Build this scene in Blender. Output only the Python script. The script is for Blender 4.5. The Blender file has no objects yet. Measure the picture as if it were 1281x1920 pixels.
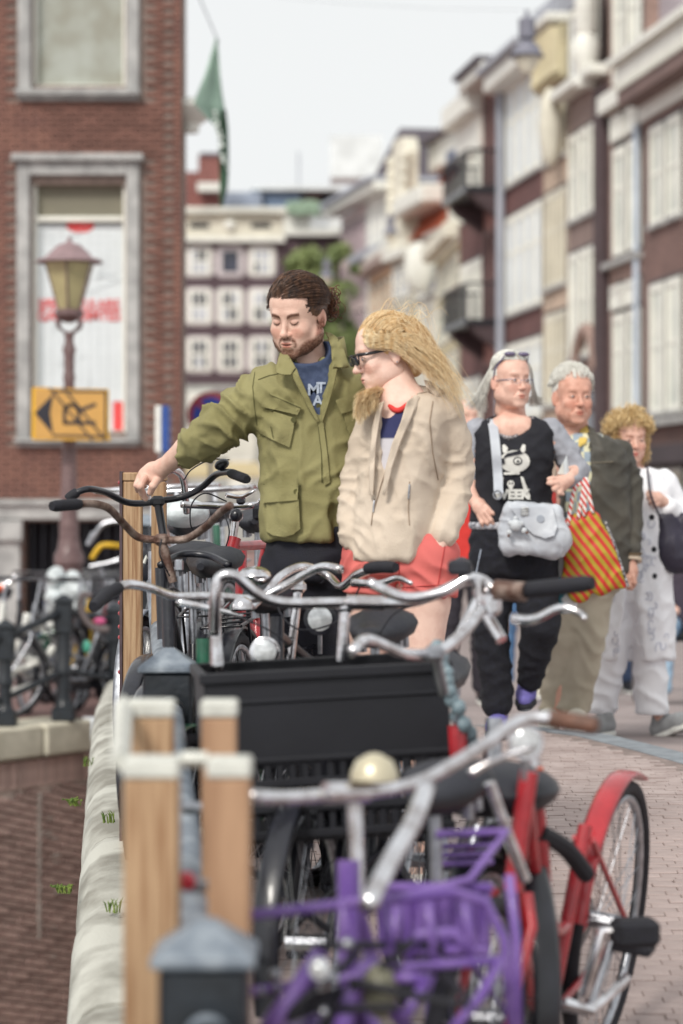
import bpy, math, random
import numpy as np
from mathutils import Vector, Matrix, Euler
from mathutils.bvhtree import BVHTree
random.seed(7); rng = np.random.RandomState(7)
S = bpy.context.scene
COL = S.collection
# ---------------------------------------------------------------- camera
F = 4533.0; HY = 950.0; EYE = 1.6          # 85 mm lens on a 24x36 frame; horizon row; eye height
cam = bpy.data.cameras.new('camera'); camo = bpy.data.objects.new('camera', cam); COL.objects.link(camo)
cam.sensor_fit = 'VERTICAL'; cam.sensor_height = 36; cam.lens = 85; cam.clip_start = 0.1; cam.clip_end = 3000
cam.shift_y = -10/1920
camo.location = (0, 0, EYE); camo.rotation_euler = (math.pi/2, 0, 0)
cam.dof.use_dof = True; cam.dof.focus_distance = 8.0; cam.dof.aperture_fstop = 2.35; cam.dof.aperture_blades = 0
S.camera = camo
# ---------------------------------------------------------------- overcast sky and soft sun
W = bpy.data.worlds.new('World'); S.world = W; W.use_nodes = True
nt = W.node_tree; nt.nodes.clear()
out = nt.nodes.new('ShaderNodeOutputWorld'); bg = nt.nodes.new('ShaderNodeBackground')
sk = nt.nodes.new('ShaderNodeTexSky'); sk.sky_type = 'NISHITA'; sk.sun_disc = False
SUN_EL, SUN_AZ = math.radians(42), math.radians(208)      # azimuth clockwise from +Y: behind the camera to the left
sk.sun_elevation = SUN_EL; sk.sun_rotation = SUN_AZ; sk.dust_density = 3; sk.air_density = 1
hs = nt.nodes.new('ShaderNodeHueSaturation'); hs.inputs['Saturation'].default_value = 0.05
mx = nt.nodes.new('ShaderNodeMix'); mx.data_type = 'RGBA'; mx.inputs[0].default_value = 0.85
mx.inputs[7].default_value = (5.55, 5.68, 5.7, 1)         # cloud cover
nt.links.new(sk.outputs[0], hs.inputs['Color']); nt.links.new(hs.outputs[0], mx.inputs[6])
nt.links.new(mx.outputs[2], bg.inputs[0]); bg.inputs[1].default_value = 0.1
nt.links.new(bg.outputs[0], out.inputs[0])
sun = bpy.data.lights.new('sun', 'SUN'); suno = bpy.data.objects.new('sun', sun); COL.objects.link(suno)
sun.energy = 1.5; sun.angle = math.radians(14); sun.color = (1.0, 0.95, 0.87)
dv = Vector((math.sin(SUN_AZ)*math.cos(SUN_EL), math.cos(SUN_AZ)*math.cos(SUN_EL), math.sin(SUN_EL)))
suno.rotation_euler = dv.to_track_quat('Z', 'Y').to_euler(); suno.location = (-8, -12, 20)
S.view_settings.view_transform = 'Standard'; S.view_settings.look = 'None'
S.view_settings.exposure = 0.72; S.view_settings.gamma = 1.0
# ---------------------------------------------------------------- helpers
def P(px, py, d):                     # a point of the place seen at (px, py) from the camera, d metres away
    return Vector(((px-640.5)/F*d, d, EYE-(py-HY)/F*d))
def V(*a): return Vector(a)
def sr(r, g, b, k=1.0):               # sRGB 0-255 to linear
    f = lambda c: (c/255/12.92 if c/255 <= .04045 else ((c/255+.055)/1.055)**2.4)*k
    return (f(r), f(g), f(b), 1)
def tagp(o, label=None, cat=None, group=None, kind=None):
    if label: o['label'] = label
    if cat: o['category'] = cat
    if group: o['group'] = group
    if kind: o['kind'] = kind
    return o
def thing(name, label, cat, loc=(0, 0, 0), group=None):
    o = bpy.data.objects.new(name, None); COL.objects.link(o); o.location = loc; o.empty_display_size = .1
    return tagp(o, label, cat, group)
def wloc(o):
    v = Vector((0, 0, 0))
    while o is not None: v += o.location; o = o.parent
    return v
def link_mesh(name, me, m=None, parent=None, **kw):
    o = bpy.data.objects.new(name, me); COL.objects.link(o)
    if m is not None:
        for q in (m if isinstance(m, (list, tuple)) else [m]): me.materials.append(q)
    if parent is not None: o.parent = parent
    return tagp(o, kw.get('label'), kw.get('cat'), kw.get('group'), kw.get('kind'))
def copy_tree(o, loc=None, rotz=None, label=None):
    c = o.copy(); COL.objects.link(c)
    if loc is not None: c.location = loc
    if rotz is not None: c.rotation_euler.z = rotz
    if label: c['label'] = label
    for ch in list(o.children):
        d = copy_tree(ch); d.parent = c
    return c
_bm = {}
class MB:
    def __init__(s): s.v = []; s.f = []; s.mi = []; s.m = 0
    def add(s, vs, fs):
        n = len(s.v); s.v += [tuple(v) for v in vs]; s.f += [tuple(i+n for i in f) for f in fs]; s.mi += [s.m]*len(fs); return s
    def box(s, c, size, R=None, bev=0.0):
        hx, hy, hz = size[0]/2, size[1]/2, size[2]/2; c = Vector(c)
        if bev <= 0:
            vs = [Vector((x, y, z)) for x in (-hx, hx) for y in (-hy, hy) for z in (-hz, hz)]
            fs = [(0,1,3,2), (4,6,7,5), (0,4,5,1), (2,3,7,6), (0,2,6,4), (1,5,7,3)]
        else:
            b = min(bev, hx*.9, hy*.9, hz*.9); vs = []; fs = []
            idx = {}
            for sx in (-1, 1):
                for sy in (-1, 1):
                    for sz in (-1, 1):
                        for a in range(3):
                            p = [sx*(hx-b), sy*(hy-b), sz*(hz-b)]; p[a] = (sx*hx, sy*hy, sz*hz)[a]
                            idx[(sx, sy, sz, a)] = len(vs); vs.append(Vector(p))
            for a in range(3):
                o1, o2 = (a+1) % 3, (a+2) % 3
                for sg in (-1, 1):
                    q = []
                    for (u, w) in ((-1,-1), (1,-1), (1,1), (-1,1)):
                        k = [0,0,0]; k[a] = sg; k[o1] = u; k[o2] = w; q.append(idx[(*k, a)])
                    fs.append(tuple(q if sg > 0 else q[::-1]))
                for u in (-1, 1):
                    for w in (-1, 1):
                        k1 = [0,0,0]; k2 = [0,0,0]; k1[a] = -1; k2[a] = 1
                        for k in (k1, k2): k[o1] = u; k[o2] = w
                        q = [idx[(*k1, o1)], idx[(*k2, o1)], idx[(*k2, o2)], idx[(*k1, o2)]]
                        fs.append(tuple(q if u*w > 0 else q[::-1]))
            for sx in (-1, 1):
                for sy in (-1, 1):
                    for sz in (-1, 1):
                        q = [idx[(sx, sy, sz, a)] for a in range(3)]
                        fs.append(tuple(q if sx*sy*sz > 0 else q[::-1]))
        vs = [c + (R @ v if R is not None else v) for v in vs]
        return s.add(vs, fs)
    def tube(s, pts, r, n=8, cap=True, flat=1.0):
        pts = [Vector(p) for p in pts]; m = len(pts)
        rr = [r]*m if isinstance(r, (int, float)) else r
        vs = []; prev = None
        for i, p in enumerate(pts):
            t = (pts[min(i+1, m-1)] - pts[max(i-1, 0)])
            t = t.normalized() if t.length > 1e-9 else Vector((0, 0, 1))
            if prev is None:
                u = t.cross(Vector((0, 0, 1)))
                if u.length < .1: u = t.cross(Vector((1, 0, 0)))
                u.normalize()
            else:
                u = (prev - t*prev.dot(t)); u = u.normalized() if u.length > 1e-6 else t.orthogonal().normalized()
            prev = u; w = t.cross(u)
            for k in range(n):
                a = 2*math.pi*k/n; vs.append(p + (u*math.cos(a)*flat + w*math.sin(a))*rr[i])
        fs = [(i*n+k, i*n+(k+1) % n, (i+1)*n+(k+1) % n, (i+1)*n+k) for i in range(m-1) for k in range(n)]
        if cap: fs += [tuple(range(n))[::-1], tuple((m-1)*n+k for k in range(n))]
        return s.add(vs, fs)
    def lathe(s, prof, c=(0, 0, 0), n=16, R=None, cap=True):     # prof: (radius, height) pairs
        c = Vector(c); vs = []
        for (r, h) in prof:
            for k in range(n):
                a = 2*math.pi*k/n; v = Vector((r*math.cos(a), r*math.sin(a), h)); vs.append(c + (R @ v if R is not None else v))
        m = len(prof)
        fs = [(i*n+k, i*n+(k+1) % n, (i+1)*n+(k+1) % n, (i+1)*n+k) for i in range(m-1) for k in range(n)]
        if cap: fs += [tuple(range(n))[::-1], tuple((m-1)*n+k for k in range(n))]
        return s.add(vs, fs)
    def ring(s, c, R, rad, r, n=32, k=8, a0=0, a1=2*math.pi, flat=1.0):
        pts = []
        full = abs(a1-a0-2*math.pi) < 1e-6
        m = n if full else n+1
        vs = []
        for i in range(m):
            a = a0+(a1-a0)*i/n; d = Vector((0, math.cos(a), math.sin(a)))
            for j in range(k):
                b = 2*math.pi*j/k
                vs.append(Vector(c) + R @ (d*(rad + r*math.cos(b)) + Vector((r*flat*math.sin(b), 0, 0))))
        fs = []
        for i in range(n if full else n):
            i2 = (i+1) % m if full else i+1
            for j in range(k): fs.append((i*k+j, i*k+(j+1) % k, i2*k+(j+1) % k, i2*k+j))
        return s.add(vs, fs)
    def sph(s, c, r, n=12, m=8, R=None, z0=-1, z1=1):
        rx, ry, rz = (r, r, r) if isinstance(r, (int, float)) else r
        prof = []
        vs = []; c = Vector(c)
        for i in range(m+1):
            t = math.asin(max(-1, min(1, z0)))*(1-i/m) + math.asin(min(1, z1))*i/m
            for k in range(n):
                a = 2*math.pi*k/n; v = Vector((rx*math.cos(t)*math.cos(a), ry*math.cos(t)*math.sin(a), rz*math.sin(t)))
                vs.append(c + (R @ v if R is not None else v))
        fs = [(i*n+k, i*n+(k+1) % n, (i+1)*n+(k+1) % n, (i+1)*n+k) for i in range(m) for k in range(n)]
        fs += [tuple(range(n))[::-1], tuple(m*n+k for k in range(n))]
        return s.add(vs, fs)
    def prism(s, poly, ax0, ax1):      # poly: list of Vectors (planar), extruded between offset vectors
        n = len(poly); vs = [Vector(p)+Vector(ax0) for p in poly]+[Vector(p)+Vector(ax1) for p in poly]
        fs = [tuple(range(n))[::-1], tuple(range(n, 2*n))]+[(i, (i+1) % n, n+(i+1) % n, n+i) for i in range(n)]
        return s.add(vs, fs)
    def mesh(s, name, off=None, smooth=True, ang=35):
        me = bpy.data.meshes.new(name)
        vs = s.v if off is None else [(v[0]-off[0], v[1]-off[1], v[2]-off[2]) for v in s.v]
        me.from_pydata(vs, [], s.f)
        if any(s.mi): me.polygons.foreach_set('material_index', s.mi)
        if smooth:
            me.polygons.foreach_set('use_smooth', [True]*len(me.polygons))
            me.update()
            if ang < 180: me.set_sharp_from_angle(angle=math.radians(ang))
        me.update(); return me
    def build(s, name, m, parent=None, local=False, smooth=True, ang=35, **kw):
        if not s.v: return None
        off = None if (parent is None or local) else wloc(parent)
        return link_mesh(name, s.mesh(name, off, smooth, ang), m, parent, **kw)
def spline(pts, n=8):                 # Catmull-Rom through points
    pts = [Vector(p) for p in pts]; q = [pts[0]*2-pts[1]]+pts+[pts[-1]*2-pts[-2]]; r = []
    for i in range(1, len(q)-2):
        p0, p1, p2, p3 = q[i-1:i+3]
        for k in range(n):
            t = k/n
            r.append(.5*((2*p1)+(-p0+p2)*t+(2*p0-5*p1+4*p2-p3)*t*t+(-p0+3*p1-3*p2+p3)*t*t*t))
    r.append(pts[-1]); return r
def Rz(a): return Matrix.Rotation(a, 3, 'Z')
def Rx(a): return Matrix.Rotation(a, 3, 'X')
def Ry(a): return Matrix.Rotation(a, 3, 'Y')
# ---------------------------------------------------------------- materials
MC = {}
def mat(name, col, rough=.7, metal=0, var=.15, scale=8, bump=0.0, bscale=60, spec=.5, col2=None, vcol=False, coat=0, sheen=0, alpha=1, trans=0, emis=None, fac=(.4, .65), obj=True, stretch=None, brnd=0):
    if name in MC: return MC[name]
    m = bpy.data.materials.new(name); m.use_nodes = True; n = m.node_tree.nodes; l = m.node_tree.links
    b = n['Principled BSDF']; c = col if len(col) == 4 else (*col, 1)
    b.inputs['Roughness'].default_value = rough; b.inputs['Metallic'].default_value = metal
    b.inputs['Specular IOR Level'].default_value = spec
    if coat: b.inputs['Coat Weight'].default_value = coat
    if sheen: b.inputs['Sheen Weight'].default_value = sheen
    if trans: b.inputs['Transmission Weight'].default_value = trans
    tc = n.new('ShaderNodeTexCoord'); src = tc.outputs['Object']
    if stretch:
        mp = n.new('ShaderNodeMapping'); mp.inputs['Scale'].default_value = stretch; l.new(src, mp.inputs[0]); src = mp.outputs[0]
    nz = n.new('ShaderNodeTexNoise'); nz.inputs['Scale'].default_value = scale; nz.inputs['Detail'].default_value = 6; l.new(src, nz.inputs['Vector'])
    rp = n.new('ShaderNodeMapRange'); rp.inputs[1].default_value = fac[0]; rp.inputs[2].default_value = fac[1]; l.new(nz.outputs[0], rp.inputs[0])
    mi = n.new('ShaderNodeMix'); mi.data_type = 'RGBA'; l.new(rp.outputs[0], mi.inputs[0])
    d = col2 if col2 else tuple(min(1, x*(1+var)) for x in c[:3])+(1,)
    a = c if col2 else tuple(x*(1-var) for x in c[:3])+(1,)
    mi.inputs[6].default_value = a; mi.inputs[7].default_value = d if len(d) == 4 else (*d, 1)
    res = mi.outputs[2]
    if vcol:
        at = n.new('ShaderNodeVertexColor'); at.layer_name = 'col'
        m2 = n.new('ShaderNodeMix'); m2.data_type = 'RGBA'; m2.blend_type = 'MULTIPLY'; m2.inputs[0].default_value = 1
        l.new(res, m2.inputs[6]); l.new(at.outputs[0], m2.inputs[7]); res = m2.outputs[2]
    if brnd:      # each piece its own tone
        oi = n.new('ShaderNodeObjectInfo'); r2 = n.new('ShaderNodeMapRange'); r2.inputs[3].default_value = 1-brnd; r2.inputs[4].default_value = 1+brnd
        l.new(oi.outputs['Random'], r2.inputs[0]); m3 = n.new('ShaderNodeMix'); m3.data_type = 'RGBA'; m3.blend_type = 'MULTIPLY'; m3.inputs[0].default_value = 1
        cb = n.new('ShaderNodeCombineColor'); [l.new(r2.outputs[0], cb.inputs[i]) for i in range(3)]
        l.new(res, m3.inputs[6]); l.new(cb.outputs[0], m3.inputs[7]); res = m3.outputs[2]
    l.new(res, b.inputs['Base Color'])
    r3 = n.new('ShaderNodeMapRange'); r3.inputs[3].default_value = max(.02, rough-.1); r3.inputs[4].default_value = min(1, rough+.1); l.new(nz.outputs[0], r3.inputs[0]); l.new(r3.outputs[0], b.inputs['Roughness'])
    if bump:
        n2 = n.new('ShaderNodeTexNoise'); n2.inputs['Scale'].default_value = bscale; n2.inputs['Detail'].default_value = 5; l.new(src, n2.inputs['Vector'])
        bp = n.new('ShaderNodeBump'); bp.inputs['Strength'].default_value = bump; bp.inputs['Distance'].default_value = .01; l.new(n2.outputs[0], bp.inputs['Height']); l.new(bp.outputs[0], b.inputs['Normal'])
    if emis: b.inputs['Emission Color'].default_value = emis; b.inputs['Emission Strength'].default_value = 1
    MC[name] = m; return m
M = {}
M['chrome'] = mat('chrome', sr(232, 232, 236), .2, 1, .1, 30, col2=sr(190, 185, 185), bump=.05, bscale=80)
M['steel'] = mat('dull_steel', sr(170, 172, 178), .38, 1, .2, 30, bump=.1)
M['black_metal'] = mat('black_painted_metal', sr(28, 29, 38), .35, 0, .3, 20, bump=.1, coat=.3)
M['black_rubber'] = mat('black_rubber', sr(28, 28, 36), .75, 0, .2, 40, bump=.3, bscale=200)
M['tyre'] = mat('tyre_rubber', sr(32, 31, 38), .8, 0, .25, 30, bump=.4, bscale=150)
M['saddle'] = mat('black_saddle_vinyl', sr(30, 31, 40), .5, 0, .2, 15, bump=.15)
M['rust'] = mat('rusty_tube', sr(92, 66, 56), .55, .35, .3, 25, bump=.4, bscale=120, col2=sr(150, 132, 122))
M['red_paint'] = mat('red_paint', sr(176, 44, 52), .3, 0, .15, 20, coat=.4, col2=sr(150, 36, 44))
M['purple_paint'] = mat('purple_paint', sr(104, 72, 150), .4, 0, .15, 14, coat=.3, col2=sr(130, 100, 170))
M['green_paint'] = mat('green_paint', sr(26, 84, 62), .35, 0, .2, 20, coat=.3)
M['white_paint'] = mat('white_bike_paint', sr(232, 232, 226), .35, 0, .06, 10, coat=.3)
M['yellow_paint'] = mat('yellow_paint', sr(214, 170, 30), .4, 0, .1, 20)
M['blue_paint'] = mat('blue_paint', sr(48, 84, 160), .4, 0, .15, 20)
M['orange'] = mat('orange_plastic', sr(226, 92, 40), .5)
M['lens'] = mat('lamp_lens', sr(215, 218, 220), .1, .3, .2, 40)
M['brown_grip'] = mat('brown_leather_grip', sr(104, 72, 58), .6, 0, .2, 30, bump=.3)
M['plastic_bag'] = mat('pale_plastic_bag', sr(205, 212, 214), .4, 0, .2, 12, bump=.8, bscale=25)
M['skin_dark'] = None
# ================================================================ SETTING
def zg(y):      # street level over the humped bridge
    return float(np.interp(y, [-4, 0, 2, 3.6, 6.2, 7.3, 8.5, 10.6, 12.5, 16, 25, 45, 400], [-.65, -.4, -.17, 0, .30, .44, .53, .61, .60, .40, -.1, -.3, -.3]))
M['stone'] = mat('pale_sandstone', sr(138, 135, 126), .9, 0, .2, 4, bump=.3, bscale=110, col2=sr(196, 195, 186), fac=(.40, .60))
M['quaystone'] = mat('quay_stone', sr(196, 190, 172), .85, 0, .15, 7, bump=.15, bscale=30, col2=sr(214, 208, 190))
M['kerbstone'] = mat('blue_grey_kerbstone', sr(134, 140, 146), .8, 0, .15, 12, bump=.3)
M['pavebrick'] = mat('clinker_paving', sr(162, 146, 142), .85, 0, .12, 9, bump=.15, brnd=.08, col2=sr(178, 163, 159))
M['mortar_ground'] = mat('sand_joints', sr(138, 124, 119), .95, 0, .2, 20)
M['asphalt'] = mat('street_clinkers', sr(148, 136, 134), .9, 0, .15, 3, bump=.4, bscale=30)
M['quaybrick'] = mat('quay_brick', sr(176, 148, 140), .85, 0, .25, 14, bump=.1, bscale=40, brnd=.2, col2=sr(204, 178, 168))
M['quaymortar'] = mat('quay_mortar', sr(228, 216, 206), .95, 0, .2, 10, bump=.1)
M['wallbrick'] = mat('house_brick', sr(108, 76, 68), .85, 0, .3, 3, bump=.1, bscale=40, brnd=.2, col2=sr(128, 92, 80))
M['wallmortar'] = mat('house_mortar', sr(136, 120, 112), .95, 0, .2, 10)
M['bluestone'] = mat('grey_bluestone', sr(152, 152, 151), .8, 0, .12, 4, bump=.1, bscale=20, col2=sr(184, 184, 182))
M['window_white'] = mat('cream_window_paint', sr(236, 236, 226), .5, 0, .04, 4)
M['white_trim'] = mat('white_trim_paint', sr(228, 228, 220), .55, 0, .06, 3)
M['blind'] = mat('beige_blind', sr(150, 150, 138), .8, 0, .08, 3, col2=sr(170, 174, 166))
M['blind2'] = mat('olive_blind', sr(128, 124, 108), .8, 0, .08, 3)
M['cream_blind'] = mat('cream_roller_blind', sr(186, 190, 180), .3, 0, .04, .9, col2=sr(226, 226, 214), spec=.6, brnd=.12)
M['dark_glass'] = mat('dark_window_glass', sr(48, 50, 66), .12, 0, .4, 2, spec=.8)
M['pale_glass'] = mat('pale_window_glass', sr(178, 182, 192), .2, 0, .2, 1.5, spec=.8)
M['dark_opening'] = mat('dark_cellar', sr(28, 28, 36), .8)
# ground as one sheet reaching the horizon
def sheet(name, xs, ys, zf, m, **kw):
    b = MB(); nx, ny = len(xs), len(ys)
    vs = [(x, y, zf(x, y)) for y in ys for x in xs]
    fs = [(j*nx+i, j*nx+i+1, (j+1)*nx+i+1, (j+1)*nx+i) for j in range(ny-1) for i in range(nx-1)]
    b.add(vs, fs); return b.build(name, m, **kw)
RX = lambda y: .122-.0903*y       # centre line of the bridge railing
ys_ = list(np.concatenate([np.arange(-4, 20, .4), np.arange(20, 60, 3), [80, 120, 200, 500, 1500]]))
def edge_out(y): return RX(y)-.27
b = MB(); vs = []
for y in ys_:
    x0 = edge_out(min(y, 19.0))+.02; z = zg(y)-.10
    for x, zz in ((x0, -2.5 if y < 45 else -.35), (x0, z), (x0+1.2, z), (4, z), (300.0, z)): vs.append((x, y, zz))
fs = [(j*5+i, j*5+i+1, (j+1)*5+i+1, (j+1)*5+i) for j in range(len(ys_)-1) for i in range(4)]
b.add(vs, fs); b.build('street', M['asphalt'], kind='structure')
# canal water beside the bridge
b = MB(); b.add([(-60, -6, -3.6), (-.4, -6, -3.6), (-.4, 19, -3.6), (-60, 19, -3.6)], [(0, 1, 2, 3)])
M['water'] = mat('canal_water', sr(58, 66, 60), .12, 0, .2, 2, bump=.5, bscale=4, spec=.6)
b.build('canal_water', M['water'], kind='structure')
# pavement between railing and kerb
def kerb_x(y): return float(np.interp(y, [-4, 4, 8, 9.3, 10.0, 10.6, 11.05], [3.2, 2.6, 1.95, 1.5, 1.24, .98, .55]))
b = MB(); ys2 = list(np.arange(-4, 11.01, .25)); vs = []
for y in ys2:
    a, c = RX(y)+.14, kerb_x(y)
    for t in (0, .5, 1): vs.append((a+(c-a)*t, y, zg(y)-.0035))
fs = [(j*3+i, j*3+i+1, (j+1)*3+i+1, (j+1)*3+i) for j in range(len(ys2)-1) for i in range(2)]
b.add(vs, fs); pav = b.build('pavement', M['mortar_ground'], kind='structure')
# kerb stones
for i, y in enumerate(np.arange(-1, 11, .8)):
    y2 = min(y+.79, 11.04); b = MB()
    n = 6; vs = []
    for k in range(n):
        yy = y+(y2-y)*k/(n-1); x = kerb_x(yy)
        vs += [(x, yy, zg(yy)), (x+.16, yy+.03, zg(yy)-.002), (x+.17, yy+.03, zg(yy)-.14), (x, yy, zg(yy)-.14)]
    fs = [(k*4+j, k*4+(j+1) % 4, (k+1)*4+(j+1) % 4, (k+1)*4+j) for k in range(n-1) for j in range(4)]+[(3, 2, 1, 0), tuple((n-1)*4+j for j in range(4))]
    b.add(vs, fs); b.build('kerb_stone', M['kerbstone'], pav)
# paving bricks: courses run across the pavement
me = MB().box((0, 0, 0), (.0975, .0425, .05), bev=.0025).mesh('brick'); me.materials.append(M['pavebrick'])
st = MB(); cnt = 0; cand = []
row = 0; y = 5.2
while y < 11.2:
    dy = .0445; x = RX(y)+.2+(.05 if row % 2 else 0)+random.uniform(-.018, .018)
    while x < kerb_x(y)-.1:
        cand.append((x, y)); x += .100
    y += dy; row += 1
def seen_px(x, y): return 640.5+x/y*F, HY+(EYE-zg(y))/y*F
vis = [c for c in cand if seen_px(*c)[0] > 1040 and seen_px(*c)[0] < 1330 and seen_px(*c)[1] < 1960]
vis.sort(key=lambda c: c[1]); vs_ = set(vis[:290])
for c in cand:
    sl = math.atan2(zg(c[1]+.1)-zg(c[1]-.1), .2); z = zg(c[1])-.024+random.uniform(-.003, .002)
    rot = Euler((sl, random.uniform(-.02, .02), random.uniform(-.02, .02)))
    if c in vs_:
        o = bpy.data.objects.new('brick', me); COL.objects.link(o); o.parent = pav; o.location = (c[0], c[1], z); o.rotation_euler = rot
    else: st.box((c[0], c[1], z), (.0975, .0425, .05), rot.to_matrix())
st.build('brick_field', M['pavebrick'], pav, smooth=False, kind='stuff')
# coping of the bridge: rounded stones about a metre long
def zc(y): return zg(y)+.02
cop = thing('bridge_parapet', 'weathered pale stone coping of the canal bridge under the iron railing', 'parapet', (edge_out(6), 6, 0))
ys3 = [2.2, 3.3, 4.4, 5.35, 6.25, 7.15, 8.05, 9.1, 10.1, 11.2, 12.4, 13.6, 14.8, 16, 17.2, 18.4]
prof = [(.42, -.3), (.42, 0), (.12, .0), (.07, -.008), (.035, -.03), (.01, -.07), (0, -.12), (0, -.26), (.05, -.30)]
for i in range(len(ys3)-1):
    b = MB(); n = 7; vs = []; jx = random.uniform(-.006, .006); jz = random.uniform(-.006, .006)
    for k in range(n):
        t = k/(n-1); y = ys3[i]+.008+(ys3[i+1]-ys3[i]-.016)*t; e = .012 if k in (0, n-1) else 0
        for (u, w) in prof: vs.append((edge_out(y)+u+jx+(e if u < .2 else 0), y, zc(y)+w+jz-(e if w > -.1 else 0)))
    m = len(prof)
    fs = [(k*m+j, (k+1)*m+j, (k+1)*m+(j+1) % m, k*m+(j+1) % m) for k in range(n-1) for j in range(m)]+[tuple(range(m)), tuple((n-1)*m+j for j in range(m))[::-1]]
    b.add(vs, fs); b.build('coping_stone', M['stone'], cop, ang=50)
b = MB()      # brick spandrel below the coping
for (ya, yb) in zip(ys_[:-1], ys_[1:]):
    if yb > 18.6: break
    xa, xb = edge_out(ya)+.05, edge_out(yb)+.05
    b.add([(xa, ya, -3.7), (xb, yb, -3.7), (xb, yb, zc(yb)-.3), (xa, ya, zc(ya)-.3), (xa+.33, ya, -3.7), (xb+.33, yb, -3.7), (xb+.33, yb, zc(yb)-.3), (xa+.33, ya, zc(ya)-.3)],
          [(0, 3, 2, 1), (3, 7, 6, 2), (4, 5, 6, 7)])
b.build('bridge_wall', M['quaybrick'], cop, smooth=False)
# quay wall facing the camera
QZ = -.05
def qpt(px): # plan line of the quay edge
    t = (px-0)/160; return (P(px, 0, 17.95+.75*t).x, 17.95+.75*t)
(xa, ya), (xb, yb) = qpt(-260), qpt(172)
qd = Vector((xb-xa, yb-ya, 0)).normalized(); qn = Vector((-qd.y, qd.x, 0))   # away from the camera
qlen = (Vector((xb, yb, 0))-Vector((xa, ya, 0))).length
A0 = Vector((xa, ya, 0)); Rq = Matrix((qd, qn, Vector((0, 0, 1)))).transposed()
qw = thing('quay_wall', 'brown brick canal quay wall with pale stone coping at the left edge', 'quay wall', (xa, ya, QZ))
u = 0; k = 0; jpx = [(-260), (-120), (-20), (79), (172)]
for a, c in zip(jpx[:-1], jpx[1:]):
    pa, pb = Vector((*qpt(a), 0)), Vector((*qpt(c), 0)); L = (pb-pa).length-.008; mid = (pa+pb)/2
    b = MB().box(mid+qn*.22+Vector((0, 0, QZ-.12)), (L, .5, .245), Rq, bev=.02); b.build('coping_stone', M['quaystone'], qw)
b = MB().box(A0+qd*(qlen/2+.2)+qn*.35+Vector((0, 0, QZ-.26-1.8)), (qlen+1.4, .5, 3.6), Rq); b.build('mortar_bed', M['quaymortar'], qw, smooth=False)
# tilted brick courses plus a soldier course under the coping
bme = MB().box((0, 0, 0), (.205, .06, .044), bev=.004).mesh('quay_brick'); bme.materials.append(M['quaybrick'])
st = MB(); tilt = math.radians(14); cb = []
for r in range(-40, 66):
    for c in range(-4, 26):
        u = c*.216+(.108 if r % 2 else 0); w = -.62-r*.0585
        uu = u*math.cos(tilt)+w*math.sin(tilt)*0; ww = w - (u-1.4)*math.sin(tilt)
        if ww > -.50 or ww < -3.5 or uu > qlen+.5: continue
        cb.append((uu, ww))
for c in range(0, 60): cb.append((c*.06-.2+qlen-3.2, None))
def qimg(p): return 640.5+p.x/p.y*F, HY+(EYE-p.z)/p.y*F
cb2 = []
for (u, w) in cb:
    p = A0+qd*u+qn*(.09+random.uniform(-.006, .004))+Vector((0, 0, QZ+(w if w is not None else -.365)))
    q = qimg(p); cb2.append((p, w is None, -15 < q[0] < 170 and q[1] < 1930))
n = 0
for (p, sold, v) in cb2:
    R = Rq @ Ry(math.radians(90) if sold else tilt+random.uniform(-.01, .01))
    if v and n < 298:
        n += 1; o = bpy.data.objects.new('brick', bme); COL.objects.link(o); o.parent = qw; o.location = p-wloc(qw); o.rotation_euler = R.to_euler()
    else: st.box(p, (.205, .06, .044), R)
st.build('brick_field', M['quaybrick'], qw, smooth=False, kind='stuff')
# lime runs on the quay brick
M['lime'] = mat('lime_stain', sr(196, 186, 178), .9, 0, .2, 20, bump=.5)
b = MB(); c0 = A0+qd*((P(85, 0, 18.3)-A0).dot(qd))+qn*.050
for k in range(16):
    z = QZ-.55-k*.07; b.box(c0+Vector((0, 0, z))+qd*random.uniform(-.008, .008), (.022+.02*random.random(), .006, .066), Rq)
for k in range(10): b.box(c0+qd*random.uniform(.05, .3)+Vector((0, 0, QZ-.6-random.random()*1.2)), (.03+.06*random.random(), .006, .012), Rq)
b.build('lime_streak', M['lime'], qw)
# quay ground behind the coping
b = MB(); gz = QZ-.004
b.add([A0+qn*.4-qd*90+V(0, 0, gz), A0+qn*.4+qd*qlen+V(0, 0, gz), V(-1.6, 19.05, gz), V(-1.55, 45, gz), V(-90, 45, gz), V(-1.55, 46, -.40), V(-90, 46, -.40), V(-1.55, 1500, -.40), V(-300, 1500, -.40)], [(0, 1, 2, 3, 4), (4, 3, 5, 6), (6, 5, 7, 8)])
M['quayground'] = mat('quay_clinkers', sr(150, 120, 116), .9, 0, .2, 5, bump=.4, bscale=30)
b.build('quay_pavement', M['quayground'], kind='structure')
# small weeds in the joints
M['grass'] = mat('weed_green', sr(84, 108, 44), .7, 0, .3, 30, col2=sr(120, 136, 60))
def tuft(px, py, d, n, h, lab, lean=0, flat=False):
    p = P(px, py, d); t = thing('weed', lab, 'weed', p, 'weeds in the parapet joints'); b = MB()
    for i in range(n):
        a = random.uniform(0, 6.28); L = h*random.uniform(.5, 1); q = p+V(random.uniform(-.02, .02), random.uniform(-.02, .02), 0)
        e = q+V(math.cos(a)*L*.5+lean*L, math.sin(a)*L*.5, L*(.9 if not flat else .35)); m = (q+e)/2+V(0, 0, L*.15)
        b.tube([q-V(0, 0, .01), m, e], [.0022, .002, .0004], 4, cap=False)
        if flat: b.sph(e, .004, 5, 3); b.sph(m, .0035, 5, 3)
    b.build('leaf', M['grass'], t)
tuft(205, 1537, 7.95, 16, .035, 'small grass tuft in the upper joint of the parapet coping')
tuft(212, 1704, 6.95, 14, .035, 'small grass tuft beside the rusty joint in the coping nearer the camera')
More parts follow.
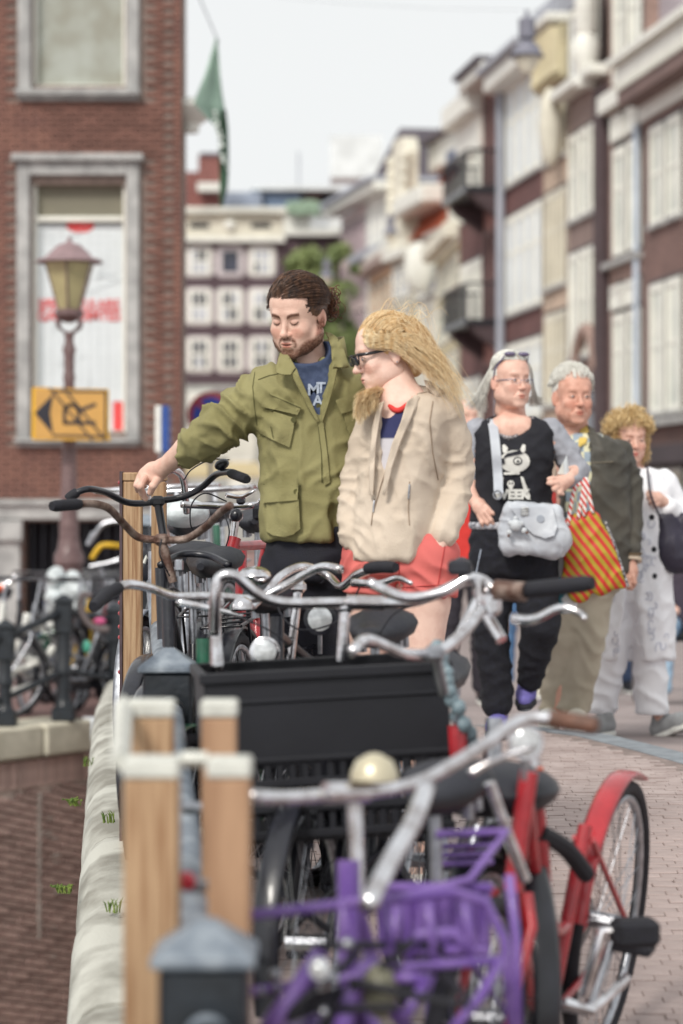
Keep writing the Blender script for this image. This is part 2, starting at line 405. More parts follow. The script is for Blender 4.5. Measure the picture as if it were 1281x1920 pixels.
tuft(141, 1505, 8.4, 26, .045, 'green weed hanging from the outer edge of the coping, upper one', -.25, True)
tuft(120, 1668, 7.3, 22, .035, 'green weed hanging from the outer edge of the coping, lower one', -.25, True)
tuft(165, 1432, 10, 14, .04, 'yellowish moss tuft in the coping joint near the corner', 0)

# ---------------------------------------------------------------- corner building at left (facade faces the camera)
DB = 29.0; sB = F/DB
def BX(px): return (px-640.5)/sB
def BZ(py): return EYE-(py-HY)/sB
cb_ = thing('corner_building', 'red brown brick corner building with tall stone framed windows beyond the quay', 'building', (BX(100), DB, QZ))
holes = [(62, 235, -60, 160), (60, 236, 345, 810), (45, 235, 978, 1170)]     # window and cellar openings in pixels
surr = [(35, 262, -120, 190), (33, 262, 292, 832)]
xl, xr, zt, zb = BX(-230), BX(341), BZ(-260), QZ
b = MB()
def rect(b, x0, x1, z0, z1, y0, y1): b.box(((x0+x1)/2, (y0+y1)/2, (z0+z1)/2), (abs(x1-x0), abs(y1-y0), abs(z1-z0)))
xs = sorted({xl, xr, *[BX(h[0]) for h in holes], *[BX(h[1]) for h in holes]}); zs = sorted({zb, zt, *[BZ(h[2]) for h in holes], *[BZ(h[3]) for h in holes]})
for i in range(len(xs)-1):
    for j in range(len(zs)-1):
        cx, cz = (xs[i]+xs[i+1])/2, (zs[j]+zs[j+1])/2
        if any(BX(h[0]) < cx < BX(h[1]) and BZ(h[3]) < cz < BZ(h[2]) for h in holes): continue
        rect(b, xs[i], xs[i+1], zs[j], zs[j+1], DB, DB+.35)
b.prism([V(xl, DB+.8, zb), V(xr, DB+.8, zb), V(xr-1.4, DB+9, zb), V(xl, DB+9, zb)], (0, 0, 0), (0, 0, zt-zb)); b.prism([V(xr-.12, DB+.3, zb), V(xr, DB+.3, zb), V(xr, DB+.8, zb), V(xr-.12, DB+.8, zb)], (0, 0, 0), (0, 0, zt-zb))
wall = b.build('wall', M['wallmortar'], cb_, smooth=False)
hh = .0625; bw = .222; fme = MB().box((0, 0, 0), (.212, .03, .053), bev=.004).mesh('house_brick'); fme.materials.append(M['wallbrick'])
st = MB(); n = 0; pos = []
for r in range(int((zt-zb)/hh)):
    z = zb+.03+r*hh
    for c in range(int((xr-xl)/bw)+1):
        x = xl+.11+c*bw+(.111 if r % 2 else 0)
        w = .212
        if x+.106 > xr: w = .1; x = xr-.052
        pxx, pyy = 640.5+x*sB, HY-(z-EYE)*sB
        if any(h[0]-14 < pxx < h[1]+14 and h[2]-3 < pyy < h[3]+3 for h in holes+surr): continue
        if 938 < pyy < 974: continue
        pos.append((x, z, w, pxx, pyy))
inv = [p for p in pos if -12 < p[3] < 345 and -5 < p[4] < 975]
inv.sort(key=lambda p: -(p[3] > 262)*1000-(p[3]-0)*.01-(150 < p[4] < 300)*500-random.random())
pick = set((p[0], p[1]) for p in inv[:298])
for (x, z, w, a, c) in pos:
    y = DB-.012+random.uniform(-.004, .004)
    if (x, z) in pick and w > .2:
        o = bpy.data.objects.new('brick', fme); COL.objects.link(o); o.parent = cb_; o.location = V(x, y, z)-cb_.location; o.rotation_euler = (0, random.uniform(-.01, .01), 0)
    else: st.box((x, y, z), (w-.01, .03, .053))
st.build('brick_field', M['wallbrick'], cb_, smooth=False, kind='stuff')
def bbox(name, px0, px1, py0, py1, y0, y1, m, parent, bev=.01, **k):
    b = MB(); b.box(((BX(px0)+BX(px1))/2, (y0+y1)/2, (BZ(py0)+BZ(py1))/2), (BX(px1)-BX(px0), y1-y0, BZ(py0)-BZ(py1)), bev=bev); return b.build(name, m, parent, **k)
M['poster'] = mat('poster_paper', sr(222, 228, 230), .6, 0, .03, 3)
M['poster_red'] = mat('poster_red', sr(226, 78, 78), .6, 0, .1, 5)
M['poster_grey'] = mat('poster_grey_line', sr(204, 210, 213), .6)
for wi, (o0, o1, t, bt, sl) in enumerate([(35, 262, -120, 170, 190), (33, 262, 305, 822, 838)]):
    for (a, c, e, f) in [(o0, o0+24, t, bt), (o1-24, o1, t, bt)]:
        w = MB(); w.box(((BX(a)+BX(c))/2, DB-.02, (BZ(e)+BZ(f))/2), (BX(c)-BX(a), .14, BZ(e)-BZ(f)), bev=.012); sf = w.build('stone_jamb', M['bluestone'], cb_)
    if wi == 1: w = MB(); w.box(((BX(o0+24)+BX(o1-24))/2, DB-.021, (BZ(305)+BZ(330))/2), (BX(o1-24)-BX(o0+24)-.002, .14, BZ(305)-BZ(330)), bev=.012); w.build('stone_head', M['bluestone'], cb_)
    bbox('sill', o0-4, o1+2, bt, sl-8, DB-.16, DB+.1, M['bluestone'], sf); bbox('sill_base', o0, o1-2, sl-7.5, sl, DB-.10, DB+.1, M['bluestone'], sf)
    if wi == 1: bbox('lintel', 24, 270, 291, 304.5, DB-.18, DB+.1, M['bluestone'], sf)
    # timber frame
    w = MB(); L, R_, T, Bo = (59.5, 237.5, -118, 168.5) if wi == 0 else (59.5, 237.5, 330.5, 820)
    for (a, c, e, f) in [(L, L+8, T, Bo), (R_-8, R_, T, Bo), (L+8, R_-8, Bo-12, Bo)]+([(L+8, R_-8, 332, 344), (L+8, R_-8, 404, 414)] if wi else []):
        w.box(((BX(a)+BX(c))/2, DB+.12, (BZ(e)+BZ(f))/2), (BX(c)-BX(a)-.002, .1, BZ(e)-BZ(f)-.002), bev=.008)
    fr = w.build('window', M['window_white'], cb_)
    if wi == 0: bbox('pane', L+8, R_-8, T, Bo-12, DB+.15, DB+.16, M['blind'], fr, 0)
    else:
        bbox('pane', L+8, R_-8, 344, 404, DB+.15, DB+.16, M['blind2'], fr, 0)
        bbox('dark_pane', L+8, R_-8, 414, Bo-12, DB+.2, DB+.21, M['dark_glass'], fr, 0)
        # building plan poster behind the glass
        bbox('poster', 66, 228, 418, 806, DB+.16, DB+.17, M['poster'], fr, 0)
        bbox('poster_panel', 210, 230, 752, 806, DB+.148, DB+.152, M['poster_red'], fr, 0)
        g = MB()
        for i in range(26):
            yy = 440+i*13.5; g.box(((BX(70)+BX(224))/2, DB+.155, BZ(yy)), (BX(224)-BX(70), .003, .006))
        for i in range(9): g.box((BX(78+i*17.5), DB+.1545, (BZ(425)+BZ(800))/2), (.006, .003, BZ(425)-BZ(800)))
        for i in range(14):
            x0, y0 = random.uniform(75, 200), random.uniform(430, 780); g.tube([(BX(x0), DB+.153, BZ(y0)), (BX(x0+random.uniform(-40, 60)), DB+.153, BZ(y0+random.uniform(-60, 60)))], .004, 4)
        g.build('plan_lines', M['poster_grey'], fr)
        g = MB(); g.sph((BX(148), DB+.155, BZ(421)), (.17, .004, .08), 16, 8); g.build('red_lips_mark', M['poster_red'], fr)
def text_mesh(txt, size, m, name, parent, loc, rot=None, bold=0.0, align='CENTER', ext=.001, space=1, sx=1):
    cu = bpy.data.curves.new(name, 'FONT'); cu.body = txt; cu.size = size; cu.align_x = align; cu.align_y = 'CENTER'; cu.extrude = ext; cu.offset = bold; cu.space_character = space
    o = bpy.data.objects.new(name, cu); COL.objects.link(o)
    dg = bpy.context.evaluated_depsgraph_get(); me = bpy.data.meshes.new_from_object(o.evaluated_get(dg)); bpy.data.objects.remove(o)
    R = (rot or Rx(math.pi/2)).to_4x4(); me.transform(Matrix.Diagonal((sx, 1, 1, 1))); me.transform(R)
    me.transform(Matrix.Translation(Vector(loc)-(wloc(parent) if parent else Vector((0, 0, 0)))))
    o = link_mesh(name, me, m, parent); return o
text_mesh('SPECTACULAIRE', .17, M['poster_red'], 'poster_text', fr, (BX(146), DB+.15, BZ(570)), bold=.004, sx=.78)
text_mesh('GASTRUIMTES', .17, M['poster_red'], 'poster_text', fr, (BX(146), DB+.15, BZ(591)), bold=.004, sx=.92)
bbox('stone_band', -230, 341.5, 938, 974, DB-.14, DB+.05, M['bluestone'], cb_); bbox('band_moulding', -230, 343, 937, 947, DB-.2, DB-.14, M['bluestone'], cb_)
bbox('pillar', -30, 40, 975, 1230, DB-.1, DB+.1, M['bluestone'], cb_); bbox('pillar_capital', -34, 45, 976, 1014, DB-.17, DB-.1, M['bluestone'], cb_)
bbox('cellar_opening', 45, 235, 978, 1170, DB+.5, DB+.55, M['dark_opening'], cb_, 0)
for i in range(9): MB().tube([(BX(60+i*20), DB+.06, BZ(978)), (BX(60+i*20), DB+.06, BZ(1168))], .012, 6).build('grille_bar', M['black_metal'], cb_)
b = MB().lathe([(.1, 0), (.12, .1), (.3, .22), (.36, .3), (.3, .36), (.1, .42)], (BX(352), DB+.5, BZ(237)), 20); bo = b.build('wall_bracket', M['white_trim'], cb_)
# green banner hanging from a pole
fl = thing('banner', 'long green banner hanging slack beside the brick corner building', 'flag', P(402, 60, 28))
M['green_cloth'] = mat('green_flag_cloth', sr(150, 176, 160), .8, 0, .1, 4); M['green_dark'] = mat('dark_green_flag_cloth', sr(62, 92, 70), .8, 0, .1, 4); M['flag_white'] = mat('flag_print', sr(215, 224, 218), .8)
def sheetpoly(name, pts, d0, m, parent, thick=.006, amp=.05):
    # pts: rows of (pxL, pxR, py, depth offset left, right)
    b = MB(); n = 6; vs = []
    for (a, c, y, da, dc) in pts:
        for k in range(n):
            t = k/(n-1); vs.append(P(a+(c-a)*t, y, d0+da+(dc-da)*t+math.sin(t*9+y*.02)*amp))
    m_ = len(pts)
    fs = [(j*n+k, j*n+k+1, (j+1)*n+k+1, (j+1)*n+k) for j in range(m_-1) for k in range(n-1)]
    nv = len(vs); vs2 = [v+V(0, thick, 0) for v in vs]; b.add(vs+vs2, fs+[tuple(i+nv for i in f[::-1]) for f in fs]); return b.build(name, m, parent, ang=180)
sheetpoly('flag_cloth', [(405, 407, 70, 0, 0), (396, 410, 100, -.1, 0), (384, 413, 140, -.2, .05), (370, 417, 175, -.3, .1), (363, 420, 193, -.35, .1), (380, 423, 212, -.2, .1), (405, 426, 240, 0, .1), (412, 427, 270, .05, .15)], 28, M['green_cloth'], fl)
sheetpoly('flag_fold', [(416, 424, 205, 0, 0), (412, 428, 240, 0, .1), (410, 429, 280, 0, .2), (411, 429, 320, .05, .2), (412, 427, 350, 0, .1), (413, 418, 388, 0, 0)], 27.9, M['green_dark'], fl)
b = MB()
for i in range(26):
    t = i/25; q = P(402+t*22+random.uniform(-4, 4), 212+t*100+random.uniform(-8, 8), 27.8); b.sph(q, (.02*random.uniform(.5, 1.2), .004, .02*random.uniform(.5, 1.3)), 8, 4)
b.build('flag_print', M['flag_white'], fl, kind='stuff')
b = MB().tube([P(338, -90, 29.3), P(410, 80, 28)], .010, 6); b.build('pole', M['steel'], fl)
# ================================================================ HOUSES
class Facade:
    def __init__(s, name, label, a, b, depth=9, group=None):
        (pa, da), (pb, db) = a, b
        s.A = Vector((P(pa, 0, da).x, da, 0)); s.B = Vector((P(pb, 0, db).x, db, 0))
        s.d = (s.B-s.A).normalized(); s.n = Vector((s.d.y, -s.d.x, 0))
        if s.n.x > 0 and pa > pb: s.n = -s.n                 # outward, towards the street
        if pa == pb or abs(s.d.y) < .2: s.n = Vector((s.d.y, -s.d.x, 0)); s.n = s.n if s.n.y < 0 else -s.n
        s.L = (s.B-s.A).length; s.depth = depth; s.z0 = -.3
        s.R = Matrix((s.d, s.n, Vector((0, 0, 1)))).transposed()
        s.t = thing(name, label, 'house', (s.A.x, s.A.y, s.z0), group)
    def up(s, px):      # pixel column to distance along the facade and depth
        k = (px-640.5)/F; # A.x+u dx = k (A.y+u dy)
        u = (k*s.A.y-s.A.x)/(s.d.x-k*s.d.y); return u, s.A.y+u*s.d.y
    def z(s, px, py): return EYE-(py-HY)/F*s.up(px)[1]
    def pt(s, u, v, z): return s.A+s.d*u+s.n*v+Vector((0, 0, z))
    def bx(s, b, u0, u1, v0, v1, z0, z1, bev=0):
        b.box(s.pt((u0+u1)/2, (v0+v1)/2, (z0+z1)/2), (abs(u1-u0), abs(v1-v0), abs(z1-z0)), s.R, bev); return b
    def wall(s, ztop, m, u0=0, u1=None, z0=None, v=0.0, name='wall'):
        b = MB(); s.bx(b, u0, s.L if u1 is None else u1, v-s.depth, v, s.z0 if z0 is None else z0, ztop); return b.build(name, m, s.t, smooth=False)
    def box(s, name, u0, u1, v0, v1, z0, z1, m, parent=None, bev=0, **k):
        b = MB(); s.bx(b, u0, u1, v0, v1, z0, z1, bev); return b.build(name, m, parent or s.t, **k)
    def window(s, u0, u1, z0, z1, fm, pm, fw=.1, out=.05, rails=(.5,), mull=(), fr=None, pane_in=.03, sill=True):
        b = MB()
        s.bx(b, u0, u0+fw, -.02, out, z0, z1); s.bx(b, u1-fw, u1, -.02, out, z0, z1)
        s.bx(b, u0+fw, u1-fw, -.02, out, z0, z0+fw); s.bx(b, u0+fw, u1-fw, -.02, out, z1-fw*1.3, z1)
        H = z1-z0; Wd = u1-u0
        for r in rails: s.bx(b, u0+fw, u1-fw, -.02, out-.015, z0+H*r-fw*.35, z0+H*r+fw*.35)
        for r in mull: s.bx(b, u0+Wd*r-fw*.25, u0+Wd*r+fw*.25, -.02, out-.02, z0+fw, z1-fw*1.3)
        w = b.build('window', fm, s.t, smooth=False)
        q = MB(); s.bx(q, u0-.09, u1+.09, -.02, .012, z0-.05, z1+.10); q.build('reveal_shade', M['reveal_shade'], w, smooth=False)  # dark border: shadow of the window reveal put in as a coloured slab
        p = MB(); s.bx(p, u0+fw*.5, u1-fw*.5, -.02, out-.035, z0+fw*.5, z1-fw*.5); p.build('pane', pm, w, smooth=False)
        if sill: q = MB(); s.bx(q, u0-.06, u1+.06, 0, out+.07, z0-.1, z0-.005); q.build('sill', M['bluestone'], w, smooth=False)
        return w
    def winpx(s, x0, x1, ref, yt, yb, fm, pm, **k):          # columns in pixels, top and bottom read at column ref
        u0, u1 = sorted((s.up(x0)[0], s.up(x1)[0])); return s.window(u0, u1, s.z(ref, yb), s.z(ref, yt), fm, pm, **k)
def cm(name, r, g, b_, var=.12, scale=.8, brick=False, rough=.85):
    if name in M: return M[name]
    if not brick: M[name] = mat(name, sr(r, g, b_), rough, 0, var, scale, bump=.2); return M[name]
    m = mat(name, sr(r, g, b_), rough, 0, var, scale); n = m.node_tree.nodes; l = m.node_tree.links; b = n['Principled BSDF']
    src = b.inputs['Base Color'].links[0].from_socket
    tc = n.new('ShaderNodeTexCoord'); sp = n.new('ShaderNodeSeparateXYZ'); l.new(tc.outputs['Object'], sp.inputs[0])
    ad = n.new('ShaderNodeMath'); ad.operation = 'ADD'; l.new(sp.outputs[0], ad.inputs[0]); l.new(sp.outputs[1], ad.inputs[1])
    cbn = n.new('ShaderNodeCombineXYZ'); l.new(ad.outputs[0], cbn.inputs[0]); l.new(sp.outputs[2], cbn.inputs[1])
    bt = n.new('ShaderNodeTexBrick'); l.new(cbn.outputs[0], bt.inputs['Vector']); bt.inputs['Scale'].default_value = 1
    bt.inputs['Brick Width'].default_value = .22; bt.inputs['Row Height'].default_value = .065; bt.inputs['Mortar Size'].default_value = .008
    bt.inputs['Color1'].default_value = (.85, .85, .85, 1); bt.inputs['Color2'].default_value = (1.15, 1.15, 1.15, 1); bt.inputs['Mortar'].default_value = (1.5, 1.55, 1.6, 1)
    m2 = n.new('ShaderNodeMix'); m2.data_type = 'RGBA'; m2.blend_type = 'MULTIPLY'; m2.inputs[0].default_value = 1
    l.new(src, m2.inputs[6]); l.new(bt.outputs[0], m2.inputs[7]); l.new(m2.outputs[2], b.inputs['Base Color']); M[name] = m; return m
def dpx(px): return 64000/(px-1)          # depth of the right-hand street front at a pixel column
M['reveal_shade'] = mat('dark_reveal_shade', sr(62, 58, 62), .6)  # flat dark colour for the painted shade round the windows
WW = M['window_white']; CBl = M['cream_blind']
G = 'houses along the right side of the street'
lilac = cm('lilac_stucco', 172, 162, 168); brn = cm('dark_brown_brick', 112, 88, 82, brick=True); taupe = cm('taupe_brick', 148, 124, 114, brick=True)
taupe2 = cm('taupe_stone', 136, 118, 112); beige = cm('beige_brick', 176, 156, 138, brick=True); dred = cm('deep_red_brick', 98, 68, 66, brick=True)
pinkb = cm('pink_brown_brick', 146, 106, 98, brick=True); dark = cm('sooty_brick', 72, 58, 60, brick=True)
cream = cm('cream_stucco', 220, 216, 200); yell = cm('pale_yellow_stucco', 206, 196, 164); orng = cm('ochre_orange_stucco', 206, 174, 142)
tile = cm('orange_roof_tile', 176, 92, 62, .2, 3); slate = cm('dark_slate', 98, 92, 100, .15, 2); lead = cm('grey_lead', 168, 172, 182)
pinkw = cm('pale_pink_stucco', 214, 196, 194); white = M['white_trim']
# -- nearest: dark brown brick house with the deep white cornice
h = Facade('canal_house', 'dark brown brick house at right edge with deep white dentilled cornice', (1430, dpx(1430)), (1206, dpx(1206)), group=G)
zt = h.z(1243, 178); h.wall(zt, brn)
h.wall(zt+6, lilac, z0=zt+1.0, v=-.35, name='attic_wall')
h.box('frieze', 0, h.L, 0, .10, zt-.35, zt, white); h.box('cornice', -.1, h.L+.15, 0, .62, zt+.42, zt+.85, white, bev=.05)
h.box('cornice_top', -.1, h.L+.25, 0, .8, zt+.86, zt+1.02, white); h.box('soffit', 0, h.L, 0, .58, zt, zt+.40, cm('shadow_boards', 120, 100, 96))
b = MB()
for i in range(60):
    u = h.L*i/60; h.bx(b, u, u+.05, .58, .68, zt+.30, zt+.42)
b.build('dentil_row', white, h.t, smooth=False, kind='stuff')
for k, (x0, x1) in enumerate([(1221, 1247), (1252.5, 1279), (1290, 1320), (1330, 1362), (1375, 1412)]):
    for (yt, yb) in [(236, 420), (532, 774)]: h.winpx(x0, x1, 1233, yt, yb, WW, CBl, rails=(.52,), fw=.13)
h.box('shop_band', -.1, h.L+.02, 0, .5, h.z(1233, 872), h.z(1233, 838), cm('dark_shopfront', 70, 62, 66))
h.box('ledge', 0, h.L, 0, .25, h.z(1233, 800), h.z(1233, 788), M['bluestone'])
for x0, x1 in [(1222, 1250), (1256, 1281), (1290, 1330)]: h.winpx(x0, x1, 1233, 880, 985, white, cm('cream_curtain', 205, 198, 172), fw=.08, rails=(), sill=False)
# -- taupe house with two tall bays and a drainpipe
h = Facade('canal_house', 'taupe brick house with two tall window bays and a pale blue drainpipe', (1206, dpx(1206)), (1143, dpx(1143)), group=G)
h.wall(h.z(1175, -120), taupe)
for (x0, x1) in [(1152, 1174), (1180, 1204)]:
    for (yt, yb) in [(-40, 152), (277, 478), (588, 772)]: h.winpx(x0, x1, 1163, yt, yb, WW, CBl, rails=(.62,), fw=.16, sill=False)
    for (yt, yb) in [(218, 264), (535, 580)]: h.winpx(x0+1, x1-1, 1163, yt, yb, white, white, rails=(), fw=.1, out=.12, sill=False)
h.box('ledge', 0, h.L, 0, .22, h.z(1163, 500), h.z(1163, 489), M['bluestone']); h.box('ledge', 0, h.L, 0, .3, h.z(1163, 205), h.z(1163, 172), white)
h.box('shopfront', .1, h.L, 0, .3, h.z0, h.z(1163, 800), cm('dark_shopfront', 70, 62, 66))
b = MB().tube([h.pt(.12, .12, h.z0), h.pt(.12, .12, h.z(1203, 235))], .07, 8); b.build('drainpipe', cm('pale_blue_pipe', 196, 208, 222), h.t)
# -- narrow house with three window columns and pale ornament
h = Facade('canal_house', 'narrow soot dark house with three window columns and white stone vase on its cornice', (1143, dpx(1143)), (1066, dpx(1066)), group=G)
h.wall(h.z(1100, 150), taupe2); h.box('side_pier', 0, h.up(1126)[0], 0, .18, h.z0, h.z(1133, 165), dark)
for (x0, x1) in [(1069, 1085), (1089, 1105), (1109, 1125)]:
    for (yt, yb) in [(254, 414), (476, 672)]: h.winpx(x0, x1, 1077, yt, yb, WW, CBl, rails=(.55,), fw=.14)
    h.winpx(x0+1, x1-1, 1077, 20, 160, WW, M['pale_glass'], rails=(.5,), fw=.14)
h.box('cornice', -.05, h.L, 0, .5, h.z(1100, 170), h.z(1100, 150), white, bev=.04)
h.wall(h.z(1100, -80), taupe2, z0=h.z(1100, 150), v=-.3, name='attic_wall')
b = MB().lathe([(.26, 0), (.3, .12), (.2, .3), (.34, .7), (.36, 1.0), (.22, 1.25), (.28, 1.35), (.24, 3.4), (.1, 3.6)], h.pt(h.up(1122)[0], .3, h.z(1122, 165)), 16); b.build('ornament', white, h.t)
h.winpx(1068, 1124, 1077, 720, 850, dark, M['dark_glass'], rails=(.6,), mull=(.5,), fw=.2)
b = MB().ring(h.pt(h.L*.45, .1, h.z(1090, 700)), h.R @ Rz(math.pi/2), 1.0, .16, 20, 8, 0, math.pi); b.build('arch_moulding', taupe, h.t)
# -- beige house with ornate yellow cornice
h = Facade('canal_house', 'slim beige brick house with narrow cream windows and ornate yellow stone cornice', (1066, dpx(1066)), (1019, dpx(1019)), group=G)
zt = h.z(1040, 165); h.wall(zt, beige)
for (x0, x1) in [(1023, 1034), (1037, 1048), (1051, 1062)]:
    for (yt, yb) in [(200, 306), (366, 542), (592, 760)]: h.winpx(x0, x1, 1030, yt, yb, cream, cm('cream_net', 200, 190, 164), rails=(.6,), fw=.14)
h.box('ornate_frieze', -.05, h.L+.05, 0, .2, zt, zt+1.35, yell, bev=.05)
for i in range(7):
    b = MB(); u = h.L*(i+.3)/7; b.lathe([(.05, 0), (.16, .1), (.1, .4), (.22, .9), (.26, 1.2)], h.pt(u, .26, zt+.05), 10); b.build('corbel', yell, h.t)
h.box('cornice', -.1, h.L+.2, -.2, .6, zt+1.37, zt+1.62, white, bev=.05); h.box('parapet', 0, h.L, -.2, .3, zt+1.63, zt+2.1, lead)
b = MB().sph(h.pt(h.L*.1, .4, zt-1.2), (.3, .3, 1.0), 12, 8); b.build('carved_console', cream, h.t)
h.wall(zt+6, cream, u0=h.L*.3, z0=zt+1.6, v=-1.5, name='attic_wall'); h.winpx(1030, 1040, 1035, 5, 32, dark, cm('attic_orange', 176, 92, 70), rails=(), sill=False)
# -- deep red brick house with broad white window bands
h = Facade('canal_house', 'deep red brick house with broad white window bands four panes wide', (1019, dpx(1019)), (947, dpx(947)), group=G)
zt = h.z(980, 150); h.wall(zt, dred)
us = [h.up(x)[0] for x in (1018, 1002.5, 985.5, 968, 950.5)]
for (yt, yb) in [(165, 352), (412, 592), (650, 790)]:
    for k in range(4): h.window(us[k]+.04, us[k+1]-.04, h.z(951, yb), h.z(951, yt), WW, mat('white_net_curtain', sr(214, 222, 228), .5, 0, .08, 1), rails=(.62,), fw=.15)
h.box('cornice', -.1, h.L+.1, 0, .6, zt, zt+.5, white, bev=.05); h.box('gutter', -.1, h.L+.15, 0, .8, zt+.51, zt+.65, lead)
h.box('eaves_block', -.1, h.L+.05, -3, -.6, zt+.2, zt+1.2, lead)
b = MB().tube([h.pt(h.L-.1, .15, h.z0), h.pt(h.L-.1, .15, zt)], .12, 8); b.build('drainpipe', lead, h.t)
h.wall(h.z(1010, -40), white, u1=h.L*.5, z0=zt+1, v=-2.5, name='rear_attic')
# -- pink brick house with two iron balconies
h = Facade('canal_house', 'pinkish brick house with two black iron balconies on dark corbels', (947, dpx(947)), (906, dpx(906)), group=G)
zt = h.z(925, 158); h.wall(zt, pinkb)
h.box('cornice', -.1, h.L+.3, 0, .7, zt, zt+.35, white, bev=.04); h.box('gutter', -.1, h.L+.4, 0, .85, zt+.36, zt+.5, slate)
for (yt, yb) in [(190, 395), (440, 640), (690, 850)]:
    for (x0, x1) in [(911, 918), (926, 934)]: h.winpx(x0, x1, 914, yt, yb, cm('brown_shutter', 92, 70, 68), M['dark_glass'], fw=.12, rails=(.6,), sill=False)
for (yr, yf, ye) in [(308, 366, 398), (540, 606, 636)]:
    zf = h.z(914, yf+5); u0, u1 = -.1, h.L+.4
    bal = h.box('balcony', u0, u1, 0, 1.15, zf-.16, zf, M['black_metal'])
    b = MB()
    for i in range(14):
        u = u0+(u1-u0)*i/13; b.tube([h.pt(u, 1.1, zf), h.pt(u, 1.1, zf+1.0)], .022, 4)
    for i in range(6):
        for uu in (u0, u1): b.tube([h.pt(uu, 1.1*i/5, zf), h.pt(uu, 1.1*i/5, zf+1.0)], .022, 4)
    for (p, q) in [((u0, 0), (u0, 1.1)), ((u0, 1.1), (u1, 1.1)), ((u1, 1.1), (u1, 0))]: b.tube([h.pt(*p, zf+1.0), h.pt(*q, zf+1.0)], .04, 6)
    b.build('railing', M['black_metal'], bal)
    for uu in (u0+.3, u1-.3): b = MB(); b.prism([h.pt(uu, 0, zf-.17), h.pt(uu, 1.0, zf-.17), h.pt(uu, .75, zf-.45), h.pt(uu, 0, zf-.95)], h.d*-.25, h.d*.25); b.build('corbel', dark, bal)
# -- white windowed house with dark red bands
h = Facade('canal_house', 'house of white sash windows over dark red brick bands behind the balconies', (906, dpx(906)), (862, dpx(862)), group=G)
zt = h.z(880, 232); h.wall(zt, dred)
for (yt, yb) in [(275, 420), (500, 640), (715, 850)]:
    for (x0, x1) in [(865, 874), (875, 884), (885, 894), (895, 904)]: h.winpx(x0, x1, 868, yt, yb, WW, M['cream_blind'], fw=.2, rails=(.6,), sill=False)
h.box('cornice', -.1, h.L+.2, 0, .55, zt, zt+.7, white, bev=.05); h.box('plaster_band', 0, h.L, 0, .12, zt-1.0, zt-.01, white)
# -- yellow house, tiled roof and dormers behind
h = Facade('canal_house', 'narrow pale yellow plastered house with cream windows behind the blonde hair', (862, 74.3), (818, 82), group=G)
zt = h.z(840, 470); h.wall(zt, yell)
for (yt, yb) in [(505, 560), (580, 650), (675, 740), (765, 850)]:
    for (x0, x1) in [(822, 833), (836, 847), (849, 860)]: h.winpx(x0, x1, 828, yt, yb, cream, cm('green_grey_pane', 186, 190, 178), fw=.15, rails=(.5,), sill=False)
h.box('cornice', -.1, h.L, 0, .5, zt, zt+.5, cream, bev=.05); h.box('upper_wall', 0, h.L*.45, -.5, .02, zt+.51, h.z(855, 330), cm('pale_stucco', 226, 224, 212))
h = Facade('tiled_roof_house', 'house with steep orange tiled roof and white box dormer between the pale gables', (864, 88), (762, 97), group=G)
zt = h.z(800, 445); h.wall(zt, cm('pale_stucco', 226, 224, 212))
zr = h.z(800, 300); b = MB(); rows = 22
for i in range(rows):
    t0, t1 = i/rows, (i+1)/rows; za, zb2 = zt+(zr-zt)*t0, zt+(zr-zt)*t1
    for k in range(24):
        u0 = h.L*k/24; b.prism([h.pt(u0, .3-t0*1.8, za), h.pt(u0, .36-t0*1.8, za), h.pt(u0, .3-t1*1.8, zb2), h.pt(u0, .2-t1*1.8, zb2)], (0, 0, 0), h.d*(h.L/24-.03))
b.build('roof_tile', tile, h.t, smooth=False, kind='stuff')
h.box('roof_core', 0, h.L, -3, -1.4, zt, zr, tile); 
dm = h.box('dormer', h.L*.08, h.L, -2.5, -.9, zr+.02, h.z(800, 248), white); h.box('dormer_roof', 0, h.L, -2.6, -.5, h.z(800, 248), h.z(800, 240), slate)
h.winpx(797, 838, 815, 274, 306, M['window_white'], M['pale_glass'], fw=.2, rails=(), mull=(.5,), out=-.85+.0, sill=False) if False else None
b = MB(); h.bx(b, h.up(840)[0], h.up(796)[0], -.9, -.84, h.z(815, 307), h.z(815, 273)); w = b.build('window', lead, dm, smooth=False)
b = MB(); h.bx(b, h.up(837)[0], h.up(820)[0], -.84, -.82, h.z(815, 304), h.z(815, 277)); h.bx(b, h.up(816)[0], h.up(800)[0], -.84, -.82, h.z(815, 304), h.z(815, 277)); b.build('glass_pane', cm('dormer_glass', 92, 100, 122), dm, smooth=False)
d2 = h.box('small_dormer', h.up(832)[0], h.up(776)[0], -1.2, .9, h.z(800, 398), h.z(800, 362), white, bev=.1)
h.winpx(780, 800, 790, 500, 560, M['window_white'], M['pale_glass'], fw=.15, rails=(.5,)); h.winpx(805, 822, 790, 500, 560, M['window_white'], M['pale_glass'], fw=.15, rails=(.5,))
b = MB().sph(h.pt(h.L*.45, .6, h.z(820, 500)), (.6, .35, 1.0), 12, 8); b.build('stone_scroll', white, h.t)
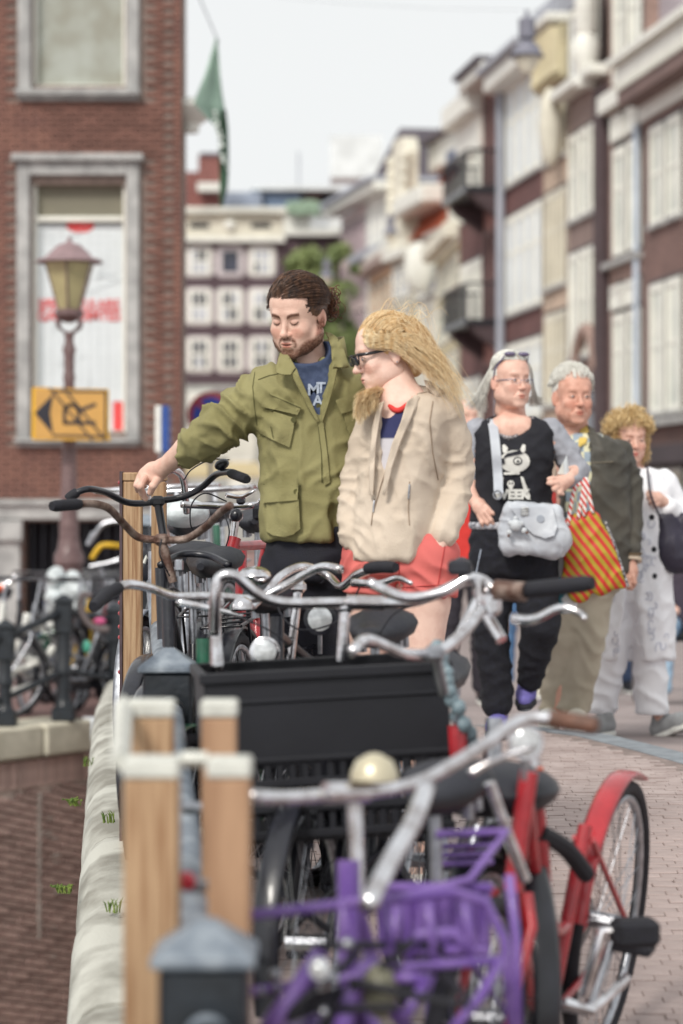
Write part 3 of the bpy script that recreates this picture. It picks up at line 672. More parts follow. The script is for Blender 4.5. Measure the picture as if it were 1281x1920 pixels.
# pale bell gable house
h = Facade('bell_gable_house', 'tall pale bell gabled house with white scrolled top left of the orange roof', (772, 95), (735, 98), group=G)
zt = h.z(750, 475); h.wall(zt, cm('greenish_stucco', 196, 192, 178))
prof = [(0, 475), (0, 450), (.12, 420), (.2, 380), (.22, 320), (.18, 290), (.28, 262), (.72, 262), (.82, 290), (.78, 320), (.8, 380), (.88, 420), (1, 450), (1, 475)]
b = MB(); b.prism([h.pt(h.L*u, .05, h.z(752, y)) for (u, y) in prof], -h.n*.5, h.n*.1); b.build('gable', cm('pale_gable', 226, 222, 206), h.t, smooth=False)
for i in range(7):
    for sd in (.16, .86): MB().sph(h.pt(h.L*sd, .15, h.z(752, 300+i*23)), (.2, .2, .28), 8, 6).build('scroll', cream, h.t)
h.box('cornice', -.1, h.L+.1, 0, .4, h.z(752, 486), h.z(752, 470), white)
for (yt, yb) in [(500, 560), (585, 650), (680, 750), (775, 840)]:
    for k in range(3): h.window(h.L*(.08+k*.3), h.L*(.32+k*.3), h.z(752, yb), h.z(752, yt), WW, M['pale_glass'], fw=.12, rails=(.5,), sill=False)
h.winpx(748, 762, 752, 350, 400, WW, M['pale_glass'], fw=.12, sill=False)
# ochre house
h = Facade('canal_house', 'ochre orange plastered low house in the middle of the far row', (735, 99), (692, 105), group=G)
zt = h.z(713, 508); h.wall(zt, orng); h.box('cornice', -.1, h.L+.1, 0, .6, zt, zt+.45, cm('weathered_cornice', 168, 152, 146), bev=.05); h.box('roof_edge', 0, h.L, -4, .2, zt+.46, zt+.9, white)
for (yt, yb) in [(530, 590), (615, 680), (700, 760)]:
    for k in range(4): h.window(h.L*(.06+k*.24), h.L*(.2+k*.24), h.z(713, yb), h.z(713, yt), cream, cm('peach_pane', 196, 160, 132), fw=.1, rails=(.5,), sill=False)
# pink white corner block
h = Facade('corner_house', 'pale pink and white corner block with projecting white cornice at end of row', (733, 106), (640, 116), depth=12, group=G)
zt = h.z(680, 385); h.wall(zt, pinkw); h.wall(zt, cm('offwhite_stucco', 222, 222, 216), u1=h.L*.45, v=.06, name='white_bay')
h.box('cornice', -.1, h.L+.3, 0, .8, zt, zt+.4, white, bev=.05); h.box('cornice_top', -.1, h.L+.4, -3, 1.0, zt+.41, zt+.6, lead)
h.box('low_cornice', h.L*.0, h.L*.5, .06, .8, h.z(700, 490), h.z(700, 475), lead)
for (yt, yb) in [(420, 480), (505, 565), (590, 650), (675, 730)]:
    for k in range(5): h.window(h.L*(.5+k*.1), h.L*(.56+k*.1), h.z(660, yb), h.z(660, yt), cm('mauve_frame', 196, 178, 182), cm('mauve_pane', 158, 142, 152), fw=.12, rails=(.5,), sill=False)
    for k in range(4): h.window(h.L*(.04+k*.1), h.L*(.1+k*.1), h.z(660, yb), h.z(660, yt), cm('offwhite_stucco', 222, 222, 216), M['pale_glass'], fw=.12, out=.12, rails=(.5,), sill=False)
b = MB(); q = [P(690, 352, 112), P(750, 240, 112), P(862, 243, 112), P(862, 352, 112)]; b.prism(q, (0, 0, 0), (0, 6, 0))
b.build('slate_roof', slate, h.t, smooth=False)
b = MB().box(P(668, 300, 150), (3.2, 3, 2.6)); b.build('rooftop_box', cm('misty_white', 226, 230, 230), h.t, smooth=False)

# ---------------------------------------------------------------- dark house closing the street
DH = 110.0; sH = F/DH
h = Facade('dark_gable_house', 'dark purple brown brick house with rows of white rounded sash windows and cream cornice', (345, DH), (536, DH), depth=10)
h.n = Vector((0, -1, 0)); h.R = Matrix((h.d, h.n, Vector((0, 0, 1)))).transposed()
Zp = lambda py: EYE-(py-HY)/sH
U = lambda px: (px-345)/sH
aub = cm('aubergine_brick', 84, 68, 74, .08)
h.wall(Zp(455), aub, u0=-2.2, u1=U(560)); 
h.box('cornice', -2.2, U(533), 0, .35, Zp(455), Zp(405), cream, bev=.05); h.box('cornice_top', -2.2, U(538), 0, .8, Zp(404.5), Zp(392), cm('pale_cornice', 214, 214, 204), bev=.05)
h.box('cornice_foot', -2.2, U(535), .35, .5, Zp(455), Zp(446), white)
for px in (375, 490): h.box('vent_opening', U(px-18), U(px+18), .35, .37, Zp(430), Zp(420), M['dark_opening'])
b = MB().sph(h.pt(U(432), .4, Zp(425)), .28, 12, 8); b.build('round_ornament', white, h.t)
M['greyframe'] = cm('grey_window_frame', 206, 198, 200)
def rwin(px0, px1, py0, py1, dark_=False, open_=0):
    u0, u1, z0, z1 = U(px0), U(px1), Zp(py1), Zp(py0); r = .28
    pts = []
    for (cx, cz, a0) in [(u1-r, z1-r, 0), (u0+r, z1-r, 90), (u0+r, z0+r, 180), (u1-r, z0+r, 270)]:
        for k in range(5):
            a = math.radians(a0+k*22.5); pts.append((cx+r*math.cos(a), cz+r*math.sin(a)))
    b = MB(); b.prism([h.pt(u, 0, z) for (u, z) in pts], h.n*-.02, h.n*.06); w = b.build('window', M['greyframe'], h.t, smooth=False)
    i = .12; b = MB(); h.bx(b, u0+i, u1-i, .06, .12, z0+i, z1-i); b.build('sash_frame', WW if not dark_ else M['greyframe'], w, smooth=False)
    Wd, H = u1-u0-2*i, z1-z0-2*i; a = .16
    for (za, zb_) in ((.08, .46), (.54, .92)) if not dark_ else ((.1, .9),):
        for c in range(3 if not dark_ else 1):
            n_ = 3 if not dark_ else 1; x0 = u0+i+a+(Wd-2*a)*c/n_+(.035 if not dark_ else 0); x1 = u0+i+a+(Wd-2*a)*(c+1)/n_-(.035 if not dark_ else 0)
            p = MB(); h.bx(p, x0, x1, .121, .135, z0+i+H*za, z0+i+H*zb_)
            p.build('pane', M['dark_glass'] if (dark_ or random.random() < open_) else M['pale_glass'], w, smooth=False)
for r, (y0, y1) in enumerate([(461, 521), (539, 611), (630, 700)]):
    for c, x in enumerate((347, 405, 464)): rwin(x, x+54, y0, y1, dark_=(r == 0 and c == 1), open_=[.25, .6, .8][r])
h.box('ground_floor', -2, U(560), 0, .1, h.z0, Zp(722), cm('shop_grey', 168, 170, 166)); 
for (a, c, y0, y1, m_) in [(352, 395, 735, 790, white), (400, 455, 730, 780, cm('shop_grey2', 120, 110, 112)), (345, 480, 800, 860, cm('pale_cornice', 214, 214, 204)), (355, 380, 810, 850, M['window_white']), (400, 425, 835, 870, M['dark_glass']), (430, 475, 860, 930, white)]:
    h.box('shop_window', U(a), U(c), .1, .16+random.random()*.05, Zp(y1), Zp(y0), m_)
# roof pavilion with blue glass, brick chimney stack, terrace
ROOFM = cm('blue_glass_roof', 128, 150, 178, .15, .5, rough=.3)
pv = thing('roof_pavilion', 'low blue glass roof pavilion with pale flat roof above the dark house', 'rooftop', P(500, 395, 125))
def pbx(name, px0, px1, py0, py1, d, dp, m, par): 
    s_ = F/d; b = MB().box(((px0+px1)/2/s_-640.5/s_, d+dp/2, EYE-((py0+py1)/2-HY)/s_), ((px1-px0)/s_, dp, (py1-py0)/s_)); return b.build(name, m, par, smooth=False)
pbx('glazing', 415, 490, 360, 394, 124, 3, cm('grey_blue_roof', 160, 172, 190), pv); pbx('roof_slab', 470, 640, 348, 356, 125, 6, cm('misty_white', 226, 230, 230), pv)
pbx('glass_pane', 494, 562, 354, 394, 125.5, 1, ROOFM, pv); pbx('dark_post', 488, 494, 352, 396, 125.2, 1.5, M['black_metal'], pv); pbx('dark_post', 562, 572, 354, 398, 125.2, 1.5, M['black_metal'], pv)
pbx('brick_panel', 572, 600, 356, 386, 126, 1, cm('dark_brown_brick', 108, 78, 74), pv); pbx('dark_recess', 600, 632, 356, 386, 126, 1, M['dark_opening'], pv)
ch = thing('chimney_house', 'red brown brick chimney stack rising behind the green banner', 'building', P(375, 400, 118))
pbx('stack', 372, 412, 292, 394, 119, 3, cm('rust_brick', 128, 84, 78, brick=True), ch); pbx('wall', 330, 378, 322, 394, 119.5, 4, cm('rust_brick', 128, 84, 78), ch); pbx('cap', 374, 416, 286, 292, 118.9, 3.2, slate, ch); pbx('white_roof', 370, 425, 342, 358, 118, 1, white, ch)
tr = thing('terrace_house', 'dark house with white balustrade terrace behind the tree', 'house', P(600, 1000, 118))
pbx('wall', 533, 640, 440, 1000, 118, 5, aub, tr)
tb = pbx('balustrade', 533, 640, 430, 441, 117.5, .6, white, tr); pbx('top_rail', 533, 640, 398, 404, 117.5, .6, white, tr); pbx('solid_panel', 533, 583, 404, 430, 117.6, .4, white, tr)
for i in range(10): pbx('baluster', 585+i*5.6, 588+i*5.6, 404, 430, 117.6, .2, white, tr)
b = MB()
for i in range(160):
    q = P(random.uniform(540, 600), random.uniform(382, 400), 117); b.sph(q, random.uniform(.1, .22), 5, 3)
b.build('potted_greenery', mat('pale_green_plants', sr(150, 172, 150), .8), tr, kind='stuff')
b = MB().tube([P(560, 350, 126), P(560, 285, 126)], .05, 5); b.build('mast', lead, pv)
# ---------------------------------------------------------------- tree at the street end
M['leaf'] = mat('tree_leaves', sr(98, 116, 70), .7, 0, .4, .5, col2=sr(146, 158, 104), fac=(.35, .65)); M['bark'] = mat('bark', sr(84, 74, 66), .9, bump=.5)
def tree(cx, cy, d, wpx, hpx, lab, n=5200, seed=3):
    r_ = random.Random(seed); c = P(cx, cy, d); s_ = F/d; w, hh_ = wpx/s_/2, hpx/s_/2; t = thing('tree', lab, 'tree', (c.x, d, -.3)); base = Vector((c.x, d, -.3))
    b = MB(); b.tube([base, base+V(.1, 0, 2), base+V(-.1, .1, c.z-hh_*.4+.3), c], [.3, .24, .18, .06], 8)
    for i in range(9):
        a = r_.uniform(0, 6.28); z = c.z-hh_*r_.uniform(.1, .6); e = c+V(math.cos(a)*w*.8, math.sin(a)*w*.8, hh_*r_.uniform(-.2, .8)); b.tube([V(c.x, d, z), (V(c.x, d, z)+e)/2+V(0, 0, .3), e], [.1, .06, .02], 5)
    b.build('trunk', M['bark'], t)
    cl = [(c+V(r_.gauss(0, .5)*w, r_.gauss(0, .5)*w, r_.uniform(-.9, .85)*hh_), r_.uniform(.10, .30)*w) for _ in range(120)]
    b = MB()
    for i in range(n):
        q, rad = r_.choice(cl); v = Vector((r_.gauss(0, 1), r_.gauss(0, 1), r_.gauss(0, 1))).normalized()*rad*r_.uniform(.6, 1.1); p = q+v
        a = Vector((r_.gauss(0, 1), r_.gauss(0, 1), r_.gauss(0, 1))).normalized(); e = a.orthogonal().normalized(); L = r_.uniform(.1, .22)
        b.add([p-a*L, p+e*L*.5, p+a*L, p-e*L*.5], [(0, 1, 2, 3)])
    b.build('crown', M['leaf'], t, smooth=False, kind='stuff')
tree(592, 580, 90, 120, 260, 'green leafy tree at the end of the street beside the dark house', 7000, 3)
tree(640, 720, 84, 90, 220, 'darker green tree low behind the young woman and the man', 4500, 5)
# ================================================================ RAILING, TIMBER GUARDS, LAMP, SIGNS
M['rail_black'] = mat('railing_paint', sr(25, 31, 38), .45, 0, .3, 18, bump=.2, coat=.2)
M['rail_grey'] = mat('worn_railing_paint', sr(96, 106, 118), .5, 0, .25, 22, bump=.25, col2=sr(150, 158, 166), fac=(.35, .7))
M['wood'] = mat('new_softwood', sr(150, 112, 80), .75, 0, .12, 5, bump=.4, bscale=40, stretch=(22, 22, .9), col2=sr(192, 160, 126), fac=(.35, .6))
M['wood_dark'] = mat('weathered_softwood', sr(160, 124, 96), .8, 0, .12, 4, bump=.25, bscale=40, stretch=(9, 9, .8), col2=sr(182, 146, 116))
M['white_end'] = mat('whitewashed_end_grain', sr(206, 206, 198), .8, 0, .14, 20, bump=.4, bscale=60)
M['galv'] = mat('rusty_brown_strip', sr(86, 70, 74), .6, .2, .2, 30)
def rail_post(x, y, ztop, zbase, lab, grp, w=.13, capm=None):
    t = thing('railing_post', lab, 'post', (x, y, zbase), grp)
    b = MB(); q = .02
    b.box((x, y, ztop-.06-.13), (w, w, .24), bev=.008); b.build('post_head', M['rail_black'], t)
    b = MB(); c = V(x, y, ztop-.07); h = w/2+.012
    b.box(c+V(0, 0, .008), (w+.024, w+.024, .018), bev=.004)
    v = [c+V(sx*h*.96, sy*h*.96, .017) for sx, sy in ((-1,-1), (1,-1), (1,1), (-1,1))]+[c+V(sx*.014, sy*.014, .062) for sx, sy in ((-1,-1), (1,-1), (1,1), (-1,1))]
    b.add(v, [(0,1,5,4), (1,2,6,5), (2,3,7,6), (3,0,4,7), (4,5,6,7)]); b.build('cap', capm or M['rail_grey'], t)
    H = ztop-.31-zbase
    b = MB().lathe([(w*.46, 0), (w*.5, .02), (w*.4, .05), (w*.36, .08), (w*.36, H-.42 if H > .6 else H*.4), (w*.46, H-.41 if H > .6 else H*.42), (w*.46, H-.36 if H > .6 else H*.5), (w*.38, H-.34 if H > .6 else H*.55), (w*.38, H-.05), (w*.5, H-.03), (w*.5, H-.001)], (x, y, zbase+.10), 16)
    b.build('shaft', M['rail_black'], t)
    b = MB().box((x, y, zbase+.05), (w*1.3, w*1.3, .10), bev=.01); b.box((x, y, zbase+.108), (w*1.1, w*1.1, .02), bev=.006); b.build('base', M['rail_black'], t)
    return t
def rail_pipe(p, q, r, lab, grp, m=None, collar=True):
    t = thing('rail_pipe', lab, 'railing', (p+q)/2, grp)
    b = MB(); b.tube([p, q], r, 14); b.build('pipe', m or M['rail_grey'], t, ang=50)
    if collar:
        for k in (.03, .97):
            c = p+(q-p)*k; dd = (q-p).normalized(); b = MB().tube([c-dd*.02, c+dd*.02], r*1.25, 14); b.build('collar', M['rail_black'], t, ang=50)
    return t
GR = 'posts of the bridge railing'; GP = 'pipes of the bridge railing'
pd = [(.9, None), (3.6, 1750), (6.45, 1230), (9.6, 1020), (13.0, 972), (16.2, None)]
labs = ['railing post behind the viewer', 'nearest black railing post with blurred pyramid cap between the timbers', 'black railing post beside the black crate, third timber guard behind it', 'black railing post with a black cloth tied below its cap', 'railing post just below the pointing hand', 'farthest railing post of the bridge']
tops = []
for (d, py), lb in zip(pd, labs):
    zt = EYE-(py-HY)/F*d+.03 if py else zg(d)+.93; x = RX(d)+(.0 if d != 3.6 else -.0)
    tops.append(V(x, d, zt))
    if d > 1: rail_post(x, d, zt, zg(d)+.02, lb, GR)
wl = ['', 'thick pipe from the nearest post towards the viewer', 'pipe between the nearest post and the crate post', 'pipe with small blue sticker before the cloth wrapped post', 'pipe behind the cloth wrapped post', 'farthest pipe of the bridge railing']
for i in range(len(tops)-1):
    a, c = tops[i]-V(0, 0, .16), tops[i+1]-V(0, 0, .16); dd = (c-a).normalized()
    rp_ = rail_pipe(a+dd*.064, c-dd*.064, .034, ['railing pipe running from the nearest post towards the viewer', 'railing pipe between the timber guards and the crate', 'railing pipe with a small blue sticker', 'railing pipe beyond the cloth tied post', 'farthest pipe of the bridge railing'][i], GP)
    if i == 2:
        c_ = a+(c-a)*.17+V(.012, -.03, .012); MB().box(c_, (.03, .05, .05), bev=.006).build('sticker', mat('sticker_blue', sr(110, 150, 215), .5), rp_)
    a2, c2 = V(a.x, a.y, zg(a.y)+.42), V(c.x, c.y, zg(c.y)+.42)
    rail_pipe(a2+dd*.055, c2-dd*.055, .026, ['lower railing bar nearest the viewer', 'lower railing bar beside the crate', 'lower railing bar by the young man', 'lower railing bar beyond the tied cloth', 'farthest lower railing bar'][i], GP, M['rail_black'], False)
# black cloth knotted under the cap
ct = thing('tied_cloth', 'black cloth with white zigzag print knotted around the railing pipe', 'cloth', tops[3])
b = MB(); c = P(287, 1050, 9.35)
for i in range(7): b.sph(c+V(random.uniform(-.045, .05), random.uniform(-.04, .04), random.uniform(-.07, .05)), (.05, .04, .055), 10, 8, Rz(i))
b.build('knot', M['saddle'], ct)
b = MB()
zz = [P(x, y, 9.27) for x, y in ((270, 1056), (275, 1043), (281, 1053), (286, 1036), (292, 1050), (297, 1034), (302, 1045))]
b.tube(zz, .007, 6); b.build('zigzag', white, ct)
# timber guards
def board(px0, px1, pyt, d, dz, lab, m, endm=None, th=.05, bot=None, grp='timber guards around the railing'):
    a, c = P(px0, pyt, d), P(px1, pyt, d); zb = zg(d)+.03 if bot is None else bot
    t = thing('timber_post', lab, 'post', ((a.x+c.x)/2, d, zb), grp)
    b = MB().box(((a.x+c.x)/2, d, (a.z-.03+zb)/2), (c.x-a.x, th, a.z-.03-zb), bev=.004); b.build('board', m, t)
    b = MB().box(((a.x+c.x)/2, d, a.z-.0145), (c.x-a.x+.004, th+.004, .029), bev=.004); b.build('end_cap', endm or m, t)
    return t
board(236, 336, 1420, 3.78, 0, 'nearest left timber post with white top, blurred in the foreground', M['wood'], M['white_end'], .09)
board(392, 470, 1420, 3.78, 0, 'nearest right timber post with white top beside the black crate', M['wood_dark'], M['white_end'], .08)
board(240, 326, 1312, 4.3, 0, 'rear left timber post with white top behind the nearest one', M['wood'], M['white_end'], .07)
board(380, 444, 1312, 4.3, 0, 'rear right timber post with white top in front of the crate', M['wood_dark'], M['white_end'], .07)
bt = thing('batten', 'white painted batten joining the two left timber tops', 'batten', P(228, 1370, 3.9))
MB().tube([P(226, 1428, 3.78), P(232, 1318, 4.3)], .016, 4).build('bar', M['white_end'], bt, ang=20)
bt = thing('batten', 'pale batten joining the two right timber tops', 'batten', P(380, 1420, 3.6))
MB().tube([P(340, 1424, 3.8), P(390, 1424, 3.8)], .012, 4).build('bar', M['white_end'], bt, ang=20)
t = board(231, 267, 886, 7.95, 0, 'tall pale timber post with dark metal edge strip under the pointing hand', M['wood'], M['wood'], .06)
a = P(228.5, 884, 7.95)
b = MB().box((a.x, 7.95, (a.z+zg(7.95))/2), (.009, .07, a.z-zg(7.95))); b.build('edge_strip', M['galv'], t)
for y in (905, 1105, 1130, 1150, 1175, 1195, 1260): MB().sph(P(225.5, y, 7.93), .008, 8, 5).build('bolt', M['red_paint'], t)
board(285, 312, 886, 8.0, 0, 'narrow pale timber post just right of the pointing hand', M['wood'], M['wood'], .06)
# small fittings by the near post
t = thing('rear_light', 'small red lamp clipped to the railing pipe between the near timbers', 'light', P(352, 1652, 3.9))
MB().sph(P(350, 1652, 3.9), (.016, .016, .016), 12, 8).build('lens', mat('red_lens', sr(200, 36, 60), .2, coat=.5), t)
MB().box(P(372, 1660, 3.92), (.05, .03, .02), bev=.004).build('bracket', M['steel'], t)
t = thing('pipe_clamp', 'steel clamp around the railing pipe between the near timbers', 'clamp', P(375, 1515, 4.4))
MB().tube([P(350, 1515, 4.5), P(400, 1515, 4.45)], .012, 10).build('band', M['steel'], t)
# quay railing at left
GQ = 'posts of the quay railing'
qs = [(10, 1366, 1160, 18.15), (120, 1350, 1112, 18.6), (216, 1345, 1130, 19.0)]
qt = []
for (px, pb, pt_, d), lb in zip(qs, ['leftmost black quay railing post at the picture edge', 'black quay railing post in front of the lamp post base', 'black quay railing post beside the tall timber']):
    a = P(px, pt_, d); rail_post(a.x, d, a.z, QZ+.004, lb, GQ, .135, M['rail_black']); qt.append(a)
qt = [P(-100, 1180, 17.7)]+qt
for i, lb in enumerate(['quay rail pipe running out of the picture at left', 'quay rail pipe above the white bicycle', 'quay rail pipe right of the lamp post']):
    a, c = qt[i], qt[i+1]; dd = (c-a).normalized()
    rail_pipe(a-V(0, 0, .14)+dd*.07, c-V(0, 0, .14)-dd*.07, .03, 'upper '+lb, 'pipes of the quay railing', M['rail_black']); rail_pipe(a-V(0, 0, .6)+dd*.055, c-V(0, 0, .6)-dd*.055, .024, 'lower '+lb, 'pipes of the quay railing', M['rail_black'], False)
# ---------------------------------------------------------------- lamp post with crown lantern
M['lamp_paint'] = mat('red_brown_cast_iron', sr(98, 74, 74), .5, 0, .15, 18, bump=.3, coat=.2, col2=sr(118, 94, 93))
M['amber_glass'] = mat('amber_lantern_glass', sr(206, 196, 150), .15, 0, .15, 4, trans=.35)
DL = 20.8; sL = F/DL; lx = P(126, 0, DL).x; LZ = lambda py: EYE-(py-HY)/sL
lp = thing('street_lamp', 'red brown cast iron street lamp with crown lantern in front of the corner building', 'street lamp', (P(130, 0, DL).x, DL, QZ))
xb = P(130, 0, DL).x
b = MB(); pr = [(1350, 26), (1240, 26), (1236, 31), (1228, 31), (1222, 24), (1120, 24), (1062, 24), (1058, 28), (1040, 28), (1030, 22), (1005, 18), (985, 19), (975, 17), (945, 15), (925, 17), (918, 15), (830, 13), (760, 11), (718, 10), (706, 12), (700, 10), (668, 10), (655, 13), (648, 10), (636, 8), (628, 10), (622, 6)]
b.lathe([(w/sL, LZ(y)-QZ) for (y, w) in pr], (xb, DL, QZ), 20); b.build('pole', M['lamp_paint'], lp, ang=40)
b = MB()
for i in range(4):
    a = math.pi/4+i*math.pi/2
    b.tube(spline([V(xb+.03*math.cos(a), DL+.03*math.sin(a), LZ(626)), V(xb+.13*math.cos(a), DL+.13*math.sin(a), LZ(612)), V(xb+.12*math.cos(a), DL+.12*math.sin(a), LZ(598)), V(xb+.04*math.cos(a), DL+.04*math.sin(a), LZ(590))], 5), .011, 6)
b.build('cradle', M['lamp_paint'], lp)
b = MB().lathe([(.02, LZ(606)), (.09, LZ(600)), (.125, LZ(592)), (.125, LZ(584)), (.1, LZ(580))], (xb, DL, 0), 12); b.build('lantern_foot', M['lamp_paint'], lp)
b = MB(); n = 6
for i in range(n):
    a0, a1 = math.pi/6+i*math.pi/3, math.pi/6+(i+1)*math.pi/3; r0, r1 = .10, .225; z0, z1 = LZ(581), LZ(492)
    f = lambda r, a, z: V(xb+r*math.cos(a), DL+r*math.sin(a), z)
    p = MB(); q = [f(r0, a0, z0), f(r0, a1, z0), f(r1, a1, z1), f(r1, a0, z1)]; nn = ((q[1]-q[0]).cross(q[3]-q[0])).normalized()
    p.prism(q, nn*.002, nn*-.002); p.build('glass_pane', M['amber_glass'], lp, smooth=False)
    b.tube([q[0], q[3]], .009, 6); b.tube([q[2], q[3]], .009, 6)
b.build('lantern_frame', M['lamp_paint'], lp)
MB().lathe([(.03, LZ(585)), (.05, LZ(570)), (.06, LZ(520)), (.03, LZ(496))], (xb, DL, 0), 12).build('lamp_bulb', mat('mantle_lamp', sr(222, 200, 130), .4), lp)
b = MB().lathe([(.29, LZ(492.5)), (.285, LZ(489)), (.2, LZ(482)), (.15, LZ(470)), (.10, LZ(460)), (.03, LZ(454)), (.012, LZ(450)), (.02, LZ(447)), (.004, LZ(443))], (xb, DL, 0), 24); b.build('lantern_roof', mat('lamp_roof', sr(142, 118, 120), .5, 0, .1, 10), lp, ang=60)
# detour sign on the pole
M['sign_yellow'] = mat('sign_yellow', sr(204, 156, 84), .5, 0, .06, 4); M['sign_black'] = mat('sign_black', sr(40, 38, 48), .5); M['sign_edge'] = mat('sign_edge_yellow', sr(222, 170, 30), .5)
sg = thing('detour_sign', 'yellow traffic sign with black arrow and struck out letter on the lamp post', 'sign', P(132, 777, 20.6))
Z6 = lambda x, y, o=0: P(40+x/6.405, 700+y/6.405, 20.55-o)
b = MB(); cr = [(150, 165), (520, 180), (1035, 190), (1050, 200), (1050, 770), (1075, 790), (1060, 808), (150, 800), (125, 780), (130, 175)]
b.prism([Z6(*p) for p in cr], (0, 0, 0), (0, .02, 0)); b.build('plate', M['sign_edge'], sg, smooth=False)
b = MB(); b.prism([Z6(*p, .003) for p in [(165, 180), (1025, 205), (1025, 790), (165, 785)]], (0, 0, 0), (0, .0028, 0)); b.build('sign_face', M['sign_yellow'], sg, smooth=False)
def stroke(pts, w, o=.006):
    b = MB(); pts = [Z6(*p, o) for p in pts]
    for a, c in zip(pts[:-1], pts[1:]):
        dd = (c-a).normalized(); pp = V(-dd.z, 0, dd.x)*w/2; e = dd*w*.3
        b.prism([a-pp-e, c-pp+e, c+pp+e, a+pp-e], (0, 0, 0), (0, .0025, 0))
    return b
b = MB(); b.prism([Z6(*p, .006) for p in [(160, 475), (385, 245), (345, 475), (385, 740)]], (0, 0, 0), (0, .0025, 0)); b.build('arrow_head', M['sign_black'], sg, smooth=False)
stroke([(385, 215), (1015, 218), (1010, 760), (385, 745)], .018, .0062).build('arrow_outline', M['sign_black'], sg, smooth=False)
lt = stroke([(880, 595), (520, 595), (520, 440), (540, 400), (600, 375), (660, 400), (690, 460), (690, 590)], .03, .0064); lt2 = stroke([(715, 440), (885, 375)], .03, .0066); lt.add([Vector(v) for v in lt2.v], lt2.f); lt.build('letter', M['sign_black'], sg, smooth=False)
for a, c in [((345, 180), (850, 800)), ((510, 180), (1010, 800))]: stroke([a, c], .017, .009).build('strike_bar', M['sign_black'], sg, smooth=False)
MB().box(P(130, 777, 20.67), (.1, .05, .3)).build('bracket', M['lamp_paint'], sg)
# no parking sign behind the man's arm
t = thing('no_parking_sign', 'round red and blue no parking sign behind the olive sleeve', 'sign', V(P(395, 0, 30).x, 30, QZ))
def disc(r, y, m, name, n=32):
    c = P(395, 778, y); b = MB().lathe([(r, 0), (r, .008)], c, n, Rx(math.pi/2)); return b.build(name, m, t)
disc(.29, 30, M['red_paint'], 'plate'); disc(.22, 29.985, mat('sign_blue', sr(34, 66, 168), .4), 'blue_field'); c = P(395, 778, 29.97)
MB().box(c, (.44, .006, .055), Ry(math.radians(45))).build('slash', M['red_paint'], t)
MB().tube([V(c.x, 30.03, QZ), V(c.x, 30.03, c.z+.2)], .03, 8).build('pole', M['steel'], t)
t = thing('street_sign', 'narrow blue and white sign panel standing edge on beside the man\'s arm', 'sign', V(P(305, 0, 21).x, 21, QZ))
for (a, c, m_, nm) in [(294, 306, M['white_paint'], 'white_panel'), (307, 318, M['blue_paint'], 'blue_panel')]:
    p0, p1 = P(a, 762, 21), P(c, 850, 21); MB().box((p0+p1)/2, (p1.x-p0.x, .4, p0.z-p1.z), bev=.01).build(nm, m_, t)
MB().tube([V(P(305, 0, 21).x, 21, QZ), V(P(305, 0, 21).x, 21, P(305, 850, 21).z)], .03, 8).build('pole', M['steel'], t)
# lanterns hung on wires over the street
M['lantern_grey'] = mat('lantern_grey_metal', sr(128, 128, 140), .5, .3, .1, 10); M['opal'] = mat('opal_glass', sr(228, 222, 204), .3)
def hang(px, py, d, w, lab):
    c = P(px, py, d); r = w/F*d/2; t = thing('hanging_lantern', lab, 'lantern', c, 'lanterns hung over the street')
    MB().lathe([(r*.12, r*2.6), (r*.12, r*2.2), (r*.48, r*2.1), (r*.48, r*1.0), (r*.3, r*.95)], c, 18).build('cap', M['lantern_grey'], t, ang=40)
    MB().lathe([(r*.3, r*.94), (r*.75, r*.45), (r*.8, r*.2), (r, 0), (r*.96, -r*.08)], c, 22).build('shade', M['lantern_grey'], t, ang=60)
    MB().lathe([(r*.75, -r*.09), (r*.7, -r*.3), (r*.35, -r*.85), (r*.3, -r*.95)], c, 18).build('glass', M['opal'], t, ang=60)
    b = MB(); n = 12
    b.tube([c+V(-8+16*k/n, 0, r*2.6+((k/n-.5)*2)**2*.9) for k in range(n+1)], .002, 4); b.build('wire', M['black_metal'], t)
hang(988, 105, 36, 66, 'largest hanging lantern at top right before the houses'); hang(733, 438, 80, 30, 'small hanging lantern before the bell gabled house')
hang(613, 520, 80, 30, 'small hanging lantern in front of the green tree'); hang(437, 672, 118, 20, 'tiny hanging lantern before the dark house windows')
aw = thing('awning', 'pale yellow shop awning behind the parked bicycles', 'awning', P(400, 880, 60))
b = MB(); b.prism([P(345, 866, 62), P(345, 890, 58), P(345, 896, 58), P(345, 872, 62)], (0, 0, 0), (1.9, 0, 0)); b.build('canopy', cm('awning_cream', 196, 178, 138), aw, smooth=False)
for k in range(2): MB().tube([P(350+k*120, 870, 61), P(350+k*120, 1000, 61)], .03, 6).build('pole', M['steel'], aw)
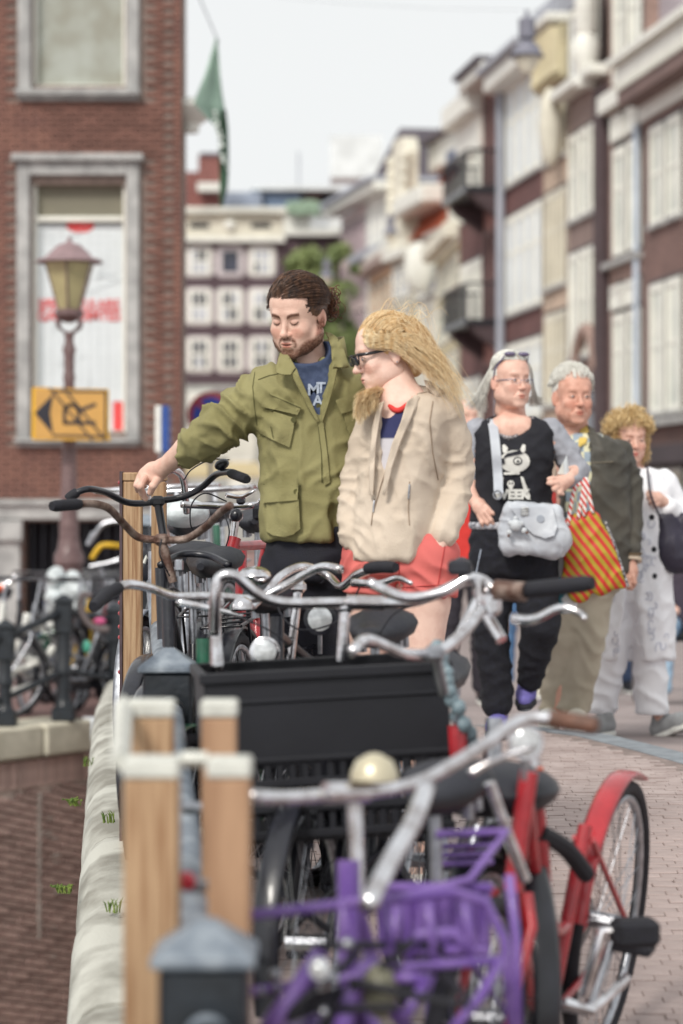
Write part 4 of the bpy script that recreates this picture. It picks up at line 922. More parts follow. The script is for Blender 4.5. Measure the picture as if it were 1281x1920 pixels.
# ================================================================ BICYCLES
class Bike:
    def __init__(s, label, x, y, yaw, lean=0, z=None, name='bicycle', group='bicycles parked along the bridge railing'):
        s.T = Matrix.Translation((x, y, zg(y) if z is None else z)) @ Matrix.Rotation(math.radians(yaw), 4, 'Z') @ Matrix.Rotation(math.radians(lean), 4, 'Y')
        if z is None:
            f = s.T.to_3x3() @ Vector((0, 1, 0)); sl = (zg(y+f.y*.5)-zg(y-f.y*.5)); s.T = s.T @ Matrix.Rotation(math.atan(sl), 4, 'X')
        s.t = thing(name, label, 'bicycle', s.T.translation, group); s.R = s.T.to_3x3()
    def p(s, *a): return s.T @ Vector(a)
    def tb(s, name, pts, r, m, parent=None, n=10, **k):
        b = MB(); b.tube([s.p(*q) for q in pts], r, n); return b.build(name, m, parent or s.t, ang=60, **k)
    def wheel(s, y, rad=.345, steer=0, hub=None, fender=None, fa=None, rimm=None, spokes=28):
        c = s.p(0, y, rad); R = s.R @ Rz(math.radians(steer))
        w = MB().ring(c, R, rad-.018, .019, 48, 8).build('wheel', M['tyre'], s.t, ang=180)
        MB().ring(c, R, rad-.044, .011, 48, 6).build('rim', rimm or M['steel'], w, ang=180)
        b = MB()
        for i in range(spokes):
            a = 2*math.pi*i/spokes; a2 = a+(.35 if i % 2 else -.35); sd = .028 if i % 4 < 2 else -.028
            b.tube([c+R @ V(sd, .02*math.cos(a2), .02*math.sin(a2)), c+R @ V(0, (rad-.05)*math.cos(a), (rad-.05)*math.sin(a))], .0016, 3, cap=False)
        b.tube([c+R @ V(-.05, 0, 0), c+R @ V(.05, 0, 0)], .02, 8); b.build('spokes', M['steel'], w)
        if fender:
            a0, a1 = (math.radians(-15), math.radians(165)) if y < 0 else (math.radians(25), math.radians(200))
            if fa: a0, a1 = math.radians(fa[0]), math.radians(fa[1])
            elif y < 0: a0, a1 = math.radians(15), math.radians(200)
            else: a0, a1 = math.radians(-10), math.radians(165)
            MB().ring(c, R, rad+.016, .006, 28, 8, a0, a1, flat=5).build('mudguard', fender, s.t, ang=180)
        return w
    def frame(s, m, kind='step', fork=None, chain=True, seat_h=.98, head=(.37, .90), seat=True):
        hb, ht = V(0, .42, .66), V(0, head[0], head[1]); bb = V(0, 0, .29); st = V(0, -.16, .66)
        b = MB(); T = lambda pts, r: b.tube([s.T @ Vector(q) for q in pts], r, 10)
        T([hb, ht], .020); T([bb, st], .016)
        if kind == 'step':
            T(spline([hb+V(0, -.01, .02), V(0, .24, .42), V(0, .08, .30), bb], 6), .019); T(spline([ht-V(0, 0, .05), V(0, .22, .62), V(0, .03, .47), V(0, -.075, .45)], 6), .014)
        else:
            T([hb, bb], .018); T([ht-V(0, 0, .05), st-V(0, 0, .03)], .015)
        for sd in (-.05, .05):
            T([V(sd*.4, 0, .29), V(sd, -.48, .345)], .009); T([V(sd*.4, -.155, .63), V(sd, -.48, .345)], .007)
        f = b.build('frame', m, s.t, ang=60)
        b = MB()
        for sd in (-.055, .055): b.tube([s.p(sd*.6, .42, .66), s.p(sd, .445, .6), s.p(sd, .62, .345)], [.013, .013, .009], 8)
        b.build('fork', fork or m, s.t, ang=60)
        if chain:
            b = MB(); b.prism([s.p(.055, y, z) for (y, z) in [(.12, .29), (.09, .38), (-.1, .37), (-.5, .39), (-.54, .345), (-.5, .30), (-.1, .2), (.09, .2)]], s.R @ V(-.008, 0, 0), s.R @ V(.012, 0, 0)); b.build('chain_case', M['black_metal'], s.t, ang=30)
        cr = MB(); cr.tube([s.p(.085, 0, .29), s.p(.1, .1, .16)], .011, 8); cr.tube([s.p(-.085, 0, .29), s.p(-.1, -.1, .42)], .011, 8); cr.tube([s.p(-.085, 0, .29), s.p(.085, 0, .29)], .014, 8)
        c = cr.build('crank', M['steel'], s.t, ang=60)
        for (x, y, z) in ((.15, .1, .16), (-.15, -.1, .42)):
            MB().box(s.p(x, y, z), (.09, .06, .022), s.R, bev=.005).build('pedal', M['black_rubber'], c)
        if not seat: return
        s.tb('seat_post', [(0, -.155, .64), (0, -.19, seat_h-.04)], .013, M['steel'])
        s.saddle(0, -.22, seat_h)
    def saddle(s, x, y, z, m=None, k=1.0):
        # tapered saddle: rings from the wide back to the nose
        b = MB(); vs = []; n = 12; rows = [(-.13, .05, .02), (-.12, .085, .035), (-.07, .098, .042), (0, .075, .036), (.06, .038, .026), (.12, .026, .02), (.145, .012, .01)]
        for (yy, w, h) in rows:
            for i in range(n):
                a = 2*math.pi*i/n; vs.append(s.p(x+w*k*math.cos(a), y+yy*k, z+h*math.sin(a)*(1 if math.sin(a) > 0 else 1.3)-(.012 if yy > -.05 and yy < .1 else 0)))
        fs = [(i*n+j, i*n+(j+1) % n, (i+1)*n+(j+1) % n, (i+1)*n+j) for i in range(len(rows)-1) for j in range(n)]+[tuple(range(n))[::-1], tuple((len(rows)-1)*n+j for j in range(n))]
        b.add(vs, fs); sd = b.build('saddle', m or M['saddle'], s.t, ang=60)
        for a in (0, .07): 
            for q in (-.05, .05): MB().tube([s.p(x+q, y-.1+a, z-.02), s.p(x+q, y-.1+a, z-.07)], .014, 8).build('spring', M['steel'], sd)
        return sd
    def rack(s, m, z=.74, y0=-.28, y1=-.72, w=.065):
        b = MB()
        for sd in (-w, w): b.tube(spline([s.p(sd, y0, z), s.p(sd, (y0+y1)/2, z), s.p(sd*.9, y1, z), s.p(0, y1-.03, z)], 4), .006, 6)
        for k in range(5): yy = y0+(y1-y0)*k/4; b.tube([s.p(-w, yy, z), s.p(w, yy, z)], .004, 6)
        for sd in (-1, 1): b.tube([s.p(sd*w, y1*.85, z), s.p(sd*.06, -.48, .345)], .005, 6); b.tube([s.p(sd*w, y1*.55, z), s.p(sd*.06, -.48, .345)], .005, 6)
        return b.build('luggage_rack', m, s.t, ang=60)
    def bar(s, pts, r=.011, m=None, grips=(), gm=None, n=7, gr=.017, name='handlebar', stem=None, sm=None):
        q = spline([P(*p) for p in pts], n); h = MB().tube(q, r, 12).build(name, m or M['chrome'], s.t, ang=180)
        for g in grips:
            gq = spline([P(*p) for p in g], 4); rr = [gr*.85]+[gr]*(len(gq)-2)+[gr*.8]; MB().tube(gq, rr, 12).build('grip', gm or M['black_rubber'], h, ang=60)
        if stem: 
            a, c = P(*stem[0]), P(*stem[1]); st_ = MB().tube([a, c], [.014, .0125], 12); st_.box(a, (.045, .04, .035), bev=.01); st_.build('stem', sm or m or M['chrome'], s.t, ang=60)
        return h
    def lever(s, pts, r=.007, m=None, par=None):
        q = spline([P(*p) for p in pts], 6); k = len(q); return MB().tube(q, [r*(1.5-.8*i/k) for i in range(k)], 8, flat=.7).build('brake_lever', m or M['chrome'], par or s.t, ang=180)
    def cable(s, pts, r=.0025, m=None): return MB().tube(spline([P(*p) for p in pts], 10), r, 6).build('cable', m or M['black_rubber'], s.t, ang=180)
    def bell(s, px, py, d, r=.028, m=None):
        c = P(px, py, d); b = MB().lathe([(r*.5, -r*.4), (r, -r*.3), (r*.98, 0), (r*.75, r*.5), (r*.3, r*.75), (r*.12, r*.8)], c, 20); return b.build('bell', m or M['chrome'], s.t, ang=50)
    def lamp(s, px, py, d, r=.035, m=None):
        c = P(px, py, d); h = MB().lathe([(r*.3, .05), (r*.8, .035), (r, .0), (r*1.02, -.012), (r*.95, -.014)], c, 20, Rx(math.pi/2) @ Rx(math.pi)).build('headlight', m or M['chrome'], s.t, ang=40)
        MB().sph(c+V(0, -.006, 0), (r*.93, .014, r*.93), 18, 10).build('lens', M['lens'], h, ang=180); MB().tube([c+V(0, .02, -r*.7), c+V(0, .03, -r*2.2)], .006, 6).build('bracket', M['steel'], h)
def bbpos(px, py, d, yaw, off=.35):      # bottom bracket place from the handlebar centre
    a = math.radians(yaw); c = P(px, py, d); return c.x+math.sin(a)*off, c.y-math.cos(a)*off
# purple bike nearest the camera
x, y = bbpos(720, 1470, 4.35, 162)
k = Bike('purple bicycle with broad chrome handlebar and brown grip, nearest the camera', x, y, 162, 2)
k.frame(M['purple_paint'], seat_h=.90); k.wheel(.62, fender=M['purple_paint']); k.wheel(-.48, fender=M['black_metal'])
k.bar([(468, 1493, 4.15), (540, 1496, 4.2), (640, 1488, 4.3), (720, 1482, 4.35), (800, 1460, 4.4), (900, 1402, 4.45), (975, 1352, 4.5), (1040, 1346, 4.5)], .0125, grips=[[(1028, 1346, 4.5), (1075, 1354, 4.5), (1120, 1360, 4.48)]], gm=M['brown_grip'], stem=((665, 1490, 4.33), (672, 1700, 4.3)))
MB().tube([P(610, 1486, 4.27), P(690, 1484, 4.31)], .019, 14).build('bar_clamp', M['chrome'], k.t, ang=60)
k.bell(702, 1448, 4.3, .043, mat('beige_bell', sr(205, 196, 170), .35, .4, .1))
k.bar([(800, 1475, 4.2), (775, 1540, 4.1), (735, 1610, 4.0), (690, 1700, 3.9)], .016, name='chrome_bar_end')
k.lamp(985, 1392, 4.6, .034)
k.lever([(880, 1452, 4.5), (930, 1425, 4.5), (1000, 1400, 4.5)], .006)
pr_ = MB(); dF = 3.98
for q in ([(468, 1716, dF-.1), (600, 1700, dF), (850, 1672, dF+.05), (910, 1690, dF+.08), (945, 1760, dF+.08), (960, 1930, dF+.05)], [(700, 1695, dF+.3), (880, 1650, dF+.42), (950, 1560, dF+.5), (820, 1565, dF+.55)],
          [(470, 1860, dF), (640, 1835, dF), (780, 1812, dF), (940, 1800, dF)], [(940, 1800, dF), (900, 1870, dF-.05), (840, 1940, dF-.08)]):
    pr_.tube([P(*a) for a in q], .0085, 10)
for xx in (640, 720, 800, 870): pr_.tube([P(xx, 1690, dF), P(xx+18, 1815, dF)], .006, 8)
for q in ([(745, 1700, 4.1), (735, 1800, 4.1)], [(765, 1800, 4.0), (785, 1752, 4.0), (850, 1748, 4.0), (890, 1800, 4.0)], [(740, 1832, 3.95), (800, 1836, 3.95)], [(800, 1838, 3.95), (760, 1905, 3.9)], [(955, 1640, 4.3), (968, 1760, 4.3), (970, 1930, 4.25)]): pr_.tube([P(*a) for a in q], .0095, 10)
pr_.build('front_rack', M['purple_paint'], k.t, ang=180)
pc = thing('purple_crate', 'small purple plastic crate strapped on the front rack of the purple bicycle', 'crate', P(800, 1790, 4.4))
for (x0, x1, y0, y1) in ((705, 925, 1655, 1672), (712, 918, 1772, 1790)): a, c = P(x0, y0, 4.42), P(x1, y1, 4.42); MB().box((a+c)/2, (c.x-a.x, .03, a.z-c.z), bev=.005).build('rim', M['purple_paint'], pc)
for i in range(9):
    a, c = P(708+i*24, 1673, 4.42), P(722+i*24, 1771, 4.42); MB().box((a+c)/2, (c.x-a.x, .012, a.z-c.z), bev=.003).build('slat', M['purple_paint'], pc)
a, c = P(712, 1672, 4.62), P(920, 1785, 4.62); MB().box((a+c)/2, (c.x-a.x, .01, a.z-c.z), bev=.003).build('rear_panel', M['purple_paint'], pc)
for x0 in (714, 905): MB().box((P(x0, 1720, 4.42)+P(x0, 1720, 4.62))/2, (.01, .17, .10), bev=.003).build('side_panel', M['purple_paint'], pc)
MB().tube([P(918, 1468, 4.7), P(950, 1560, 4.72), P(985, 1650, 4.75)], .012, 10).build('chrome_stay', M['chrome'], k.t)
for yy in (1588, 1604, 1620): MB().tube([P(815, yy, 4.9), P(925, yy-4, 4.9)], .006, 8).build('rack_bar', M['purple_paint'], k.t)
MB().sph(P(712, 1858, 3.95), (.03, .04, .045), 14, 10).build('old_lamp', mat('grimy_lamp', sr(120, 118, 100), .5, .2, .3, 40), k.t)
MB().box(P(665, 1620, 4.62), (.2, .1, .16), Rz(.3), bev=.03).build('purple_panel', M['purple_paint'], k.t) if False else None
b = MB()
for i in range(5):
    a = random.uniform(0, 6.28); b.tube(spline([P(480+random.uniform(0, 420), 1760+random.uniform(0, 150), 3.9+random.uniform(-.1, .2)) for _ in range(4)], 6), .007, 6)
b.build('chain_lock', M['black_rubber'], k.t, ang=180)
b = MB()
for i in range(8): MB().sph(P(545+random.uniform(-60, 130), 1830+random.uniform(-60, 80), 3.9), random.uniform(.006, .011), 10, 8).build("hub_fitting", M["steel"], k.t, ang=180)
for q in ([(600, 1790, 3.95), (560, 1850, 3.9), (500, 1930, 3.85)], [(700, 1800, 4.0), (660, 1870, 3.95), (640, 1935, 3.9)]): MB().tube([P(*a) for a in q], .016, 10).build('frame_tube', M['purple_paint'], k.t, ang=180)
k.lamp(600, 1815, 3.85, .018)
# red bike at right
k = Bike('red bicycle with red rear mudguard standing at the right on the paving', .445, 5.42, 160, -7)
k.frame(M['red_paint'], seat=False); k.wheel(.62, fender=None); k.wheel(-.48, fender=M['red_paint'], fa=(15, 118)); 
MB().sph(P(915, 1478, 5.1), (.15, .17, .06), 16, 10, Rz(.3)).build('saddle_cover', M['saddle'], k.t)
b = MB(); b.prism([P(940, 1450, 5.05), P(1005, 1500, 5.1), P(1010, 1535, 5.1), P(960, 1530, 5.1), P(900, 1490, 5.1)], (0, 0, 0), (.01, .12, .01)); b.build('cover_flap', M['saddle'], k.t)
MB().tube([P(995, 1415, 5.1), P(998, 1475, 5.1)], .021, 12).build('seat_clamp', M['chrome'], k.t); MB().tube([P(995, 1440, 5.1), P(997, 1458, 5.1)], .0265, 12).build('orange_band', M['orange'], k.t)
b = MB()
for q in ([(998, 1470, 5.1), (1012, 1600, 5.12), (1018, 1715, 5.15)], ): b.tube(spline([P(*a) for a in q], 5), .021, 10)
b.build('frame_tube', M['red_paint'], k.t, ang=180)
MB().box(P(1190, 1748, 5.2), (.1, .07, .06), Rz(.2), bev=.012).build('pedal', M['black_rubber'], k.t); MB().tube([P(1095, 1868, 5.2), P(1130, 1745, 5.2), P(1160, 1745, 5.2)], .012, 8).build('crank_arm', M['chrome'], k.t)
MB().tube([P(1060, 1880, 5.2), P(1110, 1895, 5.2), P(1160, 1850, 5.25), P(1180, 1830, 5.25)], .012, 8).build('crank_arm', M['chrome'], k.t)
b = MB().tube(spline([P(1010, 1560, 5.1), P(1060, 1590, 5.2), P(1100, 1640, 5.3)], 5), .02, 8); b.build('frame_lock', M['black_rubber'], k.t)
k.bar([(660, 1222, 5.0), (690, 1200, 5.1), (760, 1226, 5.2), (820, 1222, 5.3), (870, 1185, 5.35), (905, 1140, 5.4)], .0125, stem=((815, 1225, 5.25), (832, 1300, 5.3)), sm=M['steel'])
# crate bike
x, y = bbpos(640, 1125, 5.95, 166)
k = Bike('black delivery bicycle with large black crate on its front carrier', x, y, 166, 1)
k.frame(M['black_metal'], seat_h=.95); k.wheel(.62, fender=M['black_metal']); k.wheel(-.48, fender=M['black_metal']); k.rack(M['black_metal'])
h = k.bar([(402, 1190, 5.8), (404, 1120, 5.78), (412, 1084, 5.78), (440, 1080, 5.78), (480, 1112, 5.8), (530, 1130, 5.82), (640, 1130, 5.85), (760, 1130, 5.88), (820, 1112, 5.9), (870, 1090, 5.9), (905, 1092, 5.9)], .0135, stem=((648, 1135, 5.86), (640, 1240, 5.86)))
MB().tube([P(650, 1130, 5.85), P(720, 1131, 5.86)], .018, 12).build('bar_clamp', M['chrome'], k.t)
k.bell(865, 1062, 5.9, .028, M['black_metal'])
k.lever([(408, 1260, 5.8), (405, 1190, 5.8), (407, 1150, 5.8)], .012)
M['crate'] = mat('black_plastic_crate', sr(22, 23, 30), .55, 0, .15, 6, bump=.05)
cz = lambda py: EYE-(py-HY)/F*5.55
ct = thing('bottle_crate', 'large black plastic crate with slotted lower sides on the front carrier of a bicycle', 'crate', P(600, 1560, 5.7))
R_ = Rz(math.radians(7)); cc = V(P(598, 0, 5.62).x, 5.74, 0); wd, dp_ = .565, .36; zt, zm, zb = cz(1252), cz(1425), cz(1570)
tilt = R_ @ Ry(math.radians(-2.6))
def cbx(b, x, y, z, sx, sy, sz, bv=.003): c0 = cc+V(0, 0, (zt+zm)/2); b.box(c0+tilt @ V(x, y, z-(zt+zm)/2), (sx, sy, sz), tilt, bv)
b = MB()
for sy in (-1, 1): cbx(b, 0, sy*dp_/2, (zt+zm)/2, wd, .008, zt-zm); cbx(b, 0, sy*(dp_/2+.006), zt-.012, wd+.02, .02, .024); cbx(b, 0, sy*(dp_/2+.004), zt-.07, wd, .012, .01); cbx(b, 0, sy*(dp_/2+.005), zm+.006, wd, .014, .014)
for sx in (-1, 1): cbx(b, sx*(wd/2-.004), 0, (zt+zm)/2, .008, dp_-.01, zt-zm); cbx(b, sx*(wd/2), 0, zt-.012, .02, dp_-.012, .024)
b.build('upper_wall', M['crate'], ct)
for sy in (-1, 1):
    for i in range(19):
        xx = -wd/2+.02+i*(wd-.04)/18; b = MB(); cbx(b, xx, sy*dp_/2, (zm+zb)/2, .016, .007, zm-zb, .002); b.build('slat', M['crate'], ct)
    for zz_ in (.33, .66, 1.0): b = MB(); cbx(b, 0, sy*dp_/2+.009*sy, zm-(zm-zb)*zz_+.012, wd, .008, .018, .002); b.build('cross_slat', M['crate'], ct)
for sx in (-1, 1):
    for i in range(9): b = MB(); cbx(b, sx*(wd/2-.004), -dp_/2+.03+i*.037, (zm+zb)/2, .007, .016, zm-zb, .002); b.build('slat', M['crate'], ct)
b = MB(); cbx(b, 0, 0, zb-.004, wd, dp_, .008); b.build('floor', M['crate'], ct)
b = MB()
for i in range(5): b.tube([cc+tilt @ V(-.2+i*.1, -.17, zb-.02-0*cc.z)*1.0, cc+tilt @ V(-.2+i*.1, .17, zb-.02)], .008, 6)
for sx in (-.2, .2): b.tube([cc+tilt @ V(sx, -.15, zb-.02), k.p(sx*.3, .60, .36)], .009, 8)
b.build('front_carrier', M['black_metal'], k.t)
# left chrome bar bike (green frame) 
x, y = bbpos(405, 1130, 6.6, 168)
k = Bike('old green bicycle with chrome bar and black grip reaching over the railing', x+.07, y, 164, 3)
k.frame(M['green_paint'], seat_h=.93); k.wheel(.62, fender=M['green_paint']); k.wheel(-.48, fender=M['green_paint']); k.rack(M['black_metal'])
k.bar([(215, 1106, 6.3), (240, 1096, 6.35), (280, 1102, 6.4), (330, 1118, 6.5), (400, 1118, 6.55), (480, 1122, 6.6), (540, 1095, 6.6), (600, 1064, 6.55), (640, 1068, 6.5)], .0125, grips=[[(224, 1101, 6.31), (200, 1115, 6.25), (176, 1138, 6.15)]], stem=((405, 1130, 6.55), (410, 1245, 6.6)))
k.lever([(330, 1128, 6.5), (400, 1142, 6.5), (455, 1155, 6.5)], .008); k.bell(455, 1135, 6.5, .03)
k.lamp(497, 1222, 6.35, .040); k.cable([(420, 1150, 6.4), (470, 1165, 6.3), (530, 1200, 6.3), (545, 1250, 6.4)])
MB().sph(P(443, 1272, 6.4), (.014, .014, .012), 10, 8).build('valve_cap', M['yellow_paint'], k.t)
x, y = bbpos(560, 1095, 6.9, 164)
k = Bike('grey city bicycle with black grip and silver brake lever under the man\'s jacket hem', x, y, 164, 2)
k.frame(M['black_metal'], kind='diamond', seat_h=.95); k.wheel(.62, fender=M['black_metal']); k.wheel(-.48, fender=M['black_metal']); k.rack(M['steel'])
k.bar([(470, 1140, 6.7), (500, 1110, 6.75), (530, 1078, 6.8), (570, 1062, 6.85), (615, 1080, 6.9), (640, 1100, 6.8), (670, 1078, 6.7), (700, 1066, 6.65)], .0125, grips=[[(688, 1066, 6.65), (715, 1063, 6.6), (742, 1064, 6.55)]], stem=((560, 1100, 6.9), (545, 1240, 6.9)))
k.lever([(660, 1092, 6.6), (710, 1094, 6.55), (745, 1084, 6.5), (772, 1094, 6.45)], .008); k.lamp(600, 1160, 6.7, .045, M['black_metal'])
MB().sph(P(478, 1080, 6.8), (.05, .06, .028), 14, 8).build('bell', M['chrome'], k.t)
k.cable([(560, 1090, 6.8), (520, 1130, 6.6), (560, 1180, 6.5), (640, 1160, 6.6), (680, 1090, 6.6)]); k.cable([(700, 1210, 6.3), (740, 1150, 6.3), (800, 1130, 6.3)])
# right chrome bar with black grip (white bike behind crate)
x, y = bbpos(880, 1130, 5.6, 190)
k = Bike('silver bicycle with black grip and long brake lever beside the black crate', x, y, 190, -2)
k.frame(M['steel'], seat_h=.9); k.wheel(.62, fender=M['black_metal']); k.wheel(-.48, fender=M['black_metal'])
k.bar([(690, 1092, 5.6), (760, 1120, 5.6), (830, 1110, 5.6), (875, 1085, 5.6), (905, 1088, 5.6), (935, 1108, 5.58), (990, 1108, 5.5)], .0125, grips=[[(975, 1108, 5.52), (1045, 1100, 5.45), (1112, 1093, 5.4)]], gr=.019, stem=((905, 1110, 5.6), (850, 1215, 5.6)))
b = MB(); b.box(P(920, 1135, 5.55), (.05, .05, .05), bev=.012); b.tube([P(900, 1085, 5.56), P(905, 1140, 5.56), P(940, 1200, 5.5)], .014, 8); b.build('brake_clamp', M['chrome'], k.t)
MB().tube([P(930, 1105, 5.54), P(985, 1110, 5.5)], .023, 12).build('shifter', M['rust'], k.t)
k.lever([(960, 1160, 5.5), (1000, 1162, 5.45), (1050, 1140, 5.42), (1085, 1148, 5.4), (1098, 1160, 5.38)], .009)
MB().box(P(862, 1064, 5.6), (.055, .03, .035), bev=.008).build('headlight', M['black_metal'], k.t)
b = MB(); 
for i in range(12): b.sph(P(815+i*6+random.uniform(-8, 8), 1215+i*16, 5.5+random.uniform(-.02, .02)), (.018, .018, .020), 8, 6, Rz(i))
b.build('plastic_wrap', mat('pale_blue_plastic', sr(118, 136, 144), .35, 0, .2, 20, bump=.8, bscale=40), k.t)
MB().tube([P(857, 1360, 5.5), P(862, 1450, 5.5)], .022, 10).build('head_tube', M['red_paint'], k.t)
# rusty bar bike
x, y = bbpos(312, 1010, 7.15, 172)
k = Bike('old bicycle with rusty brown handlebar leaning over the railing', x+.10, y, 170, 4)
k.frame(M['black_metal'], seat_h=.96, head=(.36, .93)); k.wheel(.62, fender=M['black_metal']); k.wheel(-.48, fender=M['black_metal']); k.rack(M['black_metal'])
k.bar([(142, 945, 6.85), (175, 944, 6.9), (205, 954, 6.98), (235, 985, 7.1), (262, 1008, 7.15), (310, 1012, 7.15), (350, 1010, 7.15), (385, 988, 7.1), (412, 962, 7.0), (432, 948, 6.9)], .0115, M['rust'], grips=[[(150, 945, 6.86), (125, 947, 6.82), (97, 949, 6.78)]], stem=((303, 1012, 7.15), (325, 1092, 7.15)), gr=.0165)
k.cable([(303, 1012, 7.1), (300, 1040, 7.05), (318, 1080, 7.1)])
MB().box(P(336, 1060, 7.1), (.026, .012, .034), bev=.004).build('lamp_bracket', M['steel'], k.t)
# black bar bike under the hand
x, y = bbpos(300, 938, 7.62, 174)
k = Bike('bicycle with glossy black handlebar touched by the pointing hand', x+.11, y, 170, 4)
k.frame(M['black_metal'], seat_h=.92, head=(.36, .95)); k.wheel(.62, fender=M['black_metal']); k.wheel(-.48, fender=M['black_metal'])
k.bar([(133, 934, 7.45), (148, 922, 7.45), (170, 917, 7.47), (200, 924, 7.55), (235, 941, 7.6), (265, 944, 7.62), (300, 939, 7.62), (345, 931, 7.62), (378, 914, 7.6), (405, 890, 7.55), (430, 885, 7.45), (445, 890, 7.4)], .0105, M['black_metal'], grips=[[(432, 887, 7.45), (448, 893, 7.38), (464, 899, 7.32)], [(127, 937, 7.45), (134, 930, 7.45), (146, 922, 7.45)]], stem=((296, 940, 7.62), (306, 1002, 7.6)), gr=.0155)
MB().sph(P(416, 871, 7.5), (.024, .02, .017), 16, 10, Ry(-.4)).build('bell', M['black_metal'], k.t, ang=180)
# saddle group in front of the posts
x, y = bbpos(385, 1010, 8.2, 170)
k = Bike('black bicycle with wide black saddle behind the rusty handlebar', P(372, 0, 7.9).x, 7.8, 176, 2)
k.frame(M['black_metal'], seat_h=.95); k.wheel(.62, fender=M['black_metal']); k.wheel(-.48, fender=M['black_metal']); k.rack(M['black_metal'])
k.bar([(300, 1060, 7.3), (340, 1040, 7.4), (390, 1042, 7.4), (430, 1060, 7.3)], .011, M['black_metal'])
# plastic covered saddle and silver bar end
k = Bike('bicycle with saddle wrapped in grey plastic bag, upright silver bar end beside the hand', P(350, 0, 9.2).x, 9.1, 172, 2)
k.frame(M['steel'], seat_h=.98); k.wheel(.62, fender=M['steel']); k.wheel(-.48, fender=M['black_metal'])
MB().sph(P(345, 962, 8.9), (.095, .12, .055), 18, 12).build('saddle_bag', M['plastic_bag'], k.t)
k.bar([(315, 884, 8.3), (324, 880, 8.3), (338, 888, 8.35), (345, 905, 8.4), (348, 935, 8.45), (350, 960, 8.5)], .013, M['chrome'], n=6)
k.cable([(345, 900, 8.3), (360, 880, 8.3), (395, 862, 8.4), (430, 862, 8.5)])
# red frame bike with flat bar
k = Bike('red framed bicycle with straight silver handlebar by the man\'s hip', P(470, 0, 8.6).x, 8.9, 176, 0)
k.frame(M['red_paint'], kind='diamond', seat_h=1.0, head=(.37, .93)); k.wheel(.62, fender=M['black_metal']); k.wheel(-.48, fender=M['black_metal'])
h = k.bar([(340, 946, 8.05), (380, 948, 8.08), (440, 950, 8.1), (480, 946, 8.1), (492, 938, 8.0)], .0115, M['chrome'], stem=((443, 968, 8.1), (437, 1010, 8.1)))
MB().sph(P(443, 966, 8.0), .022, 14, 10).build('bell', M['black_metal'], k.t, ang=180)
b = MB(); b.tube([P(440, 1008, 8.1), P(424, 1068, 8.08)], .023, 12); b.tube([P(441, 1024, 8.1), P(480, 1022, 8.25), P(503, 1020, 8.4)], .017, 10); b.tube([P(500, 1018, 8.4), P(488, 1075, 8.4)], .016, 10); b.tube([P(502, 1018, 8.4), P(515, 1080, 8.4)], .01, 10); b.build('frame_tube', M['red_paint'], k.t, ang=60)
k.cable([(425, 940, 8.0), (385, 925, 7.95), (360, 945, 7.9), (358, 985, 7.9), (372, 1000, 7.95)]); k.cable([(420, 960, 8.0), (430, 1000, 7.95), (415, 1050, 7.98)])
k.lever([(425, 928, 8.0), (450, 932, 7.95), (470, 924, 7.9), (480, 918, 7.9)], .006); MB().box(P(452, 938, 8.02), (.03, .03, .03), bev=.008).build('brake_clamp', M['black_metal'], k.t)
MB().box(P(484, 962, 8.0), (.035, .04, .05), bev=.01).build('shifter', M['black_rubber'], k.t)
b = MB(); b.box(P(432, 1046, 8.04), (.016, .004, .035)); b.build('sticker', M['yellow_paint'], k.t)
# far clutter along the railing
for i, (px, d, m_, lb) in enumerate([(395, 10.2, 'steel', 'bicycle with pale bar between the red frame and the timber'), (330, 11.4, 'black_metal', 'dark bicycle in the middle of the far railing row'), (430, 12.4, 'green_paint', 'farthest green bicycle against the bridge railing')]):
    k = Bike(lb, P(px, 0, d).x, d, 170+i*5, 3)
    k.frame(M[m_], seat_h=.98); k.wheel(.62, fender=M['black_metal']); k.wheel(-.48, fender=M['black_metal']); k.rack(M['steel'])
    c = k.p(0, .33, 1.08); s_ = k.R @ V(1, 0, 0); f_ = k.R @ V(0, 1, 0)
    MB().tube(spline([c-s_*.28-f_*.2, c-s_*.27-f_*.05, c-s_*.12, c, c+s_*.12, c+s_*.27-f_*.05, c+s_*.28-f_*.2], 5), .012, 8).build('handlebar', M['chrome'], k.t, ang=180)
    k.tb('stem', [(0, .37, .88), (0, .33, 1.08)], .013, M['chrome'])
h = thing('helmet', 'black bicycle lamp pouch', 'pouch') if False else None
# bikes on the quay at left
GQB = 'bicycles parked behind the quay railing'
def qbike(px, d, yaw, fm, lab, fen=None, seat=.95, kind='step', rot=0, rimm=None):
    k = Bike(lab, P(px, 0, d).x, d, yaw, 0, QZ, group=GQB); k.frame(fm, kind=kind, seat_h=seat); k.wheel(.62, fender=fen); k.wheel(-.48, fender=fen, rimm=rimm)
    c = k.p(0, .33, 1.08); s_ = k.R @ V(1, 0, 0); f_ = k.R @ V(0, 1, 0)
    MB().tube(spline([c-s_*.28-f_*.2, c-s_*.27-f_*.05, c-s_*.12, c, c+s_*.12, c+s_*.27-f_*.05, c+s_*.28-f_*.2], 5), .012, 8).build('handlebar', M['black_metal'], k.t, ang=180)
    k.tb('stem', [(0, .37, .88), (0, .33, 1.08)], .013, M['steel']); return k
k = qbike(60, 19.3, 150, M['white_paint'], 'white step through bicycle with green rear mudguard behind the quay railing', M['green_paint'])
b = MB()
for q in ([(40, 1192, 0), (60, 1178, 0), (100, 1172, 0)], [(42, 1188, 0), (34, 1218, 0), (45, 1232, 0), (80, 1238, 0), (102, 1212, 0)], [(22, 1258, 0), (60, 1246, 0), (80, 1236, 0)], [(22, 1262, 0), (18, 1290, 0), (28, 1296, 0), (88, 1278, 0)], [(45, 1190, 0), (52, 1150, 0)]):
    b.tube(spline([P(x, y, 18.9) for (x, y, _) in q], 5), .03, 8)
b.build('frame_tube', M['white_paint'], k.t, ang=180)
